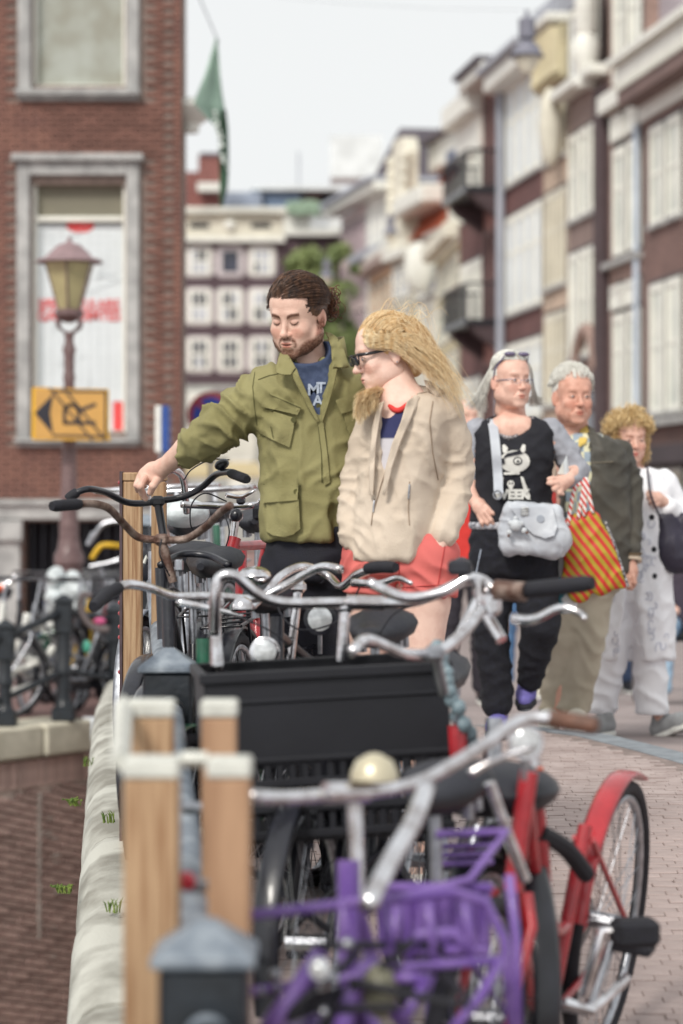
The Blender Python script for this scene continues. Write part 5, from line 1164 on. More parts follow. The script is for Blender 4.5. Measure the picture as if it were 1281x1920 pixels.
MB().tube(spline([P(60, 1215, 19.1), P(75, 1196, 19.1), P(102, 1184, 19.1)], 5), .025, 8).build('mudguard_stay', M['green_paint'], k.t)
k = qbike(172, 19.6, 170, M['black_metal'], 'dark bicycle with grey plastic bag on its saddle behind the quay railing', M['black_metal'])
b = MB(); c = P(125, 1108, 19.4)
for i in range(14): b.sph(c+V(random.uniform(-.11, .13), random.uniform(-.06, .06), random.uniform(-.14, .13)), (.075, .07, .11), 10, 8, Rz(i) @ Rx(i*.3))
b.build('saddle_bag', M['plastic_bag'], k.t)
b = MB()
for q in ([(168, 1062), (200, 1056), (224, 1050)], [(188, 1065), (198, 1098)], [(205, 1055), (225, 1048)]): b.tube([P(x, y, 19.3) for x, y in q], .014, 8)
b.build('bar_end', M['steel'], k.t)
k = qbike(196, 20.2, 165, M['yellow_paint'], 'bicycle with yellow handlebar tape behind the quay railing', M['black_metal'])
MB().tube(spline([P(172, 1048, 19.4), P(182, 1032, 19.4), P(195, 1022, 19.4), P(228, 1024, 19.4)], 5), .022, 8).build('yellow_tape', M['yellow_paint'], k.t, ang=180)
b = MB(); b.tube(spline([P(165, 1022, 19.2), P(180, 1000, 19.2), P(195, 982, 19.2), P(224, 976, 19.2)], 5), .018, 8); b.tube([P(165, 1022, 19.2), P(176, 998, 19.2)], .02, 8); b.build('bar_end', M['steel'], k.t)
k = qbike(150, 19.0, 120, M['steel'], 'bicycle with brown chain lock hanging over the quay rail', M['black_metal'])
MB().tube(spline([P(x, y, 18.5) for x, y in ((172, 1118), (156, 1116), (152, 1135), (160, 1160), (178, 1178), (205, 1180))], 6), .026, 8).build('chain_lock', mat('brown_chain_cover', sr(98, 88, 88), .8, bump=.5), k.t, ang=180)
MB().sph(P(187, 1165, 18.6), (.05, .03, .03), 10, 6).build('pink_ribbon', mat('pink_ribbon', sr(196, 84, 130), .6), k.t); MB().sph(P(163, 1212, 18.7), (.035, .03, .05), 10, 6).build('reflector', mat('teal_reflector', sr(84, 176, 150), .4), k.t)
k = qbike(18, 19.8, 200, M['black_metal'], 'dark bicycle with orange grip at the left picture edge', M['black_metal'])
b = MB(); b.tube([P(6, 1098, 19.2), P(28, 1086, 19.2)], .018, 8); b.sph(P(29, 1083, 19.2), .03, 10, 6); b.build('bar_end', M['chrome'], k.t); MB().tube([P(-10, 1104, 19.2), P(10, 1102, 19.2)], .028, 8).build('grip', M['orange'], k.t)
for px_, d_, yw, lb in ((150, 20.9, 160, 'black bicycle crowded behind the lamp post base'), (205, 20.6, 190, 'black bicycle crowded beside the tall timber post'), (178, 21.8, 172, 'dark bicycle at the back of the crowded quay row')):
    k = qbike(px_, d_, yw, M['black_metal'], lb, M['black_metal'])
qbike(215, 21.2, 175, M['red_paint'], 'dark red bicycle far behind the quay railing', M['black_metal']); qbike(90, 21.4, 185, M['blue_paint'], 'blue bicycle in front of the cellar opening', M['black_metal'])
# ================================================================ PEOPLE: signed distance shapes turned into skin and cloth
def vnoise(p):
    i = np.floor(p).astype(np.int64); f = p-i; f = f*f*(3-2*f)
    def h(x, y, z):
        n = (x*374761393+y*668265263+z*1274126177) & 0xffffffff; n = ((n ^ (n >> 13))*1274126177) & 0xffffffff; return ((n ^ (n >> 16)) & 0xffff)/65535.0
    r = 0
    for dx in (0, 1):
        for dy in (0, 1):
            for dz in (0, 1):
                w = (f[:, 0] if dx else 1-f[:, 0])*(f[:, 1] if dy else 1-f[:, 1])*(f[:, 2] if dz else 1-f[:, 2]); r = r+w*h(i[:, 0]+dx, i[:, 1]+dy, i[:, 2]+dz)
    return r
def fbm(p, o=3):
    return sum(vnoise(p*2**k+17.3*k)*.5**k for k in range(o))/sum(.5**k for k in range(o))
def wavef(ph, w=1.0, sharp=1.4):     # cloth folds: warped waves with rounded crests and narrow valleys
    x = 1-np.abs(np.sin(np.pi*ph))**.85; return (x-.38)*w*1.15
def fine(v, f, amp=.0035, sc=26):      # small creases all over
    q = v*np.array([sc, sc*.6, sc*.8]); r = 1-np.abs(2*fbm(q, 2)-1); m = lump(v*5+40, .3, .6); return v+vnorm(v, f)*((r**3-.5)*amp*(.4+m))[:, None]
def lump(q, lo=.35, hi=.65): return np.clip((fbm(q, 2)-lo)/(hi-lo), 0, 1)
class SDF:
    def __init__(s, lo, hi, h):
        s.h = h; s.lo = np.array(lo, float); n = np.ceil((np.array(hi)-s.lo)/h).astype(int)+1; s.n = n
        s.ax = [s.lo[i]+h*np.arange(n[i]) for i in range(3)]; s.D = np.full(n, 1.0, np.float32)
    def reg(s, lo, hi, pad):
        sl = []
        for i in range(3):
            a = int(max(0, math.floor((lo[i]-pad-s.lo[i])/s.h))); b = int(min(s.n[i], math.ceil((hi[i]+pad-s.lo[i])/s.h)+1)); 
            if b <= a: return None
            sl.append(slice(a, b))
        return tuple(sl)
    def xyz(s, sl): return np.meshgrid(*[s.ax[i][sl[i]].astype(np.float32) for i in range(3)], indexing='ij')
    def comb(s, sl, d, k, op):
        D = s.D[sl]
        if op == 'u':
            if k > 0: h = np.maximum(k-np.abs(D-d), 0)/k; s.D[sl] = np.minimum(D, d)-h*h*k*.25
            else: s.D[sl] = np.minimum(D, d)
        else:
            d = -d
            if k > 0: h = np.maximum(k-np.abs(D-d), 0)/k; s.D[sl] = np.maximum(D, d)+h*h*k*.25
            else: s.D[sl] = np.maximum(D, d)
    def cap(s, a, b, ra, rb=None, k=.02, op='u', sy=1.0):
        rb = ra if rb is None else rb; a = np.array(a, float); b = np.array(b, float); r = max(ra, rb)
        sl = s.reg(np.minimum(a, b)-r*np.array([1, max(1, sy), 1]), np.maximum(a, b)+r*np.array([1, max(1, sy), 1]), k+s.h*2)
        if sl is None: return s
        X, Y, Z = s.xyz(sl); ab = b-a; ab[1] /= sy; L = max(1e-9, float(ab @ ab)); px, py, pz = X-a[0], (Y-a[1])/sy, Z-a[2]
        t = np.clip((px*ab[0]+py*ab[1]+pz*ab[2])/L, 0, 1)
        d = np.sqrt((px-t*ab[0])**2+(py-t*ab[1])**2+(pz-t*ab[2])**2)-(ra+(rb-ra)*t)
        s.comb(sl, d, k, op); return s
    def chain(s, pts, rs, k=.02, op='u', sy=1.0):
        for i in range(len(pts)-1): s.cap(pts[i], pts[i+1], rs[i], rs[i+1], k if i == 0 else min(k, .012), op, sy)
        return s
    def ell(s, c, r, k=.01, op='u', R=None):
        c = np.array(c, float); r = np.array(r, float) if hasattr(r, '__len__') else np.array([r]*3, float); m = r.max() if R is not None else r
        sl = s.reg(c-m, c+m, k+s.h*2)
        if sl is None: return s
        X, Y, Z = s.xyz(sl); X = X-c[0]; Y = Y-c[1]; Z = Z-c[2]
        if R is not None:
            Q = np.array(R.transposed()); X, Y, Z = Q[0, 0]*X+Q[0, 1]*Y+Q[0, 2]*Z, Q[1, 0]*X+Q[1, 1]*Y+Q[1, 2]*Z, Q[2, 0]*X+Q[2, 1]*Y+Q[2, 2]*Z
        q = np.sqrt((X/r[0])**2+(Y/r[1])**2+(Z/r[2])**2); q2 = np.sqrt((X/r[0]**2)**2+(Y/r[1]**2)**2+(Z/r[2]**2)**2)+1e-9
        s.comb(sl, q*(q-1)/q2, k, op); return s
    def loft(s, rows, k=.02, p=2.4, yaw=0, op='u'):    # rows of (z, cx, cy, half width, half depth)
        rows = sorted(rows); R = np.array(rows, float); m = R[:, 3:5].max()
        sl = s.reg([R[:, 1].min()-m, R[:, 2].min()-m, R[0, 0]], [R[:, 1].max()+m, R[:, 2].max()+m, R[-1, 0]], k+s.h*2)
        X, Y, Z = s.xyz(sl); z1 = s.ax[2][sl[2]]; zz = np.linspace(R[0, 0], R[-1, 0], 200); g = []
        for c in range(1, 5):
            v = np.interp(zz, R[:, 0], R[:, c]); kk = np.exp(-np.linspace(-2, 2, 15)**2); kk /= kk.sum(); v = np.convolve(np.pad(v, 7, 'edge'), kk, 'valid'); g.append(np.interp(z1, zz, v)[None, None, :])
        x = X-g[0]; y = Y-g[1]
        if yaw: c_, s_ = math.cos(yaw), math.sin(yaw); x, y = x*c_+y*s_, -x*s_+y*c_
        q = ((np.abs(x)/g[2])**p+(np.abs(y)/g[3])**p)**(1/p); d = (q-1)*np.minimum(g[2], g[3])
        dz = np.maximum(Z-R[-1, 0], R[0, 0]-Z); e = .02; d = np.where((d > -e) & (dz > -e), np.sqrt(np.maximum(d+e, 0)**2+np.maximum(dz+e, 0)**2)-e, np.maximum(d, dz))
        s.comb(sl, d, k, op); return s
    def box(s, c, hs, r=.01, k=.01, op='u', R=None):
        c = np.array(c, float); hs = np.array(hs, float); m = np.linalg.norm(hs) if R is not None else hs
        sl = s.reg(c-m, c+m, k+s.h*2)
        if sl is None: return s
        X, Y, Z = s.xyz(sl); X = X-c[0]; Y = Y-c[1]; Z = Z-c[2]
        if R is not None:
            Q = np.array(R.transposed()); X, Y, Z = Q[0, 0]*X+Q[0, 1]*Y+Q[0, 2]*Z, Q[1, 0]*X+Q[1, 1]*Y+Q[1, 2]*Z, Q[2, 0]*X+Q[2, 1]*Y+Q[2, 2]*Z
        a, b_, c_ = np.abs(X)-hs[0]+r, np.abs(Y)-hs[1]+r, np.abs(Z)-hs[2]+r
        d = np.sqrt(np.maximum(a, 0)**2+np.maximum(b_, 0)**2+np.maximum(c_, 0)**2)+np.minimum(np.maximum(a, np.maximum(b_, c_)), 0)-r
        s.comb(sl, d, k, op); return s
    def mesh(s):
        D = s.D; D = D.copy(); D[0] = D[-1] = 1; D[:, 0] = D[:, -1] = 1; D[:, :, 0] = D[:, :, -1] = 1
        ins = D < 0; c = [ins[i:ins.shape[0]-1+i, j:ins.shape[1]-1+j, k:ins.shape[2]-1+k] for i in (0, 1) for j in (0, 1) for k in (0, 1)]
        tot = sum(x.astype(np.int8) for x in c); cell = (tot > 0) & (tot < 8); idx = np.full(cell.shape, -1, np.int64); I = np.argwhere(cell); idx[cell] = np.arange(len(I))
        acc = np.zeros((len(I), 3)); cnt = np.zeros(len(I)); cor = [(i, j, k) for i in (0, 1) for j in (0, 1) for k in (0, 1)]
        vals = {q: D[I[:, 0]+q[0], I[:, 1]+q[1], I[:, 2]+q[2]] for q in cor}
        for a in range(3):
            for q in cor:
                if q[a]: continue
                r = list(q); r[a] = 1; r = tuple(r); va, vb = vals[q], vals[r]; m = (va < 0) != (vb < 0); t = va[m]/(va[m]-vb[m]); p = np.tile(np.array(q, float), (m.sum(), 1)); p[:, a] = t; acc[m] += p; cnt[m] += 1
        v = (I+acc/cnt[:, None])*s.h+s.lo; F_ = []
        for a in range(3):
            b_, c_ = (a+1) % 3, (a+2) % 3; sh = [slice(None)]*3; sh2 = [slice(None)]*3; sh[a] = slice(0, -1); sh2[a] = slice(1, None)
            x = ins[tuple(sh)] != ins[tuple(sh2)]; E = np.argwhere(x); E = E[(E[:, b_] > 0) & (E[:, c_] > 0)]
            o1 = np.zeros(3, int); o1[b_] = 1; o2 = np.zeros(3, int); o2[c_] = 1
            def g(e): return idx[e[:, 0], e[:, 1], e[:, 2]]
            q = np.stack([g(E-o1-o2), g(E-o2), g(E), g(E-o1)], 1); fl = ~ins[E[:, 0], E[:, 1], E[:, 2]]; q[fl] = q[fl][:, ::-1]; F_.append(q)
        F_ = np.concatenate(F_); F_ = F_[(F_ >= 0).all(1)]; return v, F_
def vnorm(v, f):
    n = np.zeros_like(v); a = np.cross(v[f[:, 2]]-v[f[:, 0]], v[f[:, 3]]-v[f[:, 1]])
    for k in range(4): np.add.at(n, f[:, k], a)
    return n/(np.linalg.norm(n, axis=1)[:, None]+1e-12)
def relax(v, f, it=2):
    for _ in range(it):
        s_ = np.zeros_like(v); c = np.zeros(len(v))
        for k in range(4): np.add.at(s_, f[:, k], v[f[:, (k+1) % 4]]+v[f[:, (k+3) % 4]]); np.add.at(c, f[:, k], 2)
        v = v*.5+.5*s_/c[:, None]
    return v
def folds(v, f, amp, scale, dirv=(1, 1, 1), mask=None, sharp=2.0, seed=0, o=2):
    n = vnorm(v, f); q = v*scale*np.array(dirv)+seed; r = 1-np.abs(2*fbm(q, o)-1); d = (r**sharp-.55)*amp
    if mask is not None: d = d*mask
    return v+n*d[:, None]
def npmesh(name, v, f, m, parent, col=None, **kw):
    off = np.array(wloc(parent)) if parent is not None else np.zeros(3); me = bpy.data.meshes.new(name); n, q = len(v), len(f)
    me.vertices.add(n); me.vertices.foreach_set('co', (v-off).astype(np.float32).ravel()); me.loops.add(q*4); me.loops.foreach_set('vertex_index', f.astype(np.int32).ravel())
    me.polygons.add(q); me.polygons.foreach_set('loop_start', np.arange(q, dtype=np.int32)*4); me.polygons.foreach_set('loop_total', np.full(q, 4, np.int32)); me.update(calc_edges=True)
    me.polygons.foreach_set('use_smooth', np.ones(q, bool))
    if col is not None:
        a = me.color_attributes.new('col', 'FLOAT_COLOR', 'POINT'); a.data.foreach_set('color', np.concatenate([col, np.ones((n, 1))], 1).astype(np.float32).ravel())
    me.validate(); me.update(); return link_mesh(name, me, m, parent, **kw)
def bvh(*objs):
    vs = []; fs = []
    for o in objs:
        w = wloc(o); n = len(vs); vs += [v.co+w for v in o.data.vertices]; fs += [[i+n for i in p.vertices] for p in o.data.polygons]
    return BVHTree.FromPolygons(vs, fs)
CAMP = Vector((0, 0, EYE))
def hit(B, px, py, dflt):
    dr = P(px, py, 1)-CAMP; h = B.ray_cast(CAMP, dr); return h[0] if h[0] is not None else P(px, py, dflt)
import bmesh
def patch(B, poly, off, thick, m, name, parent, dflt, cuts=3, lift=None, wr=0.0, sd=0, mx=None):
    bm = bmesh.new(); vs = [bm.verts.new((x, y, 0)) for x, y in poly]; f = bm.faces.new(vs); bmesh.ops.triangulate(bm, faces=[f])
    for _ in range(cuts): bmesh.ops.subdivide_edges(bm, edges=bm.edges[:], cuts=1, use_grid_fill=True)
    bmesh.ops.triangulate(bm, faces=bm.faces[:]); bm.verts.index_update(); fr = []; bk = []
    raw = [hit(B, v.co.x, v.co.y, dflt) for v in bm.verts]
    md = sorted(p.y for p in raw)[len(raw)//2]
    for v, p in zip(bm.verts, raw):
        if abs(p.y-md) > .12: p = P(v.co.x, v.co.y, md+(.03 if p.y > md else -.03))
        to = (CAMP-p).normalized(); l = off+(lift(v.co.x, v.co.y) if lift else 0)
        if wr: l += wr*(fbm(np.array([[v.co.x*.05+sd, v.co.y*.03, sd]]), 2)[0]-.5)
        fr.append(p+to*l); bk.append(p+to*(l-thick))
    n = len(fr); F_ = [tuple(v.index for v in fc.verts) for fc in bm.faces]; be = [e for e in bm.edges if len(e.link_faces) == 1]
    sides = []
    for e in be:
        a, c = e.verts[0].index, e.verts[1].index; sides.append((a, c, c+n, a+n))
    bm.free(); b = MB(); b.add(fr+bk, F_+[tuple(i+n for i in t[::-1]) for t in F_]+sides); o = b.build(name, m, parent, ang=50)
    o.data.validate(); return o
def sheet3(poly, d, thick, m, name, parent, cuts=3, bulge=0.0, wr=0.0):
    # a flap of cloth: outline points (px, py, depth offset); the inside is interpolated
    bm = bmesh.new(); vs = [bm.verts.new((x, y, 0)) for x, y, _ in poly]; f = bm.faces.new(vs); bmesh.ops.triangulate(bm, faces=[f])
    for _ in range(cuts): bmesh.ops.subdivide_edges(bm, edges=bm.edges[:], cuts=1, use_grid_fill=True)
    bmesh.ops.triangulate(bm, faces=bm.faces[:]); bm.verts.index_update(); fr = []; A = np.array(poly, float)
    for v in bm.verts:
        w = 1/((A[:, 0]-v.co.x)**2+(A[:, 1]-v.co.y)**2+1e-3); dy = (w*A[:, 2]).sum()/w.sum(); e = 0 if len(v.link_edges) and any(len(q.link_faces) == 1 for q in v.link_edges) else 1
        dy -= bulge*e+wr*(fbm(np.array([[v.co.x*.07, v.co.y*.05, 3]]), 2)[0]-.5); fr.append(P(v.co.x, v.co.y, d+dy))
    n = len(fr); F_ = [tuple(v.index for v in fc.verts) for fc in bm.faces]; sd = [(e.verts[0].index, e.verts[1].index, e.verts[1].index+n, e.verts[0].index+n) for e in bm.edges if len(e.link_faces) == 1]
    bm.free(); b = MB(); b.add(fr+[p+Vector((0, thick, 0)) for p in fr], F_+[tuple(i+n for i in t[::-1]) for t in F_]+sd); o = b.build(name, m, parent, ang=50); o.data.validate(); return o
def seam(B, pts, r, m, name, parent, dflt, off=.001, n=8, dash=0):
    q = [(pts[i][0]+(pts[i+1][0]-pts[i][0])*k/n, pts[i][1]+(pts[i+1][1]-pts[i][1])*k/n) for i in range(len(pts)-1) for k in range(n)]+[pts[-1]]
    w = [hit(B, x, y, dflt) for x, y in q]; w = [p+(CAMP-p).normalized()*off for p in w]; b = MB(); b.tube(w, r, 5); return b.build(name, m, parent)
# ---- head in its own frame: x to its left, -y forward, z up; origin between the ears
def head_mesh(o):
    g = lambda k, d: o.get(k, d); h = .0026; S_ = SDF((-.10, -.15, -.17), (.10, .13, .15), h); w = g('w', 1.0); j = g('jaw', 1.0)
    S_.ell((0, .018, .042), (.074*w, .096, .088), .01); S_.ell((0, -.035, .05), (.062*w, .052, .06), .03)
    S_.ell((0, -.035, -.025), (.060*w, .058, .072), .03); S_.ell((0, -.040, -.078), (.046*j, .048, .036), .035); S_.ell((0, -.03, -.06), (.056*j, .05, .034), .03)
    for sx in (-1, 1): S_.ell((sx*.040*w, -.066, -.022), (.020, .018, .018), .025); S_.ell((sx*.052*j, .0, -.055), (.014, .03, .026), .03)
    S_.ell((0, -.083, -.100), (.021*j, .014, .014), .022); S_.cap((-.032, -.082, .034), (.032, -.082, .034), .0085, .0085, .02)
    n = g('nose', 1.0)
    for sx in (-1, 1): S_.ell((sx*.0315, -.103, .010), (.018, .020, .0125), .014, 's'); S_.ell((sx*.031, -.0765, .009), (.0155, .0145, .0125), .004)
    S_.cap((0, -.088, .022), (0, -.108*n-(1-n)*0, -.022), .0065, .0105, .012); S_.ell((0, -.1115*n, -.026), (.0115, .0115, .0095), .008)
    for sx in (-1, 1): S_.ell((sx*.0125, -.099, -.030), (.0075, .009, .0065), .007); S_.ell((sx*.0065, -.106, -.0385), (.0035, .005, .003), .003, 's'); 
    S_.ell((0, -.088, -.062), (.026, .013, .02), .014)
    S_.ell((0, -.0985, -.0575), (.0205, .0065, .0042), .004); S_.ell((0, -.0970, -.0675), (.0175, .007, .0052), .004); S_.ell((0, -.1035, -.0625), (.022, .008, .0014), .003, 's')
    for sx in (-1, 1):
        if g('fold', 0): S_.cap((sx*.017, -.098, -.034), (sx*.031, -.086, -.060), .0022, .002, .008, 's')
        R = Rz(sx*-.35) @ Rx(.12)
        S_.ell((sx*(.073*w+.002), .012, -.002), (.0065, .019, .031), .006, 'u', R); S_.ell((sx*(.079*w+.004), .008, .004), (.005, .011, .018), .004, 's', R); S_.ell((sx*(.073*w+.001), .012, -.028), (.006, .010, .009), .006)
    S_.cap((0, .015, -.06), (0, .04, -.125), .050*g('neck', 1), .046*g('neck', 1), .03)
    v, f = S_.mesh(); v = relax(v, f, 1)
    k = g('skin', (1, 1, 1)); c = np.ones((len(v), 3)); x, y, z = v[:, 0], v[:, 1], v[:, 2]
    def blob(cx, cz, rx, rz, colr, st=1.0, yf=-.04, soft=1.5):
        q = np.sqrt(((np.abs(x)-cx)/rx)**2+((z-cz)/rz)**2); a = (np.clip(1-(q-1/soft)/(1-1/soft)*1.0, 0, 1) if soft > 1 else (q < 1).astype(float))*st*(y < yf); return a
    def mixc(a, colr): c[:] = c*(1-a[:, None])+np.array(colr)*a[:, None]
    mixc(blob(.038, -.028, .026, .022, 0, g('blush', .5)), (1.0, .76, .72)); mixc(blob(0, -.027, .014, .013, 0, .4, -.09), (1, .78, .74))
    mixc(blob(0, -.0572, .021, .0052, 0, .9, -.088), g('lips', (.86, .52, .50))); mixc(blob(0, -.0675, .0185, .0065, 0, .9, -.085), g('lips', (.86, .52, .50))); mixc(blob(0, -.0622, .021, .0016+.0016*g('closed', 0), 0, 1, -.085), (.22, .09, .09))
    br = g('brow', (.30, .20, .16)); q = z-(.027+.008*np.sin(np.clip((np.abs(x)-.012)/.04, 0, 1)*2.6)); a = np.clip(1.5-np.abs(q)/.0052, 0, 1)*((np.abs(x) > .013) & (np.abs(x) < .049) & (y < -.05))*g('browst', .8); mixc(a, br)
    if g('closed', 0): q = z-(.0015+.5*((np.abs(x)-.031)**2)/.012); a = np.clip(1.4-np.abs(q)/.0026, 0, 1)*((np.abs(np.abs(x)-.031) < .0145) & (y < -.07)); mixc(a*.95, (.12, .08, .08)); mixc(blob(.031, .012, .016, .008, 0, .25, -.06), (.72, .5, .48))
    mixc(blob(.0065, -.0385, .004, .0035, 0, .9, -.09), (.3, .12, .1))
    if g('beard', 0):
        nz = fbm(v*260, 2); e = np.clip((-.030-z)/.02, 0, 1)*np.clip((.025-y)/.02, 0, 1); cheek = np.clip((z+.045+.35*np.maximum(0, .055-np.abs(x))*0-(-.0))/.02, 0, 1)
        line = -.050-.026*np.exp(-((np.abs(x)-.028)/.018)**2)*(y < -.05)+.055*np.clip((y+.045)/.05, 0, 1); e = np.clip((line-z)/.012, 0, 1)*(y < .015)
        e = np.maximum(e, blob(.012, -.0475, .022, .0095, 0, 1, -.07)); e = np.maximum(e, blob(.026, -.060, .008, .016, 0, 1, -.06)); e = np.maximum(e, blob(0, -.080, .016, .008, 0, .9, -.07))*.93; e *= np.clip((z+.128)/.012, 0, 1)
        lipm = np.clip(1.5-np.sqrt((x/.021)**2+((z+.062)/.0105)**2), 0, 1)*(y < -.08); e = e*(1-np.clip(lipm*2, 0, 1)); mixc(e*np.clip(.35+nz*.8, 0, 1)*g('beard', 1), (.26, .16, .115))
    mixc((np.clip((np.abs(x)-.074)/.006, 0, 1))*.3*(np.abs(z) < .05), (1, .6, .56))
    if g('ruddy', 0): nz = fbm(v*45, 3); mixc(np.clip(nz*1.3-.3, 0, 1)*g('ruddy', 0), (.95, .62, .54))
    return v, f, c
def head_frame(px, py, d, yaw, pitch, roll, sc):
    R = Rz(math.radians(yaw)) @ Rx(math.radians(pitch)) @ Ry(math.radians(roll)); return P(px, py, d), R, sc
def hx(Fm, p): return Fm[0]+Fm[1] @ (Vector(p)*Fm[2])
def hxn(Fm, v): return (v*Fm[2]) @ np.array(Fm[1]).T+np.array(Fm[0])
def eyes(Fm, parent, iris, look=(0, 0)):
    for sx in (-1, 1):
        c = (sx*.031, -.0775, .0085); b = MB(); b.sph(hx(Fm, (c[0], c[1]-.0035, c[2]-.0008)), (.0105*Fm[2], .0115*Fm[2], .0052*Fm[2]), 14, 10, Fm[1]); e = b.build('eye', mat('eye_white', sr(225, 216, 210), .3), parent, ang=180)
        b = MB(); b.sph(hx(Fm, (c[0]+look[0], c[1]-.0125, c[2]-.0008+look[1])), (.0052*Fm[2], .0032*Fm[2], .0048*Fm[2]), 12, 8, Fm[1]); b.build('iris', iris, e, ang=180)
        b = MB(); b.tube([hx(Fm, (c[0]+q*.0145, c[1]-.0135+abs(q)*.007, c[2]+.0052-.004*q*q)) for q in (-1, -.5, 0, .5, 1)], .0012*Fm[2], 5); b.build('upper_lid', mat('lash_brown', sr(70, 50, 46), .7), parent)
def strands(name, paths, m, parent, r=.0012, n=3, taper=True, **kw):
    # many hairs as one mass: paths is a list of point lists
    V_ = []; F_ = []; o = 0
    for p in paths:
        p = np.array([tuple(q) for q in p]); k = len(p); t = np.gradient(p, axis=0); t /= np.linalg.norm(t, axis=1)[:, None]+1e-9
        u = np.cross(t, (.3, .2, .93)); u /= np.linalg.norm(u, axis=1)[:, None]+1e-9; w = np.cross(t, u); rr = r*random.uniform(.7, 1.4)*(np.linspace(1, .25, k) if taper else np.ones(k))
        for j in range(n): a = 2*math.pi*j/n; V_.append(p+(u*math.cos(a)+w*math.sin(a))*rr[:, None])
        i = np.arange(k-1); base = o
        for j in range(n): j2 = (j+1) % n; F_.append(np.stack([base+j*k+i, base+j2*k+i, base+j2*k+i+1, base+j*k+i+1], 1))
        o += n*k
    return npmesh(name, np.concatenate(V_), np.concatenate(F_), m, parent, **kw)
def hairmat(name, a, c, rough=.42):
    m = mat(name, a, rough, 0, .3, 90, col2=c, fac=(.35, .65), stretch=(1, 1, .25)); return m
def hand(S_, W_, K, dirs, sc=1.0):
    """palm from wrist W_ to knuckle centre K; dirs: list of finger point lists"""
    S_.cap(W_, (Vector(W_)+Vector(K))*.5, .024*sc, .03*sc, .01); S_.cap((Vector(W_)+Vector(K))*.5, K, .03*sc, .028*sc, .012, sy=.75)
    for q in dirs: S_.chain(q, [.0105*sc]+[.0092*sc]*(len(q)-2)+[.0075*sc], .004)
def skin(name, c, c2): return mat(name, c, .52, 0, .08, 34, col2=c2, bump=.25, bscale=260, vcol=True, sheen=0)
def cat_parts(parts):
    V_ = []; F_ = []; C_ = []; o = 0
    for v, f, c in parts: V_.append(v); F_.append(f+o); C_.append(c if c is not None else np.ones((len(v), 3))); o += len(v)
    return np.concatenate(V_), np.concatenate(F_), np.concatenate(C_)
def shoe(name, heel, toe, w, m, sole, parent, h=.075, up=0):
    a, c = Vector(heel), Vector(toe); d = (c-a); L = d.length; S_ = SDF(np.minimum(a, c)-.1, np.maximum(a, c)+.17, .007); e = V(0, 0, 1)
    S_.chain([a+e*.045, a+d*.35+e*.045, a+d*.75+e*.035, c+e*.028], [.038*w, .040*w, .044*w, .03*w], .02); S_.cap(a+e*.06+d*.05, a+e*(h+.02)+d*.08, .036*w, .04*w, .02); S_.cap(a+d*.3+e*.06, a+d*.55+e*.045, .033*w, .034*w, .02)
    v, f = S_.mesh(); v = relax(v, f, 1); o = npmesh(name, v, f, m, parent)
    S_ = SDF(np.minimum(a, c)-.1, np.maximum(a, c)+.1, .007); S_.chain([a-e*.0, a+d*.4, a+d*.75, c+d*.03+e*.006], [.038*w, .038*w, .046*w, .036*w], .01); v, f = S_.mesh(); z0 = min(a.z, c.z)
    n = d.normalized(); up_ = n.cross(V(0, 0, 1)).cross(n); t = (v-np.array(a)) @ np.array(up_); v = v-np.outer(t-np.clip(t, -.004, .02), np.array(up_)); npmesh('sole', v, f, sole, o)
    b = MB(); sd = n.cross(e).normalized()
    for k in range(4): q = a+d*(.38+.1*k)+e*(.088-.009*k); b.tube([q-sd*.022, q+e*.004, q+sd*.022], .0028, 5)
    b.build('lace', M['white_paint'], o); return o
SHO = mat('shirt_shadow', sr(60, 60, 70), .8)

# ================================================================ THE YOUNG MAN
d0 = 7.35; Q = lambda x, y, dy=0: P(x, y, d0+dy); s0 = F/d0
man = thing('person', 'bearded young man in olive field jacket, hair in a bun, pointing down at a handlebar', 'person', V(P(590, 0, d0).x, d0, zg(d0)))
SK_M = skin('skin_man', sr(228, 190, 172), sr(218, 176, 158))
Fm = head_frame(558, 595, d0-.045, -27, 21, 2, .93)
hv, hf, hc = head_mesh(dict(w=1.10, jaw=1.26, closed=1, beard=1.15, blush=.6, neck=1.12, browst=1.0, brow=(.22, .15, .12)))
hv = hxn(Fm, hv)
Rr = lambda y, cx, a, b, dy=0: (P(0, y, d0).z, P(cx, 0, d0).x, d0+dy, a/s0, b)
S_ = SDF(Q(240, 1700, -.4), Q(760, 500, .4)*1.0+V(0, .8, 0)*0+V(0, 0, 0), .008); 
S_ = SDF((Q(240, 0).x, d0-.38, zg(d0)-.05), (Q(760, 0).x, d0+.4, Q(0, 560).z), .009)
S_.loft([Rr(690, 588, 50, .06), Rr(715, 588, 85, .09), Rr(800, 588, 90, .105), Rr(1000, 590, 85, .11)], .03)
S_.cap(Q(583, 700, .03), Q(570, 640, .0), .064, .060, .03)
arm = [Q(505, 728, .0), Q(420, 797, -.03), Q(352, 842, .06), Q(306, 876, .14)]
S_.chain(arm, [.06, .046, .041, .026], .03); S_.chain([Q(680, 728, .05), Q(705, 850, .10), Q(690, 960, .0)], [.055, .042, .03], .03)
S_.chain([Q(555, 1030), Q(550, 1300, -.03), Q(548, 1620, .02)], [.085, .055, .035], .03); S_.chain([Q(625, 1030), Q(632, 1300, -.03), Q(640, 1620, .02)], [.085, .055, .035], .03)
bv, bf = S_.mesh(); bv = relax(bv, bf, 2)
H_ = SDF(Q(235, 945, .02), (Q(340, 0).x, d0+.36, Q(0, 850).z), .0026)
dh = .17
W_ = Q(304, 877, .14)
H_.cap(Q(318, 868, .12), W_, .029, .0255, .01); H_.cap(W_, Q(288, 886, dh), .026, .032, .014, sy=.8); H_.cap(Q(288, 886, dh), Q(275, 892, dh), .032, .028, .012, sy=.8); H_.cap(Q(300, 888, dh-.01), Q(292, 898, dh-.015), .022, .018, .012)
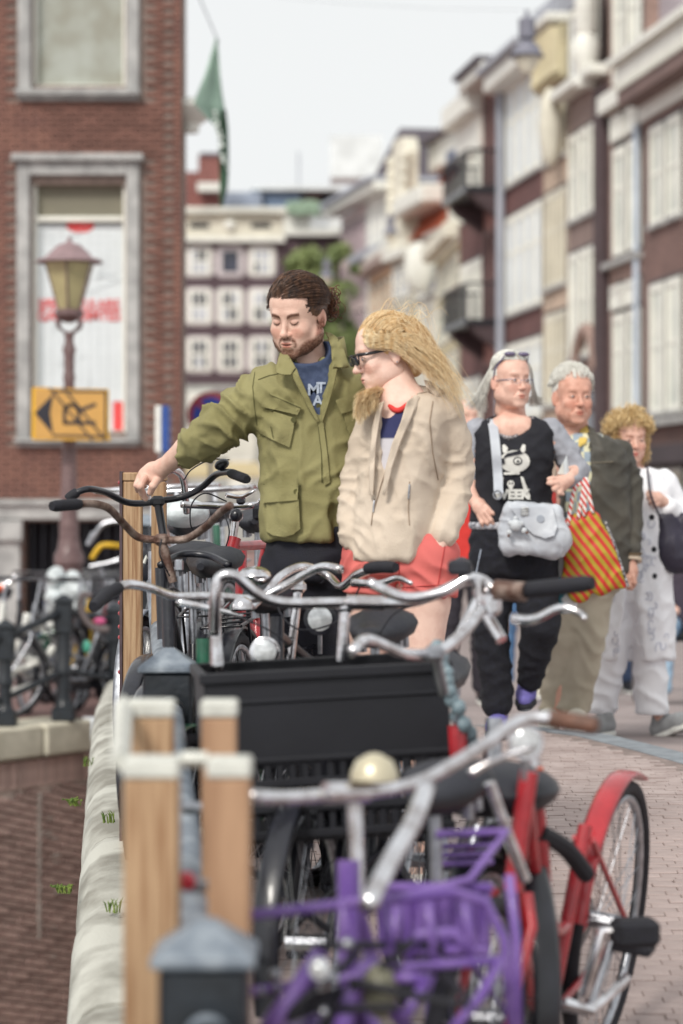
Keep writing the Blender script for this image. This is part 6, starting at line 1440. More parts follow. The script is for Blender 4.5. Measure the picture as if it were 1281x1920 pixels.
for q, r in [([(271, 896, dh-.025), (263, 912, dh-.035), (267, 924, dh-.01), (273, 935, dh+.0)], .0108), ([(264, 896, dh+.0), (257, 910, dh-.01), (259, 920, dh+.02)], .0105), ([(262, 894, dh+.02), (258, 906, dh+.02), (263, 916, dh+.045)], .010), ([(297, 897, dh-.025), (287, 911, dh-.045), (282, 924, dh-.03)], .012), ([(268, 895, dh+.04), (266, 905, dh+.045), (272, 912, dh+.06)], .009)]:
    H_.chain([Q(*a) for a in q], [r*1.08]+[r]*(len(q)-2)+[r*.82], .005)
xv, xf = H_.mesh(); xv = relax(xv, xf, 1); xc = np.ones((len(xv), 3)); xc[:, 1:] *= (1-.10*np.clip(fbm(xv*60, 2)*2-.8, 0, 1))[:, None]
V_, F_, C_ = cat_parts([(hv, hf, hc), (bv, bf, None), (xv, xf, xc)]); npmesh('body', V_, F_, SK_M, man, C_)
# shirt and jacket
M['navy'] = mat('navy_tshirt', sr(52, 64, 92), .85, 0, .15, 60, bump=.15, bscale=300, col2=sr(68, 80, 108))
M['olive'] = mat('olive_cotton', sr(132, 126, 83), .9, 0, .1, 5, bump=.35, bscale=300, col2=sr(147, 141, 98))
M['olive_dark'] = mat('olive_seam', sr(84, 82, 46), .85); M['jeans_black'] = mat('black_denim', sr(26, 27, 37), .85, 0, .2, 20, bump=.2, bscale=200)
def torso(S_, e=0, top=True):
    S_.loft([Rr(1016, 592, 101+e, .150+e/s0), Rr(980, 591, 100+e, .148+e/s0), Rr(920, 590, 98+e, .142+e/s0), Rr(850, 588, 100+e, .14+e/s0), Rr(780, 586, 104+e, .135+e/s0), Rr(735, 586, 108+e, .12+e/s0), Rr(706, 588, 92+e, .10+e/s0), Rr(688, 590, 62+e, .085+e/s0), Rr(672, 592, 44+e, .074+e/s0)], .02, 2.6, yaw=math.radians(-10))
S_ = SDF((Q(460, 0).x, d0-.3, Q(0, 830).z), (Q(720, 0).x, d0+.3, Q(0, 640).z), .006); torso(S_, -6); S_.cap(Q(582, 676, -.03), Q(596, 660, .03), .070, .070, .02)
S_.ell(Q(575, 655, -.06), (.068, .10, .045), .015, 's'); v, f = S_.mesh(); v = relax(v, f, 1); v = folds(v, f, .005, 9, (1, .3, .5)); tee = npmesh('t_shirt', v, f, M['navy'], man)
S_ = SDF((Q(325, 0).x, d0-.3, Q(0, 1030).z), (Q(740, 0).x, d0+.36, Q(0, 630).z), .0065); torso(S_, 2)
S_.chain([Q(503, 735), Q(462, 765, -.01), Q(420, 797, -.02), Q(385, 822, .02), Q(343, 846, .07)], [.083, .074, .068, .063, .057], .035)
S_.chain([Q(676, 732, .04), Q(712, 850, .12), Q(700, 940, .05)], [.08, .066, .055], .04)
# open front: collar gap, then the skirt of the jacket falling open at the hem
for a, c, ra, rb in [((580, 655), (583, 700), .064, .056), ((583, 700), (594, 745), .052, .03), ((594, 745), (602, 788), .026, .008)]: S_.cap(Q(*a, -.15), Q(*c, -.16), ra, rb, .006, 's', 2.2)
S_.cap(Q(618, 905, -.17), Q(652, 1040, -.17), .004, .05, .006, 's', 2.0)
S_.cap(Q(344, 846, .07)+V(-.004, 0, 0), Q(325, 858, .09), .047, .05, .002, 's')
v, f = S_.mesh(); v = relax(v, f, 2)
px_ = 640.5+v[:, 0]/v[:, 1]*F; py_ = HY+(EYE-v[:, 2])/v[:, 1]*F
ms = np.clip((505-px_)/40, 0, 1)*np.clip((px_-348)/12, .0, 1); mt = 1-ms
nn = vnorm(v, f); t1 = v @ np.array([.79, 0, .61]); t2 = v @ np.array([.61, 0, -.79])
wz = fbm(v*7+3, 2); wz2 = fbm(v*np.array([9, 4, 9])+8, 2)
f1 = wavef(t1*17-t2*3+wz*3.2+v[:, 1]*4, 1, 1.6)*lump(v*12+1, .25, .55); f2 = wavef(t1*9+t2*13+wz2*2.5, 1, 1.6)*lump(v*9+6)
v = v+nn*((f1*.020+f2*.012)*ms*np.clip((480-px_)/50+.4, .4, 1)*np.where(px_ < 375, .3, 1))[:, None]
g1 = wavef(v[:, 0]*9+v[:, 2]*3.2+wz*2.6, 1, 1.5)*lump(v*6+2, .3, .6); g2 = wavef(v[:, 2]*8-v[:, 0]*9+wz2*2.2, 1, 1.5)*lump(v*7+11, .4, .62)
v = v+nn*((g1*.013+g2*.010)*mt)[:, None]
g3 = wavef((v[:, 2]*1.0+v[:, 0]*1.1)*20+wz*1.5, 1, 1.5)*np.clip(1-np.abs(px_-500)/55, 0, 1)*np.clip((850-py_)/80, 0, 1)*np.clip((py_-700)/40, 0, 1); v = v+nn*(g3*.011)[:, None]
v = fine(v, f); jac = npmesh('jacket', v, f, M['olive'], man); B = bvh(jac); Bt = bvh(tee)
pt = lambda poly, off, th, nm, wr=0, **k: patch(B, poly, off, th, M['olive'], nm, man, d0-.14, wr=wr, sd=len(nm), **k)
pt([(493, 767), (516, 772), (554, 784), (549, 812), (543, 839), (514, 826), (485, 811), (489, 790)], .014, .012, 'chest_pocket', .014)
pt([(506, 736), (566, 762), (558, 778), (524, 770), (487, 762)], .021, .008, 'pocket_flap', .004)
pt([(642, 772), (690, 765), (680, 838), (664, 832), (652, 805)], .013, .012, 'chest_pocket', .012); pt([(629, 751), (686, 727), (694, 758), (660, 770), (640, 776)], .021, .008, 'pocket_flap', .004)
pt([(500, 940), (560, 936), (563, 992), (550, 1002), (534, 1007), (512, 1004), (499, 996)], .020, .016, 'hip_pocket', .018); pt([(498, 899), (560, 899), (558, 938), (492, 943)], .029, .008, 'pocket_flap', .004)
pt([(596, 790), (606, 788), (614, 850), (619, 905), (609, 910), (604, 850)], .009, .007, 'placket', .003)
for x, y in ((551, 788), (598, 762), (556, 922)): MB().lathe([(.0075, 0), (.0085, .002), (.008, .004)], hit(B, x, y, d0-.15)+V(0, -.024 if x < 590 else -.006, 0), 12, Rx(math.pi/2)).build('button', M['olive_dark'], man)
for q in ([(478, 698), (474, 725), (477, 760), (482, 798)], [(528, 700), (505, 704), (484, 712)], [(618, 905), (614, 850), (608, 800)], [(604, 905), (603, 850), (597, 800)], [(506, 740), (564, 765)], [(494, 908), (560, 907)], [(508, 800), (512, 820)]): seam(B, q, .0014, M['olive_dark'], 'seam', man, d0-.14, .001 if q[0][0] > 560 or q[0][1] < 735 else .022)
# collar: two turned flaps and a stand round the neck
sheet3([(528, 655, -.045), (536, 660, -.075), (545, 672, -.11), (555, 690, -.155), (545, 704, -.165), (532, 704, -.165), (519, 700, -.15), (517, 690, -.13), (523, 668, -.08)], d0, .007, M['olive'], 'collar_flap', man, bulge=.006, wr=.02)
sheet3([(609, 622, .0), (620, 624, -.01), (632, 632, -.025), (643, 650, -.06), (650, 670, -.09), (655, 689, -.115), (640, 691, -.145), (624, 690, -.155), (622, 672, -.125), (621, 650, -.08), (614, 632, -.03)], d0, .007, M['olive'], 'collar_flap', man, bulge=.006, wr=.02)
sheet3([(556, 690, -.150), (562, 706, -.165), (580, 745, -.165), (600, 790, -.158), (594, 792, -.157), (574, 758, -.16), (556, 722, -.165), (547, 704, -.16)], d0, .006, M['olive'], 'lapel', man, bulge=.004)
sheet3([(624, 690, -.15), (633, 692, -.15), (628, 720, -.165), (616, 760, -.162), (605, 792, -.157), (600, 789, -.156), (610, 750, -.160), (619, 712, -.160)], d0, .006, M['olive'], 'lapel', man, bulge=.004)
b = MB(); n = 22; vs = []
for i in range(n+1):
    a = math.radians(-35+250*i/n); cx, cy = Q(582, 0).x+.01, d0+.005; k = math.sin(max(0, min(1, i/n))*math.pi)
    for (rr, dz, o_) in ((.078, -.03, 0), (.081, .018+.022*k, 0), (.088, .022+.022*k, 0), (.098, -.028+.005*k, 0), (.092, -.03, 0)): vs.append(V(cx+math.cos(a)*rr*1.06, cy+math.sin(a)*rr, Q(0, 664).z+dz+.022*math.cos(a)))
m_ = 5; b.add(vs, [(i*m_+j, (i+1)*m_+j, (i+1)*m_+(j+1) % m_, i*m_+(j+1) % m_) for i in range(n) for j in range(m_)]); b.build('collar', M['olive'], man, ang=180)
# white print on the shirt
M['print_white'] = mat('faded_white_print', sr(176, 186, 202), .85, 0, .2, 60)
for (tx, x, y, sz) in (('M', 588, 732, 24), ('T', 602, 728, 22), ('A', 596, 752, 22)):
    h_ = hit(Bt, x, y, d0-.13); text_mesh(tx, sz/s0*1.25, M['print_white'], 'shirt_print', man, h_+V(0, -.004, 0), Rx(math.pi/2) @ Ry(0), bold=.0012, ext=.0006)
# trousers and shoes
S_ = SDF((Q(480, 0).x, d0-.3, zg(d0)-.02), (Q(720, 0).x, d0+.3, Q(0, 980).z), .009)
S_.loft([Rr(985, 590, 88, .125), Rr(1050, 590, 92, .135), Rr(1090, 590, 88, .13)], .03); 
S_.chain([Q(552, 1080), Q(545, 1320, -.02), Q(545, 1620, .02)], [.098, .078, .062], .04); S_.chain([Q(630, 1080), Q(636, 1320, -.02), Q(642, 1620, .02)], [.098, .078, .062], .04)
v, f = S_.mesh(); v = relax(v, f, 1); v = folds(v, f, .012, 8, (1, 1, 1.6)); npmesh('trousers', v, f, M['jeans_black'], man)
for x in (545, 642): shoe('shoe', V(Q(x, 0).x, d0+.08, zg(d0)+.015), V(Q(x-12, 0).x, d0-.16, zg(d0)+.015), 1.05, M['black_rubber'], M['saddle'], man)
# hair combed back into a small curly bun
HB = hairmat('dark_brown_hair', sr(50, 35, 31), sr(116, 84, 64))
def scalp(u, lat, e=0.0):      # direction on the skull: u = angle from the forehead backwards, lat = sideways angle
    x = math.sin(lat); r = math.cos(lat); return Vector((x*(.085+e), .016-math.cos(u)*r*(.105+e), .039+math.sin(u)*r*(.091+e)))
bun = Vector((.050, .108, .022))
S_ = SDF((-.1, -.12, -.12), (.1, .15, .16), .0035); S_.ell((0, .019, .043), (.089, .104, .089), .005)
# clear the face: a slanting plane in front of the hairline and the ears
X, Y, Z = S_.xyz((slice(None),)*3); cut = np.maximum(-.055-Y-(.0*Z), -(Z-.070)*0-9) ; hl = np.maximum((.063-.55*np.abs(X)**1.0)-Z-(Y+.075)*1.55, -1); side = np.maximum((.012+.2*(Y+.03))-Z-(Y-.0)*.8, -9)
face = np.maximum(hl*.6, np.where(Y > .012, (-.045-Z), -1)); face = np.where(Y < .012, np.maximum(hl*.6, (.0-Z-(Y)*.6)*np.where(Y < -.0, 1, 1)*.8), face); S_.D = np.maximum(S_.D, face.astype(np.float32))
v, f = S_.mesh(); v = relax(v, f, 2); n_ = vnorm(v, f); ang = np.arctan2(v[:, 0], np.maximum(.02, v[:, 2]-.0)+np.maximum(0, v[:, 1])*.2); q = np.stack([ang*13+v[:, 1]*6, v[:, 1]*5, ang*0], 1); v = v+n_*(((1-np.abs(2*fbm(q, 2)-1))**1.5-.4)*.009)[:, None]
hair = npmesh('hair', hxn(Fm, v), f, HB, man)
ps = []
for i in range(1500):
    lat = random.uniform(-1.25, 1.25); fr = random.random(); st = scalp(.50+.10*abs(lat)+fr*1.0-(.35 if abs(lat) > .8 else 0), lat, .004+random.random()*.006)
    pts = []
    sdir = (st-Vector((0, .018, .044))); bdir = (bun-Vector((0, .018, .044))); L1, L2 = sdir.length, bdir.length; sn, bn = sdir.normalized(), bdir.normalized(); om = max(.05, math.acos(max(-1, min(1, sn.dot(bn)))))
    wv = random.uniform(0, 6)
    for k in range(11):
        t = k/10; dd = (sn*math.sin((1-t)*om)+bn*math.sin(t*om))/math.sin(om); rr = L1+(L2-L1)*t**3+.003*math.sin(t*7+wv); pts.append(hx(Fm, Vector((0, .018, .044))+dd*rr))
    ps.append(pts)
for i in range(260):          # nape hair swept up
    a = random.uniform(-1.2, 1.2); st = Vector((math.sin(a)*.066, .02+math.cos(a)*.066, random.uniform(-.055, .0))); md = (st+bun)*.5+Vector((math.sin(a)*.012, .015, 0)); ps.append([hx(Fm, p) for p in spline([st, md, bun], 4)])
strands('hair_strands', ps, HB, hair, .0011, kind='stuff')
ps = []; HC = hairmat('brown_curls', sr(74, 46, 36), sr(128, 84, 60))
for i in range(90):
    c = bun+Vector((random.uniform(-.015, .035), random.uniform(.0, .035), random.uniform(-.060, .028))); r = random.uniform(.010, .025); a0 = random.uniform(0, 6.28); ax_ = Euler((random.uniform(-.7, .7), random.uniform(-.7, .7), random.uniform(0, 3))).to_matrix()
    ps.append([hx(Fm, c+ax_ @ Vector((math.cos(a0+k*.5)*r, k*.0012, math.sin(a0+k*.5)*r))) for k in range(13)])
strands('bun_curls', ps, HC, hair, .0013, taper=False, kind='stuff')
MB().ring(hx(Fm, bun), Fm[1], .016, .005, 16, 6).build('hair_tie', M['black_rubber'], hair)
# beard and brow stubble as short hairs on the skin
ps = []; hb_ = BVHTree.FromPolygons([Vector(p) for p in hv], [list(map(int, q)) for q in hf])
fc = np.array(hc); cand = np.where((fc[:, 0] < .62))[0]
for i in random.sample(list(cand), min(len(cand), 1500)):
    p = Vector(hv[i]); h_ = hb_.find_nearest(p); nn_ = h_[1]; g_ = (Vector((0, 0, -1))*.9+nn_*.35+Vector((random.gauss(0, .25), random.gauss(0, .25), 0))).normalized(); L = random.uniform(.002, .005); ps.append([p, p+g_*L*.6+nn_*.0005, p+g_*L])
strands('beard', ps, hairmat('beard_brown', sr(88, 60, 46), sr(120, 84, 62)), man, .0005, kind='stuff')
# ================================================================ THE YOUNG WOMAN
d0 = 7.12; Q = lambda x, y, dy=0: P(x, y, d0+dy); s0 = F/d0
Rr = lambda y, cx, a, b, dy=0: (P(0, y, d0).z, P(cx, 0, d0).x, d0+dy, a/s0, b)
gl = thing('person', 'young blonde woman in beige jacket, coral shorts and sunglasses, hands in her pockets', 'person', V(P(750, 0, d0).x, d0, zg(d0)))
SK_G = skin('skin_woman', sr(236, 200, 184), sr(228, 188, 172))
Fg = head_frame(723, 666, d0, -76, 16, 0, .87)
hv, hf, hc = head_mesh(dict(w=.95, jaw=.90, nose=1.03, blush=.6, neck=.86, brow=(.75, .6, .45), browst=.5, lips=(.86, .56, .56))); hv = hxn(Fg, hv)
S_ = SDF((Q(630, 0).x, d0-.36, zg(d0)-.03), (Q(890, 0).x, d0+.36, Q(0, 640).z), .009)
S_.cap(Q(752, 745, .01), Q(738, 690, .01), .058, .048, .03); S_.loft([Rr(735, 760, 36, .06), Rr(752, 765, 66, .085), Rr(800, 762, 62, .09), Rr(1000, 745, 60, .09), Rr(1070, 748, 78, .095)], .03)
S_.cap(Q(744, 738, -.02), Q(764, 750, -.02), .045, .045, .03)
# arms run down into the pockets; the hand is inside, its back showing at the pocket edge
S_.chain([Q(824, 775, .0), Q(856, 892, .03), Q(832, 992, -.07), Q(822, 1025, -.08)], [.045, .034, .026, .028], .03); S_.chain([Q(708, 785, .03), Q(676, 890, .05), Q(662, 1000, -.01), Q(664, 1030, -.02)], [.034, .026, .024, .026], .03)
S_.chain([Q(705, 1070, .03), Q(700, 1130, .03), Q(694, 1300, .0), Q(696, 1420, .03), Q(700, 1640, .05)], [.085, .078, .052, .054, .034], .03)
S_.chain([Q(795, 1070, -.02), Q(794, 1130, -.02), Q(785, 1300, -.05), Q(786, 1420, -.02), Q(788, 1640, .0)], [.085, .079, .052, .054, .034], .03)
bv, bf = S_.mesh(); bv = relax(bv, bf, 2); V_, F_, C_ = cat_parts([(hv, hf, hc), (bv, bf, None)]); npmesh('body', V_, F_, SK_G, gl, C_)
M['beige'] = mat('beige_linen', sr(200, 184, 166), .9, 0, .06, 5, bump=.3, bscale=300, col2=sr(210, 195, 178)); M['beige_dark'] = mat('beige_seam', sr(150, 130, 112), .9)
M['coral'] = mat('coral_cotton', sr(212, 106, 102), .85, 0, .06, 8, bump=.12, bscale=300, col2=sr(226, 120, 112)); M['coral_dark'] = mat('coral_seam', sr(176, 60, 60), .85)
M['red_rib'] = mat('red_ribbing', sr(214, 62, 58), .85); M['shirt_navy'] = mat('navy_jersey', sr(48, 52, 96), .85, 0, .15, 40); M['shirt_grey'] = mat('pale_grey_jersey', sr(206, 202, 208), .85)
def gt(S_, e):
    S_.loft([Rr(1054, 736, 72+e, .142+e/s0), Rr(1015, 740, 78+e, .142+e/s0), Rr(960, 744, 78+e, .125+e/s0), Rr(890, 752, 76+e, .118+e/s0), Rr(820, 762, 78+e, .112+e/s0), Rr(775, 768, 80+e, .10+e/s0), Rr(748, 768, 62+e, .085+e/s0), Rr(736, 766, 40+e, .072+e/s0)], .02, 2.5, yaw=math.radians(-22))
S_ = SDF((Q(640, 0).x, d0-.25, Q(0, 900).z), (Q(880, 0).x, d0+.25, Q(0, 715).z), .006); gt(S_, -4); S_.ell(Q(748, 730, -.08), (.058, .10, .040), .015, 's'); v, f = S_.mesh(); v = relax(v, f, 1)
px_ = 640.5+v[:, 0]/v[:, 1]*F; py_ = HY+(EYE-v[:, 2])/v[:, 1]*F
c_ = np.where((py_ < 822)[:, None], np.array([[.030, .035, .115]]), np.array([[.60, .58, .62]])); c_ = np.where(((py_ < 752) & (px_ < 728))[:, None], np.array([[.62, .60, .64]]), c_)
tsh = npmesh('t_shirt', v, f, mat('jersey_print', (1, 1, 1), .85, 0, .05, 40, vcol=True, col2=(.95, .95, .95)), gl, c_); Bt = bvh(tsh)
rb = [hit(Bt, x, y, d0-.1)+V(0, -.003, 0) for x, y in ((728, 755), (733, 763), (741, 769), (750, 769), (760, 763), (770, 754), (777, 747))]
MB().tube(spline(rb, 4), .0085, 8, flat=1.0).build('neck_ribbing', M['red_rib'], gl, ang=180)
S_ = SDF((Q(630, 0).x, d0-.3, Q(0, 1065).z), (Q(892, 0).x, d0+.3, Q(0, 700).z), .0062); gt(S_, 2)
S_.cap(Q(770, 748, .03), Q(828, 768, .01), .045, .058, .03)
S_.chain([Q(828, 775, .0), Q(848, 830, .02), Q(855, 892, .03), Q(848, 950, -.02), Q(832, 1002, -.07)], [.062, .057, .054, .049, .042], .022)
S_.chain([Q(706, 785, .02), Q(688, 840, .03), Q(674, 895, .04), Q(664, 950, .02), Q(658, 1003, -.02)], [.058, .055, .052, .049, .044], .03)
for a, c, ra, rb in [((752, 715), (746, 745), .064, .055), ((746, 745), (740, 780), .050, .044), ((740, 780), (731, 830), .044, .032), ((731, 830), (716, 900), .030, .010)]: S_.cap(Q(*a, -.14), Q(*c, -.14), ra, rb, .004, 's', 2.8)
v, f = S_.mesh(); v = relax(v, f, 2); px_ = 640.5+v[:, 0]/v[:, 1]*F; py_ = HY+(EYE-v[:, 2])/v[:, 1]*F; nn = vnorm(v, f)
wz = fbm(v*7+30, 2); wz2 = fbm(v*np.array([9, 4, 9])+48, 2); ma = np.clip((px_-812)/20, 0, 1)+np.clip((700-px_)/15, 0, 1)*(py_ > 800); mt = 1-np.clip(ma, 0, 1)
g1 = wavef(v[:, 0]*11+v[:, 2]*1.6+wz*2.4, 1, 1.5)*lump(v*5+2, .3, .6); g2 = wavef(v[:, 2]*9+v[:, 0]*9+wz2*2.2, 1, 1.5)*lump(v*7+11, .42, .62)
a1 = wavef(v[:, 2]*19+v[:, 0]*8+wz*3.0, 1, 1.6)*lump(v*10+5, .3, .55); a2 = wavef(v[:, 2]*10-v[:, 0]*12+wz2*3, 1, 1.5)
v = v+nn*((g1*.009+g2*.007)*mt*np.clip((py_-770)/40, .1, 1)+(a1*.0065+a2*.0045)*ma*np.clip((py_-790)/60, .2, 1))[:, None]
v = fine(v, f); jac = npmesh('jacket', v, f, M['beige'], gl); B = bvh(jac)
for q in ([(812, 752), (806, 790), (812, 850), (822, 900)], [(768, 903), (766, 955), (768, 985)], [(702, 935), (696, 985)], [(757, 745), (800, 735)], [(745, 770), (738, 840), (716, 905), (700, 960)]): seam(B, q, .0016, M['beige_dark'], 'seam', gl, d0-.12, .002)
for (a, c) in [((768, 908), (766, 935)), ((702, 938), (700, 960))]: seam(B, [a, c], .003, M['steel'], 'zip', gl, d0-.12, .003)
sheet3([(795, 712, -.02), (812, 716, -.03), (838, 738, -.03), (818, 744, -.06), (800, 728, -.06)], d0, .006, M['beige'], 'epaulette', gl, bulge=.004)
sheet3([(763, 752, -.125), (778, 740, -.09), (790, 745, -.085), (776, 775, -.12), (752, 830, -.14), (735, 880, -.142), (722, 930, -.142), (716, 926, -.142), (722, 880, -.145), (735, 832, -.145), (752, 790, -.14)], d0, .006, M['beige'], 'front_edge', gl, bulge=.006, wr=.01)
sheet3([(722, 752, -.105), (716, 770, -.105), (706, 830, -.115), (703, 880, -.12), (700, 930, -.125), (692, 928, -.12), (692, 870, -.112), (698, 800, -.10), (708, 756, -.085)], d0, .006, M['beige'], 'front_edge', gl, bulge=.006, wr=.01)
S_ = SDF((Q(625, 0).x, d0-.25, Q(0, 1125).z), (Q(870, 0).x, d0+.25, Q(0, 985).z), .006)
S_.loft([Rr(990, 744, 76, .10), Rr(1025, 748, 97, .118), Rr(1066, 749, 101, .122), Rr(1080, 749, 98, .118)], .03, 2.5); S_.chain([Q(704, 1050, .02), Q(699, 1106, .02)], [.104, .092], .02); S_.chain([Q(797, 1050, -.02), Q(796, 1102, -.02)], [.104, .098], .02)
S_.cap(Q(749, 1100, -.3), Q(749, 1100, .3), .010, .010, .02, 's'); S_.box(Q(750, 1160), (.4, .4, .070), .002, .001, 's', Ry(math.radians(2)))
v, f = S_.mesh(); v = relax(v, f, 1); nn = vnorm(v, f); wz = fbm(v*9+30, 2); v = v+nn*((wavef(v[:, 2]*14+np.abs(v[:, 0]-Q(748, 0).x)*16+wz*2, 1, 1.5)*lump(v*8, .3, .6))*.009)[:, None]; sho = npmesh('shorts', v, f, M['coral'], gl); Bs = bvh(sho)
for q in ([(660, 1100), (735, 1104)], [(752, 1102), (835, 1096)], [(836, 1015), (822, 1095)], [(748, 1050), (749, 1100)], [(680, 1010), (664, 1045)]): seam(Bs, q, .0015, M['coral_dark'], 'seam', gl, d0-.12, .0015)
for x, dy in ((698, .03), (788, -.02)): shoe('shoe', V(Q(x, 0).x+.03, d0+dy+.07, zg(d0)+.015), V(Q(x, 0).x-.08, d0+dy-.13, zg(d0)+.015), .95, M['white_paint'], M['white_paint'], gl)
# sunglasses
sgm = M['black_rubber']; GLS = mat('glossy_black_frame', sr(26, 24, 30), .2, coat=.5)
gs = MB(); T_ = lambda p: hx(Fg, p)
for sx in (-1, 1): gs.tube([T_((sx*(.031+.023*a), -.114+abs(a+sx*.5)*.004, .010+.017*c)) for a, c in ((-1, .9), (-.2, 1), (1.0, 1.05), (1.05, .3), (.7, -.8), (0, -1), (-.75, -.75), (-1, .1), (-1, .9))], .0028*.95, 8)
gs.tube([T_((-.01, -.116, .020)), T_((.01, -.116, .020))], .003, 8)
for sx in (-1, 1): gs.tube([T_((sx*.054, -.110, .026)), T_((sx*.066, -.07, .021)), T_((sx*.074, -.005, .016)), T_((sx*.074, .02, .0))], [.0050, .0046, .0030, .0026], 8, flat=.5)
glo = gs.build('sunglasses', GLS, gl, ang=180)
for sx in (-1, 1): MB().sph(T_((sx*.031, -.1125, .009)), (.022*.93, .0016, .016*.93), 16, 8, Fg[1]).build('lens', mat('smoky_lens', sr(40, 38, 46), .1, coat=.3), glo, ang=180)
MB().sph(T_((.077, .012, -.032)), .0028, 8, 6).build('ear_stud', M['steel'], gl)
eyes(Fg, gl, mat('iris_blue', sr(70, 90, 110), .3), (0, -.001))
# long blonde hair blown back to the right
HG = hairmat('blonde_hair', sr(206, 166, 116), sr(236, 206, 158)); HG2 = hairmat('light_blonde_hair', sr(230, 198, 148), sr(248, 230, 194))
S_ = SDF((-.11, -.13, -.15), (.11, .16, .17), .004); S_.ell((0, .022, .046), (.079, .102, .092), .005); X, Y, Z = S_.xyz((slice(None),)*3)
face = np.where(Y < .004, (.055-np.maximum(0, Y+.085)*.75)-Z, (-.005-Z-(Y)*1.2)); S_.D = np.maximum(S_.D, (face*.7).astype(np.float32)); S_.cap((0, .075, .0), (0, .085, -.07), .045, .03, .03)
v, f = S_.mesh(); v = relax(v, f, 2); hair = npmesh('hair', hxn(Fg, v), f, HG, gl); ps = []; ps2 = []
def skp(u, lat, e=0): x = math.sin(lat); r = math.cos(lat); return Vector((x*(.076+e), .02-math.cos(u)*r*(.100+e), .043+math.sin(u)*r*(.092+e)))
for i in range(3200):
    lat = random.uniform(-1.35, 1.4); u0 = random.uniform(.50, 2.3)+.1*abs(lat); e0 = random.uniform(.001, .009); pts = []; cl = math.sin(lat*9+u0*3)*.5+math.sin(lat*23)*.3
    for k in range(11):          # along the skull, back and outwards
        t = k/10; pts.append(hx(Fg, skp(u0+t*(2.75-u0)*.85, lat*(1-.25*t), e0+.004*math.sin(t*3.1)*(1+cl))))
    p = pts[-1]; side = (lat+1.35)/2.75; L = .08+.085*random.random()**.7+.03*cl; sl = -.62-.16*cl-.25*side+random.gauss(0, .05); dirx = Vector((.74, (side-.5)*-.25+random.gauss(0, .03), sl)).normalized(); ph = cl*2+lat*2
    for k in range(1, 13):
        t = k/12; w_ = .012*t; pts.append(p+dirx*L*t+Vector((0, .01*math.sin(ph+t*4)*t, .022*math.sin(t*2.6)+w_*math.sin(ph+t*6.5)-.035*t*t+random.gauss(0, .0006))))
    (ps if random.random() < .58 else ps2).append(pts)
strands('hair_strands', ps, HG, hair, .0011, kind='stuff'); strands('hair_strands', ps2, HG2, hair, .0010, kind='stuff')
ps = []
for i in range(520):         # fringe swept from the forehead over the temple and ear
    z0 = random.uniform(.045, .085); a = hx(Fg, skp(random.uniform(.5, .95), random.uniform(-.6, .9), .006)); e = hx(Fg, (.088+random.uniform(0, .01), .035+random.uniform(-.02, .05), random.uniform(-.01, .05))); m = hx(Fg, (.07+random.uniform(0, .012), -.045+random.uniform(-.02, .02), .055+random.uniform(-.02, .025)))
    L = random.uniform(.05, .22); ps.append(spline([a, m, e, e+Vector((L*.55, random.uniform(-.03, .03), -L*.40+random.uniform(-.02, .02))), e+Vector((L*.85, random.uniform(-.04, .04), -L*.85+random.uniform(-.03, .03)))], 7))
for i in range(45):         # loose flying hairs
    a = hx(Fg, skp(random.uniform(1.2, 2.6), random.uniform(-1, 1.2), .01)); L = random.uniform(.03, .09); ps.append(spline([a, a+Vector((L*.5, random.uniform(-.05, .05), random.uniform(-.03, .05))), a+Vector((L, random.uniform(-.06, .06), random.uniform(-.10, .05))), a+Vector((L*1.3, 0, random.uniform(-.16, .06)))], 6))
strands('hair_strands', ps, HG2, hair, .0009, kind='stuff')
ps = []; ps2 = []
for i in range(800):          # far lock hanging forward below the chin
    a = Q(random.uniform(722, 752), random.uniform(690, 712), random.uniform(.05, .09)); t_ = random.random(); e = Q(663+t_*46+random.uniform(-4, 4), 794-abs(t_-.25)*44-46*random.random()**2+random.uniform(-4, 6), -.11+random.uniform(-.03, .02)); m = Q(696+t_*32+random.uniform(-5, 5), 730+random.uniform(-8, 8), -.0+random.uniform(-.025, .03))
    m2 = (m+e)*.5+Vector((-.012+random.uniform(-.006, .006), 0, .0)); (ps if random.random() < .12 else ps2).append(spline([a, m, m2, e], 6))
strands('front_lock', ps, HG, hair, .0011, kind='stuff'); strands('front_lock', ps2, HG2, hair, .0010, kind='stuff')
# ================================================================ THE THREE OLDER WALKERS
def frame_for(dd):
    global d0, s0, Q, Rr
    d0 = dd; s0 = F/d0; Q = lambda x, y, dy=0: P(x, y, d0+dy); Rr = lambda y, cx, a, b, dy=0: (P(0, y, d0).z, P(cx, 0, d0).x, d0+dy, a/s0, b)
SK_O = skin('skin_older', sr(228, 186, 168), sr(214, 168, 150)); SK_R = skin('skin_ruddy', sr(220, 172, 152), sr(204, 152, 132))
def vol(x0, x1, y0, y1, h=.011, dp=.4): return SDF((Q(x0, 0).x, d0-dp, Q(0, y1).z), (Q(x1, 0).x, d0+dp, Q(0, y0).z), h)
def fin(S_, name, m, par, amp=0, fy=9, fx=9, k=1, seed=0, col=None, it=1):
    v, f = S_.mesh(); v = relax(v, f, it)
    if amp: amp = amp*.75; wz = fbm(v*6+seed, 2); v = v+vnorm(v, f)*((wavef(v[:, 0]*fx+v[:, 2]*fy+wz*2.4, 1, 1.5)*lump(v*6+seed, .3, .6)+.7*wavef(v[:, 2]*fy*1.6-v[:, 0]*fx+wz*2, 1, 1.5)*lump(v*6+9+seed, .38, .62))*amp)[:, None]
    v = fine(v, f, .004, 20) if amp else v
    return npmesh(name, v, f, m, par, col(v) if col else None)
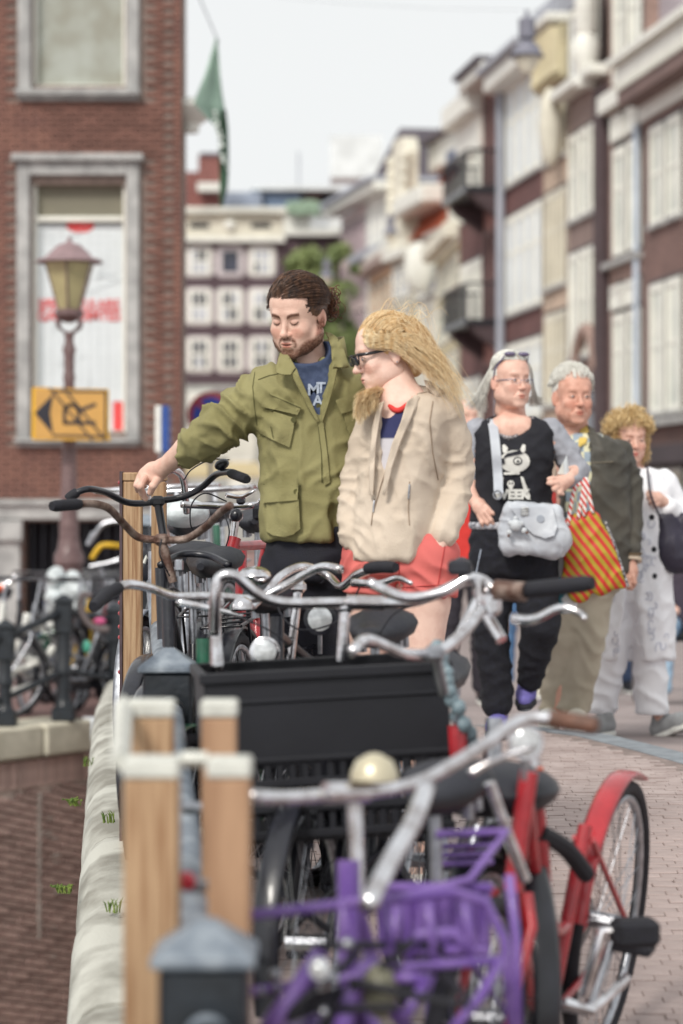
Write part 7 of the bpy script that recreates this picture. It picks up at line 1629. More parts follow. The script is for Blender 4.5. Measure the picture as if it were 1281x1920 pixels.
# ---- grey haired woman with the silver bag
frame_for(10.5); zf = zg(10.5)-.0
gw = thing('person', 'grey haired woman with glasses in black printed top walking with a silver shoulder bag', 'person', V(P(962, 0, d0).x, d0, zf))
Fo = head_frame(957, 717, d0-.02, 28, 2, 0, .97)
hv, hf, hc = head_mesh(dict(w=1.04, jaw=1.14, blush=.45, fold=1, neck=1.0, brow=(.6, .5, .46), browst=.5, lips=(.84, .55, .52))); hv = hxn(Fo, hv)
S_ = vol(850, 1120, 640, 1420, .010); S_.cap(Q(962, 800, .02), Q(960, 755, .02), .060, .056, .03)
S_.loft([Rr(785, 962, 46, .07), Rr(810, 962, 66, .095), Rr(900, 962, 62, .11), Rr(1040, 962, 70, .12)], .03)
S_.cap(Q(950, 800, -.045), Q(975, 802, -.045), .055, .055, .03)
S_.chain([Q(896, 812, .0), Q(878, 900, .0), Q(888, 935, -.06), Q(897, 948, -.1)], [.052, .042, .030, .025], .03); S_.chain([Q(1030, 812, .0), Q(1082, 880, .0), Q(1062, 903, -.12)], [.052, .042, .028], .03)
S_.chain([Q(935, 1040), Q(930, 1180, -.02), Q(935, 1365, .0)], [.08, .055, .034], .03); S_.chain([Q(995, 1040), Q(1008, 1180, -.02), Q(990, 1300, .14)], [.08, .055, .034], .03)
bv, bf = S_.mesh(); bv = relax(bv, bf, 2)
H_ = vol(865, 945, 915, 1000, .004, .3); H_.cap(Q(888, 935, -.06), Q(900, 950, -.1), .027, .03, .01); H_.cap(Q(900, 950, -.1), Q(908, 960, -.11), .034, .032, .01, sy=.7)
for a in ([(912, 950, -.12), (924, 962, -.13), (934, 973, -.12)], [(910, 960, -.13), (921, 975, -.14), (928, 986, -.13)], [(905, 965, -.12), (914, 980, -.13), (918, 988, -.12)], [(898, 966, -.11), (904, 980, -.12), (907, 988, -.11)], [(908, 948, -.10), (920, 950, -.10), (930, 957, -.09)]): H_.chain([Q(*q) for q in a], [.011, .0098, .008], .005)
h1 = H_.mesh(); H_ = vol(1010, 1090, 870, 950, .004, .3); H_.cap(Q(1066, 900, -.11), Q(1052, 906, -.13), .027, .034, .01); H_.cap(Q(1052, 906, -.13), Q(1046, 909, -.14), .034, .032, .01, sy=.7)
for a in ([(1046, 898, -.15), (1036, 897, -.16), (1029, 898, -.16)], [(1045, 905, -.16), (1034, 906, -.17), (1028, 906, -.16)], [(1045, 913, -.16), (1039, 917, -.17), (1045, 921, -.16)], [(1052, 918, -.15), (1048, 924, -.16), (1055, 926, -.15)]): H_.chain([Q(*q) for q in a], [.012, .0105, .009], .005)
h2 = H_.mesh(); V_, F_, C_ = cat_parts([(hv, hf, hc), (bv, bf, None), (*h1, None), (*h2, None)]); npmesh('body', V_, F_, SK_O, gw, C_)
eyes(Fo, gw, mat('iris_grey', sr(70, 74, 80), .3), (.002, 0))
M['black_jersey'] = mat('black_jersey', sr(26, 26, 34), .85, 0, .15, 30, bump=.1, bscale=200); M['grey_jersey'] = mat('grey_jersey', sr(150, 152, 160), .85, 0, .08, 30, col2=sr(164, 166, 174)); M['linen_black'] = mat('black_linen', sr(24, 25, 34), .9, 0, .35, 60, bump=.3, bscale=200)
S_ = vol(850, 1120, 765, 1000, .0085)
S_.loft([Rr(985, 962, 82, .150), Rr(940, 960, 76, .138), Rr(890, 962, 74, .145), Rr(850, 963, 77, .152), Rr(810, 964, 78, .115), Rr(792, 963, 66, .09), Rr(780, 962, 42, .078)], .02, 2.4)
S_.ell(Q(958, 782, -.1), (.092, .12, .088), .01, 's')
top = fin(S_, 'black_top', M['black_jersey'], gw, .008, 8, 6); B = bvh(top)
S_ = vol(850, 1120, 765, 1000, .0085)
S_.chain([Q(897, 812, .01), Q(882, 870, .01), Q(877, 915, .0)], [.068, .056, .050], .03); S_.chain([Q(1030, 812, .01), Q(1062, 850, .01), Q(1082, 884, .0), Q(1072, 900, -.07)], [.068, .060, .052, .040], .03)
fin(S_, 'sleeves', M['grey_jersey'], gw, .008, 16, 8, kind='') if False else fin(S_, 'sleeves', M['grey_jersey'], gw, .008, 16, 8)
S_ = vol(860, 1060, 965, 1010, .0085); S_.loft([Rr(994, 962, 84, .154), Rr(974, 962, 83, .152)], .01, 2.4); fin(S_, 'lace_hem', mat('lace_hem', sr(196, 196, 202), .85, 0, .5, 60, col2=sr(90, 90, 100)), gw)
nb = [hit(B, x, y, d0-.1)+V(0, -.004, 0) for x, y in ((922, 800), (932, 812), (948, 820), (962, 820), (978, 812), (990, 798), (1000, 782))]
MB().tube(spline(nb, 4), .009, 8).build('leopard_trim', mat('leopard_trim', sr(70, 66, 70), .85, 0, .4, 120, col2=sr(190, 184, 184)), gw, ang=180)
# appliqued creature print
def pz(poly, off, nm, m, cuts=2): return patch(B, [(880+x/5.333, 700+y/5.333) for x, y in poly], off, .004, m, nm, gw, d0-.14, cuts=cuts)
PW = mat('print_white_cloth', sr(214, 212, 206), .85, 0, .05, 20); PB = mat('print_black', sr(34, 34, 42), .8)
el = lambda cx, cy, rx, ry, n=18: [(cx+rx*math.cos(2*math.pi*k/n), cy+ry*math.sin(2*math.pi*k/n)) for k in range(n)]
pz(el(455, 880, 152, 112), .006, 'print_head', PW); pz([(330, 720), (350, 708), (388, 745), (372, 795), (335, 790)], .0065, 'print_ear', PW); pz([(510, 760), (535, 708), (562, 715), (562, 775), (530, 800)], .0065, 'print_ear', PW)
pz([(304, 850), (350, 850), (356, 905), (308, 912)], .010, 'print_patch', PB); pz([(380, 800), (500, 770), (545, 800), (380, 835), (345, 850), (350, 830)], .010, 'print_band', PB); pz(el(485, 875, 46, 40), .010, 'print_eye', PB); pz(el(485, 875, 33, 27), .013, 'print_eye_white', PW); pz(el(487, 880, 15, 13), .016, 'print_pupil', PB)
pz([(345, 990), (505, 985), (505, 1010), (345, 1015)], .008, 'print_collar', PW); pz(el(415, 1105, 36, 34), .008, 'print_skull', PW); pz([(393, 1135), (438, 1135), (430, 1165), (400, 1165)], .008, 'print_jaw', PW)
for x in (402, 430): pz(el(x, 1100, 9, 11, 8), .011, 'print_socket', PB, 1)
pz([(512, 1030), (540, 1040), (612, 1230), (600, 1262), (560, 1240)], .008, 'print_arm', PW); pz([(330, 1040), (345, 1035), (330, 1190), (318, 1190)], .008, 'print_arm', PW)
h_ = hit(B, 880+425/5.333, 700+1215/5.333, d0-.14); text_mesh('WEEK', .055, PW, 'print_text', gw, h_+V(0, -.012, 0), bold=.003, ext=.001)
# loose black trousers
S_ = vol(870, 1060, 970, 1360, .011, .45); S_.loft([Rr(985, 962, 80, .140), Rr(1040, 962, 84, .15), Rr(1080, 962, 80, .14)], .04)
S_.chain([Q(926, 1070), Q(920, 1180, -.03), Q(934, 1318, .01)], [.102, .078, .070], .03); S_.chain([Q(1002, 1070, -.02), Q(1014, 1170, -.08), Q(994, 1272, .07)], [.102, .088, .058], .03)
tr_ = fin(S_, 'trousers', M['linen_black'], gw, .012, 9, 6); Bq = bvh(tr_)
seam(Bq, [(902, 1030), (893, 1075)], .003, M['print_white'], 'zip', gw, d0-.1, .003)
PU = mat('purple_shoe', sr(112, 104, 176), .7, 0, .15, 30)
shoe('shoe', V(Q(938, 0).x, d0+.06, zf+.01), V(Q(925, 0).x, d0-.16, zf+.01), 1, PU, M['black_rubber'], gw); shoe('shoe', Q(992, 1292, .22), Q(984, 1326, .06), 1, PU, M['black_rubber'], gw)
# glasses, sunglasses on the hair, hair
b = MB(); T_ = lambda p: hx(Fo, p)
for sx in (-1, 1): b.tube([T_((sx*(.031+.019*math.cos(a)), -.110, .006+.012*math.sin(a))) for a in np.linspace(0, 6.283, 13)], .0007, 5); b.tube([T_((sx*.050, -.107, .012)), T_((sx*.064, -.06, .010)), T_((sx*.077, .0, .006))], .0018, 6)
b.tube([T_((-.012, -.112, .008)), T_((.012, -.112, .008))], .001, 5); b.build('glasses', mat('thin_blue_glasses', sr(96, 116, 150), .3, .3), gw, ang=180)
b = MB(); 
for sx in (-1, 1): b.sph(T_((sx*.036, -.050, .125)), (.027, .022, .011), 14, 8, Fo[1]); b.tube([T_((sx*.062, -.045, .115)), T_((sx*.082, .0, .06)), T_((sx*.082, .012, .01))], .003, 6)
b.build('raised_sunglasses', mat('mauve_lens', sr(110, 100, 130), .2, coat=.3), gw, ang=180)
HS = hairmat('silver_hair', sr(210, 208, 200), sr(240, 238, 230)); HSD = hairmat('dark_grey_hair', sr(128, 122, 120), sr(180, 176, 170))
def cap_hair(Fm, m, par, hl=.078, sl=.75, rx=.079, rz=.090, low=-.03, back=0):
    S_ = SDF((-.11, -.13, -.15), (.11, .16, .17), .005); S_.ell((0, .022, .044), (rx, .102, rz), .005); X, Y, Z = S_.xyz((slice(None),)*3)
    face = np.where(Y < .004, (hl-np.maximum(0, Y+.085)*sl)-Z, (low-Z-Y*1.2)); S_.D = np.maximum(S_.D, (face*.7).astype(np.float32)); v, f = S_.mesh(); v = relax(v, f, 2); return npmesh('hair', hxn(Fm, v), f, m, par)
ha = cap_hair(Fo, HS, gw, .062, .6); ps = []; pd_ = []
for i in range(900):
    lat = random.uniform(-1.4, 1.4); s_ = 1 if lat > 0 else -1; u0 = random.uniform(.52, 1.5)+.08*abs(lat); e0 = random.uniform(.004, .012); ps.append([hx(Fo, skp(u0+.55*t, lat*.3+(s_*1.42-lat*.3)*t, e0+.005*math.sin(3*t))) for t in np.linspace(0, 1, 9)])
for i in range(1500):
    if random.random() < .66:      # curtain on the near side, lifted outwards by the wind
        k = random.random(); z_ = random.uniform(-.02, .06); q = [Q(946-14*k, 668+8*k, z_*.3), Q(929-8*k, 686, z_*.5), Q(922-16*k, 712, z_*.7), Q(914-24*k, 742, z_), Q(908-34*k+random.uniform(-9, 9), 764+random.uniform(-22, 12)-10*k, z_)]
    else:
        k = random.random(); z_ = random.uniform(.03, .09); q = [Q(975+8*k, 664+6*k, z_*.5), Q(992+5*k, 690, z_), Q(996+6*k, 722, z_), Q(996+12*k, 742, z_), Q(992+26*k+random.uniform(-6, 6), 758+random.uniform(-14, 6), z_)]
    (pd_ if random.random() < .16 else ps).append(spline(q, 4))
strands('hair_strands', ps, HS, ha, .0016, kind='stuff'); strands('hair_strands', pd_, HSD, ha, .0015, kind='stuff')
# shoulder bag: top-level thing carried by her
M['silver_nylon'] = mat('silver_nylon', sr(178, 182, 190), .45, 0, .1, 9, bump=.4, bscale=18, col2=sr(198, 202, 208))
bg_ = thing('shoulder_bag', 'silver grey crumpled shoulder bag hanging before the grey haired woman', 'bag', Q(1000, 995, -.24))
S_ = vol(920, 1085, 925, 1065, .006, .5); Rb = Ry(math.radians(4)); S_.box(Q(997, 992, -.235), (.128, .055, .112), .035, .01, R=Rb); S_.ell(Q(1040, 1010, -.24), (.075, .065, .085), .03); S_.ell(Q(956, 1000, -.23), (.05, .05, .10), .02)
v, f = S_.mesh(); v = relax(v, f, 1); wz = fbm(v*12, 2); v = v+vnorm(v, f)*((wavef(v[:, 2]*12+v[:, 0]*10+wz*3, 1, 1.4))*.005)[:, None]; bo = npmesh('pouch', v, f, M['silver_nylon'], bg_); Bb = bvh(bo)
pb = lambda poly, off, nm, m=None, th=.008: patch(Bb, [(880+x/5.333, 700+y/5.333) for x, y in poly], off, th, m or M['silver_nylon'], nm, bg_, d0-.3, cuts=2, wr=.008)
pb([(420, 1350), (830, 1330), (880, 1530), (850, 1620), (760, 1650), (640, 1610), (520, 1500)], .016, 'front_flap'); pb([(520, 1345), (590, 1340), (590, 1420), (520, 1425)], .022, 'buckle', PW); 
for y in (1352, 1378, 1404): pb([(512, y), (590, y-6), (590, y+5), (512, y+11)], .026, 'buckle_bar', M['steel'])
MB().lathe([(.017, 0), (.015, .004)], hit(Bb, 1013, 973, d0-.3)+V(0, -.016, 0), 18, Rx(math.pi/2)).build('round_badge', mat('grey_badge', sr(150, 156, 166), .5), bg_)
b = MB(); c = hit(Bb, 966, 985, d0-.3)+V(0, -.028, 0)
for o, r in (((0, 0, 0), .026), ((-.02, 0, .008), .013), ((.022, 0, .006), .013), ((-.026, 0, -.03), .012), ((.036, 0, -.022), .013), ((.0, 0, .03), .010)): b.sph(c+Vector(o), r, 12, 8)
b.build('plush_charm', mat('plush_white', sr(206, 210, 214), .9, bump=.6, bscale=200), bg_, ang=180)
for o in ((-.030, -.008, -.044), (.048, -.006, -.030)): MB().sph(c+Vector(o), .006, 8, 6).build('charm_paw', M['brown_grip'], bg_)
MB().ring(Q(933, 928, -.25), Rz(1.5), .017, .004, 16, 6).build('strap_ring', M['steel'], bg_)
b = MB(); sp = [hit(B, 922, 786, d0-.08)+V(0, -.006, 0), hit(B, 926, 810, d0-.08)+V(0, -.012, 0), hit(B, 930, 850, d0-.14)+V(0, -.014, 0), hit(B, 933, 890, d0-.15)+V(0, -.016, 0), Q(935, 925, -.22)]
sp = spline(sp, 5); w_ = .020; vs = [p+V(sx*w_, sy*.002, 0) for p in sp for sx, sy in ((-1, -1), (1, -1), (1, 1), (-1, 1))]; n = len(sp)
b.add(vs, [(i*4+j, i*4+(j+1) % 4, (i+1)*4+(j+1) % 4, (i+1)*4+j) for i in range(n-1) for j in range(4)]+[(3, 2, 1, 0), tuple((n-1)*4+j for j in range(4))]); b.build('strap', M['silver_nylon'], bg_, ang=60)
pp = thing('folded_map', 'folded pale paper held up in the grey haired woman\'s hand', 'paper', Q(1058, 880, -.15)); b = MB(); b.prism([Q(1046, 888, -.14), Q(1063, 853, -.12), Q(1068, 888, -.10), Q(1062, 893, -.12)], (0, 0, 0), (0, .008, 0)); b.build('sheet', M['poster'] if 'poster' in M else M['white_trim'], pp, smooth=False)
b = MB(); b.prism([Q(1045, 889, -.146), Q(1056, 866, -.135), Q(1058, 889, -.13)], (0, 0, 0), (0, .004, 0)); b.build('front_leaf', M['white_trim'], pp, smooth=False)
# striped carrier bag from her forearm
def stripes(name, c1, c2, ang, sc, th=.5):
    m = bpy.data.materials.new(name); m.use_nodes = True; n = m.node_tree.nodes; l = m.node_tree.links; bs = n['Principled BSDF']; tc = n.new('ShaderNodeTexCoord'); mp = n.new('ShaderNodeMapping'); mp.inputs['Rotation'].default_value = (0, ang, 0)
    l.new(tc.outputs['Object'], mp.inputs[0]); w = n.new('ShaderNodeTexWave'); w.wave_type = 'BANDS'; w.bands_direction = 'X'; w.inputs['Scale'].default_value = sc; w.inputs['Distortion'].default_value = .6; w.inputs['Detail'].default_value = 0
    l.new(mp.outputs[0], w.inputs[0]); r = n.new('ShaderNodeMapRange'); r.inputs[1].default_value = th-.06; r.inputs[2].default_value = th+.06; l.new(w.outputs[1], r.inputs[0]); x = n.new('ShaderNodeMix'); x.data_type = 'RGBA'; x.inputs[6].default_value = c1; x.inputs[7].default_value = c2
    l.new(r.outputs[0], x.inputs[0]); l.new(x.outputs[2], bs.inputs['Base Color']); bs.inputs['Roughness'].default_value = .6; return m
M['striped'] = stripes('red_yellow_stripes', sr(196, 52, 40), sr(176, 150, 44), math.radians(38), 9.5)
M['tape'] = stripes('red_white_tape', sr(206, 70, 62), sr(230, 226, 222), .6, 16)
cb = thing('carrier_bag', 'red and yellow diagonally striped carrier bag hanging from her forearm', 'bag', Q(1110, 1040, -.1))
S_ = vol(1040, 1200, 940, 1160, .007, .3); pg = [(1056, 985), (1066, 968), (1100, 952), (1130, 966), (1152, 1030), (1180, 1106), (1140, 1118), (1095, 1136), (1062, 1128), (1058, 1050)]
for t in (0,): 
    S_.chain([Q(1078, 985, -.06), Q(1082, 1080, -.06), Q(1086, 1108, -.06)], [.05, .062, .055], .02, sy=.7); S_.chain([Q(1108, 975, -.06), Q(1118, 1040, -.06), Q(1128, 1092, -.06)], [.045, .068, .058], .02, sy=.7); S_.chain([Q(1128, 1010, -.06), Q(1150, 1080, -.06), Q(1168, 1098, -.06)], [.04, .05, .018], .03, sy=.6)
v, f = S_.mesh(); v = relax(v, f, 1); wz = fbm(v*10, 2); v = v+vnorm(v, f)*(wavef(v[:, 0]*8-v[:, 2]*6+wz*2, 1, 1.4)*.006)[:, None]; cbo = npmesh('pouch', v, f, M['striped'], cb); Bc = bvh(cbo)
seam(Bc, [(1134, 975), (1152, 1020), (1166, 1065), (1178, 1100)], .006, mat('printed_border', sr(60, 58, 66), .7, 0, .5, 90, col2=sr(200, 198, 198)), 'printed_border', cb, d0-.06, .003)
for q in ([(1083, 975), (1092, 930), (1096, 900), (1102, 900)], [(1096, 968), (1097, 935), (1098, 903)], [(1112, 962), (1105, 930), (1100, 900)], [(1066, 985), (1070, 950), (1078, 915), (1092, 905)]): MB().tube(spline([Q(x, y, -.09) for x, y in q], 5), .0085, 8, flat=.4).build('handle', M['tape'], cb, ang=180)
wb = thing('carrier_bag', 'white and teal carrier bag mostly hidden behind the striped one', 'bag', Q(1056, 1080, -.02)); S_ = vol(1030, 1090, 960, 1180, .009, .3); S_.chain([Q(1062, 990, 0), Q(1058, 1080, 0), Q(1062, 1130, 0)], [.025, .05, .05], .02, sy=.5); fin(S_, 'pouch', mat('white_teal_plastic', sr(212, 214, 216), .5, 0, .1, 6, col2=sr(48, 120, 136), fac=(.52, .56)), wb, .008)

# ---- white haired man behind
frame_for(11.15); zf = zg(11.15)-.03
om = thing('person', 'white haired man in dark olive jacket and checked shirt walking behind the grey haired woman', 'person', V(P(1090, 0, d0).x, d0, zf))
Fo = head_frame(1074, 746, d0-.02, 14, 4, 0, 1.06)
hv, hf, hc = head_mesh(dict(w=1.05, jaw=1.16, nose=1.03, blush=.6, fold=1, ruddy=.3, neck=1.12, brow=(.8, .74, .7), browst=.6, lips=(.8, .5, .48))); hv = hxn(Fo, hv)
S_ = vol(1000, 1210, 680, 1400, .011, .35); S_.cap(Q(1082, 840, .03), Q(1076, 790, .02), .068, .064, .03); S_.loft([Rr(825, 1095, 45, .08), Rr(860, 1105, 62, .11), Rr(1080, 1105, 60, .13)], .03)
S_.chain([Q(1158, 850, .02), Q(1180, 950, .02), Q(1180, 1050, -.04)], [.055, .045, .032], .03); S_.chain([Q(1068, 1090), Q(1055, 1330)], [.08, .045], .03); S_.chain([Q(1110, 1090), Q(1085, 1330)], [.08, .045], .03)
bv, bf = S_.mesh(); bv = relax(bv, bf, 2); H_ = vol(1155, 1210, 1035, 1120, .005, .25); H_.cap(Q(1180, 1050, -.04), Q(1180, 1072, -.05), .033, .04, .01); H_.cap(Q(1180, 1072, -.05), Q(1180, 1082, -.05), .040, .036, .01, sy=.8)
for a in ([(1171, 1080, -.08), (1172, 1094, -.09), (1178, 1103, -.07)], [(1178, 1084, -.09), (1180, 1098, -.09), (1184, 1104, -.06)], [(1187, 1080, -.08), (1190, 1092, -.08), (1188, 1100, -.05)], [(1168, 1072, -.08), (1166, 1086, -.1), (1171, 1094, -.1)]): H_.chain([Q(*q) for q in a], [.013, .0115, .0095], .005)
V_, F_, C_ = cat_parts([(hv, hf, hc), (bv, bf, None), (*H_.mesh(), None)]); npmesh('body', V_, F_, SK_R, om, C_); eyes(Fo, om, mat('iris_grey', sr(70, 74, 80), .3), (.002, 0))
HWt = hairmat('white_hair', sr(216, 214, 206), sr(240, 238, 230)); ha = cap_hair(Fo, HWt, om, .060, .35, .083, .094, .0); ps = []
for i in range(1300):
    lat = random.uniform(-1.45, 1.45); u0 = random.uniform(.40, 2.6)+.1*abs(lat); e0 = random.uniform(.004, .018); a0 = random.uniform(-.6, .9); L = random.uniform(.25, .6); ps.append([hx(Fo, skp(u0+L*t, lat+a0*.4*t, e0+.010*math.sin(t*2.6))) for t in (0, .25, .5, .75, 1)])
strands('hair_strands', ps, HWt, ha, .002, kind='stuff')
M['dk_olive'] = mat('dark_olive_jacket', sr(66, 63, 56), .6, 0, .12, 6, bump=.1, bscale=200, col2=sr(84, 80, 71)); M['khaki'] = mat('khaki_trousers', sr(172, 162, 144), .9, 0, .08, 6, col2=sr(186, 176, 158))
mp_ = mat('checked_shirt', sr(206, 204, 192), .85, 0, .05, 20); n = mp_.node_tree.nodes; l = mp_.node_tree.links; ck = n.new('ShaderNodeTexChecker'); ck.inputs['Scale'].default_value = 22; tc = n.new('ShaderNodeTexCoord'); l.new(tc.outputs['Object'], ck.inputs[0]); ck.inputs[1].default_value = sr(214, 210, 178); ck.inputs[2].default_value = sr(150, 164, 176); l.new(ck.outputs[0], n['Principled BSDF'].inputs['Base Color'])
ot = lambda S_, e: S_.loft([Rr(1075, 1112, 74+e, .165+e/s0), Rr(1000, 1112, 72+e, .165+e/s0), Rr(920, 1112, 70+e, .16+e/s0), Rr(850, 1110, 70+e, .14+e/s0), Rr(828, 1106, 58+e, .11+e/s0), Rr(812, 1096, 34+e, .09+e/s0)], .02, 2.5, yaw=math.radians(12))
S_ = vol(1020, 1210, 800, 1090, .010, .3); ot(S_, -6); fin(S_, 'checked_shirt', mp_, om)
S_ = vol(1020, 1215, 795, 1090, .009, .32); ot(S_, -2); S_.chain([Q(1160, 850, .02), Q(1181, 910, .03), Q(1184, 980, .01), Q(1181, 1040, -.03)], [.070, .062, .056, .050], .008)
for a, c, ra, rb in [((1078, 805), (1084, 850), .075, .065), ((1084, 850), (1084, 920), .062, .06), ((1084, 920), (1086, 1090), .06, .06)]: S_.cap(Q(*a, -.18), Q(*c, -.18), ra, rb, .004, 's', 2.6)
oj = fin(S_, 'jacket', M['dk_olive'], om, .012, 8, 7, seed=5)
MB().tube([Q(1180, 1046, -.03), Q(1180, 1053, -.035)], .058, 18).build('cuff_band', mat('cream_cuff', sr(196, 180, 160), .8), om); MB().tube([Q(1180, 1036, -.03), Q(1180, 1041, -.03)], .060, 18).build('cuff_band', mat('brown_cuff', sr(96, 80, 60), .8), om)
sheet3([(1088, 806, -.05), (1100, 798, -.03), (1108, 812, -.06), (1098, 832, -.12), (1084, 840, -.15)], d0, .007, mat('yellow_collar', sr(204, 176, 92), .85), 'shirt_collar', om, bulge=.005); sheet3([(1100, 796, -.02), (1116, 805, -.04), (1118, 830, -.10), (1104, 842, -.14), (1106, 815, -.08)], d0, .008, M['dk_olive'], 'jacket_collar', om, bulge=.005)
Bj = bvh(oj); seam(Bj, [(1108, 868), (1150, 866)], .003, mat('olive_piping', sr(120, 112, 96), .8), 'pocket_seam', om, d0-.14, .002)
S_ = vol(1010, 1180, 1050, 1350, .011, .3); S_.loft([Rr(1060, 1100, 66, .14), Rr(1110, 1098, 68, .14)], .04); S_.chain([Q(1062, 1100), Q(1055, 1200, -.02), Q(1038, 1322, .06)], [.10, .082, .07], .03); S_.chain([Q(1112, 1100), Q(1100, 1200, -.04), Q(1076, 1328, -.02)], [.10, .086, .074], .03); fin(S_, 'trousers', M['khaki'], om, .016, 8, 6, seed=3)
CR = mat('cream_shoe', sr(206, 200, 186), .8); shoe('shoe', V(Q(1040, 0).x, d0+.14, zf+.01), V(Q(1022, 0).x, d0-.12, zf+.01), 1.05, CR, M['white_paint'], om); shoe('shoe', V(Q(1085, 0).x, d0+.02, zf+.01), V(Q(1068, 0).x, d0-.24, zf+.01), 1.05, CR, M['white_paint'], om)
# ---- blonde woman in white
frame_for(11.6); zf = zg(11.6)-.11
bw = thing('person', 'blonde curly haired woman in long white coat and white trousers at right', 'person', V(P(1190, 0, d0).x, d0, zf))
Fo = head_frame(1182, 826, d0-.02, 10, 6, 0, .92)
hv, hf, hc = head_mesh(dict(w=1.0, jaw=1.02, blush=.5, fold=1, ruddy=.3, neck=.9, brow=(.6, .45, .35), browst=.6, lips=(.75, .3, .32))); hv = hxn(Fo, hv)
S_ = vol(1080, 1300, 780, 1420, .011, .35); S_.cap(Q(1190, 890, .02), Q(1186, 860, .02), .052, .05, .03); S_.loft([Rr(885, 1200, 36, .07), Rr(910, 1205, 54, .10), Rr(1100, 1195, 56, .12)], .03)
S_.chain([Q(1248, 900, .02), Q(1275, 965, .0), Q(1240, 938, -.14)], [.048, .042, .026], .03); S_.chain([Q(1170, 1100), Q(1150, 1250), Q(1128, 1366, .03)], [.075, .05, .036], .03); S_.chain([Q(1215, 1100), Q(1222, 1250), Q(1240, 1352, -.02)], [.075, .05, .036], .03)
bv, bf = S_.mesh(); bv = relax(bv, bf, 2); H_ = vol(1200, 1262, 905, 970, .005, .3); H_.cap(Q(1244, 942, -.13), Q(1232, 934, -.15), .028, .032, .01)
for a in ([(1226, 926, -.17), (1217, 922, -.17), (1213, 927, -.16)], [(1227, 932, -.175), (1217, 930, -.18), (1214, 935, -.165)], [(1229, 939, -.175), (1221, 939, -.18), (1219, 944, -.165)], [(1234, 945, -.17), (1228, 947, -.175), (1227, 951, -.16)]): H_.chain([Q(*q) for q in a], [.011, .010, .008], .005)
V_, F_, C_ = cat_parts([(hv, hf, hc), (bv, bf, None), (*H_.mesh(), None)]); npmesh('body', V_, F_, SK_O, bw, C_); eyes(Fo, bw, mat('iris_dark', sr(50, 44, 44), .3))
M['white_coat'] = mat('white_coat', sr(236, 236, 240), .8, 0, .02, 5, bump=.15, bscale=40); M['white_trs'] = mat('white_trousers', sr(236, 236, 240), .85, 0, .02, 6)
S_ = vol(1090, 1305, 860, 1250, .010, .36)
S_.loft([Rr(1238, 1196, 72, .17), Rr(1150, 1198, 68, .17), Rr(1050, 1200, 60, .16), Rr(980, 1205, 58, .15), Rr(915, 1206, 60, .13), Rr(893, 1204, 48, .10), Rr(878, 1198, 26, .08)], .02, 2.3)
S_.chain([Q(1246, 905, .02), Q(1266, 945, .01), Q(1272, 972, -.03), Q(1252, 952, -.11)], [.066, .062, .058, .044], .03)
S_.cap(Q(1188, 1030, -.2), Q(1186, 1100, -.2), .004, .03, .004, 's', 3); S_.cap(Q(1186, 1100, -.2), Q(1186, 1260, -.2), .03, .066, .004, 's', 3); S_.cap(Q(1250, 1250, -.1), Q(1230, 1236, -.3), .03, .03, .01, 's'); S_.cap(Q(1188, 860, -.12), Q(1190, 900, -.16), .05, .02, .01, 's')
ct_ = fin(S_, 'coat', M['white_coat'], bw, .012, 4, 9, seed=9); Bk = bvh(ct_)
for x, y in ((1222, 970), (1226, 1030), (1227, 1080)): MB().sph(hit(Bk, x, y, d0-.15), (.014, .006, .014), 12, 6).build('button', M['black_rubber'], bw)
rnd = random.Random(4); b = MB()
for i in range(34):           # embroidered scrolls raised on the cloth
    cx, cy = rnd.choice([(1150, 1100), (1150, 1170), (1160, 1210), (1215, 1060), (1228, 1130), (1235, 1190), (1205, 1000), (1222, 920)]); cx += rnd.uniform(-16, 16); cy += rnd.uniform(-24, 24); a0 = rnd.uniform(0, 6.28); r0 = rnd.uniform(4, 9); pts = []
    for k in range(9): a = a0+k*.55; rr = r0*(1-.085*k); pts.append(hit(Bk, cx+math.cos(a)*rr, cy+math.sin(a)*rr*1.6, d0-.15)+V(0, -.002, 0))
    if max((p-q_).length for p, q_ in zip(pts, pts[1:])) < .06: b.tube(pts, .0028, 5)
b.build('embroidery', mat('embroidery_grey', sr(196, 198, 210), .8), bw, kind='stuff')
S_ = vol(1085, 1275, 1080, 1365, .011, .3); S_.loft([Rr(1085, 1192, 54, .12), Rr(1130, 1190, 56, .12)], .04); S_.chain([Q(1168, 1120), Q(1150, 1210, -.02), Q(1128, 1322, .03)], [.085, .075, .078], .03); S_.chain([Q(1214, 1120), Q(1218, 1210, -.05), Q(1222, 1325, -.03)], [.085, .078, .084], .03)
v, f = S_.mesh(); v = relax(v, f, 1); zt_ = Q(0, 1338).z; v[:, 2] = np.maximum(v[:, 2], zt_); wz = fbm(v*6, 2); v = v+vnorm(v, f)*(wavef(v[:, 2]*7+v[:, 0]*5+wz*2.2, 1, 1.5)*.012*(v[:, 2] > zt_+.02))[:, None]; npmesh('trousers', v, f, M['white_trs'], bw)
GS = mat('grey_suede', sr(158, 160, 162), .85, 0, .1, 20); shoe('shoe', Q(1140, 1378, .0), Q(1078, 1386, -.06), 1.05, GS, M['white_paint'], bw, h=.07); shoe('shoe', Q(1234, 1386, .0), Q(1292, 1362, -.10), 1.1, GS, M['white_paint'], bw, h=.075)
HC2 = hairmat('curly_blonde_hair', sr(204, 168, 112), sr(238, 214, 164)); ha = cap_hair(Fo, HC2, bw, .072, .2, .085, .092, -.02); ps = []
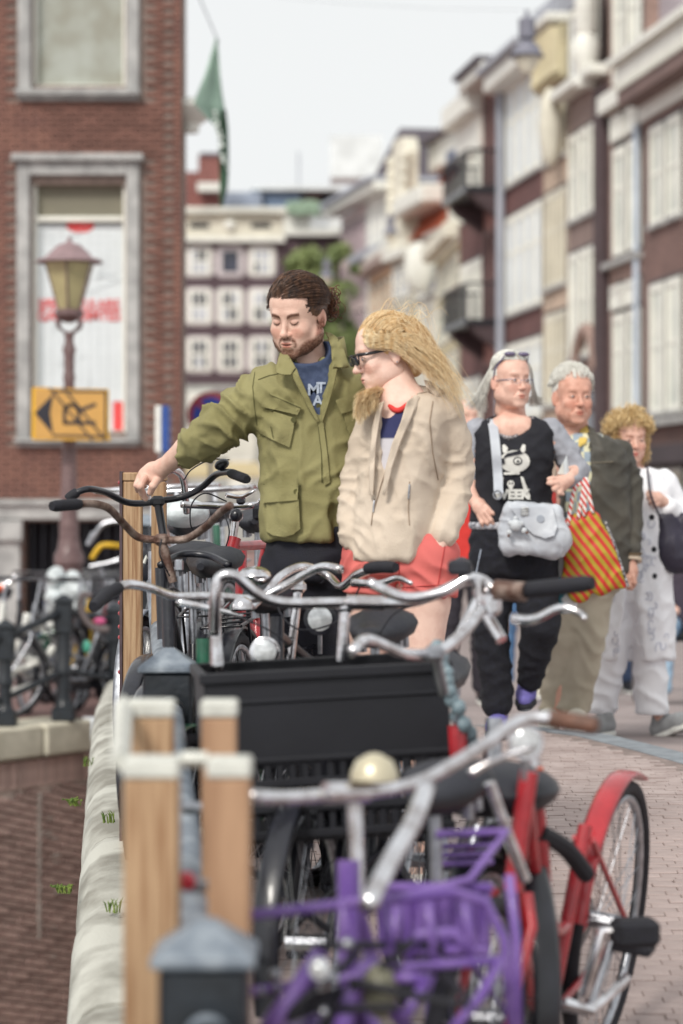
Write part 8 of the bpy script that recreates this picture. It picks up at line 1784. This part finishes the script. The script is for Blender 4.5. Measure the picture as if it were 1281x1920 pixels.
for i in range(1500):
    lat = random.uniform(-1.5, 1.5); u0 = random.uniform(.35, 2.9)+.1*abs(lat); e0 = random.uniform(.0, .05); c = skp(u0, lat, e0); r = random.uniform(.010, .028); a0 = random.uniform(0, 6.28); Rm = Euler((random.uniform(-1, 1), random.uniform(-1, 1), random.uniform(0, 3))).to_matrix()
    if c.y < -.02 and c.z < .04 and abs(c.x) < .072: continue
    ps.append([hx(Fo, c+Vector((-.25, .05, -.08))*.06*t+Rm @ Vector((math.cos(a0+t*3)*r, 0, math.sin(a0+t*3)*r))) for t in (0, .2, .4, .6, .8, 1)])
for i in range(600):
    a = random.uniform(.5, 5.8)-math.pi/2; c = Vector((math.cos(a)*.088, max(-.03, math.sin(a)*.08), random.uniform(-.11, .05))); r = random.uniform(.012, .026); a0 = random.uniform(0, 6.28); Rm = Euler((random.uniform(-1, 1), random.uniform(-1, 1), random.uniform(0, 3))).to_matrix()
    ps.append([hx(Fo, c+Rm @ Vector((math.cos(a0+t*3)*r, 0, math.sin(a0+t*3)*r))) for t in (0, .2, .4, .6, .8, 1)])
strands('hair_strands', ps, HC2, ha, .0022, kind='stuff')
db = thing('tote_bag', 'dark navy tote bag on the shoulder of the woman in white', 'bag', Q(1255, 1000, -.12)); S_ = vol(1200, 1340, 915, 1090, .009, .35); S_.chain([Q(1248, 975, -.12), Q(1262, 1030, -.12), Q(1268, 1045, -.12)], [.05, .085, .08], .02, sy=.6); S_.chain([Q(1285, 985, -.10), Q(1300, 1040, -.10)], [.06, .08], .03, sy=.6)
fin(S_, 'pouch', mat('dark_navy_nylon', sr(44, 40, 56), .5, 0, .15, 8), db, .012, 6, 8); b = MB(); b.tube(spline([Q(1214, 876, -.12), Q(1216, 900, -.16), Q(1221, 930, -.19), Q(1240, 975, -.18)], 5), .011, 8, flat=.5); b.build('strap', mat('dark_strap', sr(60, 54, 66), .6), db, ang=180)
# ---- people far behind, seen in the gaps
def simple(label, px, d, ytop, cols, legs=True, sit=False, yaw=0):
    frame_for(d); z0 = zg(d)-.1; hgt = P(0, ytop, d).z; c = P(px, 0, d); H = hgt-z0; t = thing('person', label, 'person', V(c.x, d, z0)); top_, bot, skn, hr, sh_ = cols; k = H/1.75
    X = lambda x, y, z: V(c.x+x*k, d+y*k, z0+z*k)
    fr = head_frame(0, 0, d, yaw, 0, 0, .95*k); fr = (X(0, 0, 1.62), fr[1], .95*k); hv, hf, hc = head_mesh(dict()); hv = hxn(fr, hv)
    S_ = SDF(X(-.45, -.45, -.02), X(.45, .45, 1.6), .014); S_.cap(X(0, .01, 1.42), X(0, .01, 1.54), .052*k, .05*k, .03); S_.loft([(X(0, 0, z).z, c.x, d, a*k, b_*k) for z, a, b_ in ((1.42, .1, .06), (1.36, .17, .09), (1.1, .15, .1), (.9, .15, .1))], .03)
    for sx in (-1, 1): S_.chain([X(sx*.18, 0, 1.36), X(sx*.23, .02, 1.08), X(sx*.2, -.08, .86), X(sx*.19, -.1, .76)], [.045*k, .035*k, .026*k, .03*k], .03); S_.chain([X(sx*.09, 0, .88), X(sx*.1, -.03, .48), X(sx*.1, .02, .06)], [.075*k, .05*k, .035*k], .03)
    V_, F_, C_ = cat_parts([(hv, hf, hc), (*S_.mesh(), None)]); npmesh('body', V_, F_, skn, t, C_)
    S_ = SDF(X(-.45, -.45, .6), X(.45, .45, 1.6), .014); S_.loft([(X(0, 0, z).z, c.x, d, a*k, b_*k) for z, a, b_ in ((1.45, .09, .08), (1.38, .19, .11), (1.1, .18, .13), (.82, .19, .13))], .03)
    for sx in (-1, 1): S_.chain([X(sx*.19, 0, 1.36), X(sx*.24, .02, 1.08), X(sx*.21, -.08, .88)], [.065*k, .055*k, .045*k], .03)
    fin(S_, 'jacket', top_, t, .012)
    S_ = SDF(X(-.35, -.45, .0), X(.35, .45, 1.0), .014); S_.loft([(X(0, 0, z).z, c.x, d, a*k, b_*k) for z, a, b_ in ((.92, .16, .11), (.78, .18, .13))], .03)
    for sx in (-1, 1): S_.chain([X(sx*.09, 0, .8), X(sx*.1, -.03, .48), X(sx*.1, .02, .12)], [.095*k, .075*k, .062*k], .03)
    fin(S_, 'trousers', bot, t, .012); ha = cap_hair(fr, hr, t)
    for sx in (-1, 1): shoe('shoe', X(sx*.1, .06, .01), X(sx*.12, -.16, .01), 1, sh_, M['white_paint'], t)
    return t
J = lambda n_, r, g, b_: mat(n_, sr(r, g, b_), .85, 0, .1, 8)
simple('distant person in blue jeans and red top in the gap behind the black trousers', 975, 17.5, 800, (J('faded_red', 176, 60, 56), J('blue_jeans', 96, 132, 172), SK_O, HSD, CR), yaw=160)
simple('distant person in bright red jacket between the young woman and the grey haired woman', 872, 15.5, 745, (J('bright_red', 206, 56, 50), J('dark_trs', 48, 44, 52), SK_O, HSD, M['black_rubber']), yaw=20)
simple('distant person in dark clothes standing behind the white haired man', 1150, 19.0, 860, (J('dark_coat', 48, 46, 56), J('navy_trs', 58, 74, 104), SK_O, HB, M['black_rubber']), yaw=150)
# seated person on a bench at the right edge
frame_for(16.0); z0 = zg(16)-.1
st_ = thing('person', 'seated person in dark top and pale blue jeans at the right picture edge', 'person', V(P(1275, 0, d0).x, d0, z0)); cx = P(1285, 0, d0).x; X = lambda x, y, z: V(cx+x, d0+y, z0+z)
fr = (X(.02, .05, 1.22), Rz(-.6), .93); hv, hf, hc = head_mesh(dict()); hv = hxn(fr, hv); S_ = SDF(X(-.5, -.75, -.02), X(.5, .4, 1.2), .014); S_.cap(X(.02, .06, 1.04), X(.02, .05, 1.14), .05, .05, .03); S_.loft([(z0+z, cx, d0+.08, a, b_) for z, a, b_ in ((1.04, .1, .06), (.98, .16, .09), (.5, .15, .11))], .03)
for sx in (-1, 1): S_.chain([X(sx*.1, .05, .5), X(sx*.13-.06, -.38, .52), X(sx*.13-.08, -.42, .08)], [.075, .05, .035], .03); S_.chain([X(sx*.18, .05, .97), X(sx*.22, .0, .72), X(sx*.1, -.26, .62)], [.045, .035, .03], .03)
V_, F_, C_ = cat_parts([(hv, hf, hc), (*S_.mesh(), None)]); npmesh('body', V_, F_, SK_O, st_, C_)
S_ = SDF(X(-.5, -.6, .3), X(.5, .4, 1.2), .014); S_.loft([(z0+z, cx, d0+.08, a, b_) for z, a, b_ in ((1.06, .09, .07), (1.0, .18, .11), (.48, .18, .14))], .03)
for sx in (-1, 1): S_.chain([X(sx*.18, .05, .98), X(sx*.23, .0, .72), X(sx*.13, -.2, .63)], [.062, .052, .045], .03)
fin(S_, 'top', J('dark_mauve_top', 62, 54, 66), st_, .01); S_ = SDF(X(-.5, -.75, .05), X(.5, .4, .75), .014)
for sx in (-1, 1): S_.chain([X(sx*.1, .08, .5), X(sx*.13-.06, -.38, .52), X(sx*.13-.08, -.42, .14)], [.10, .08, .065], .03)
fin(S_, 'jeans', J('pale_jeans', 160, 186, 208), st_, .01); cap_hair(fr, HB, st_)
for sx in (-1, 1): shoe('shoe', X(sx*.13-.08, -.36, .01), X(sx*.13-.14, -.58, .01), 1, M['white_paint'], M['white_paint'], st_)
bn = thing('bench', 'dark bench carrying the seated person at the right edge', 'bench', X(.2, .15, 0))
for k in range(4): MB().box(X(.3, -.1+k*.11, .43), (1.5, .09, .03), bev=.006).build('slat', M['black_metal'], bn)
for sx in (-.3, .9): MB().box(X(sx, .06, .21), (.05, .38, .42), bev=.01).build('leg', M['black_metal'], bn)
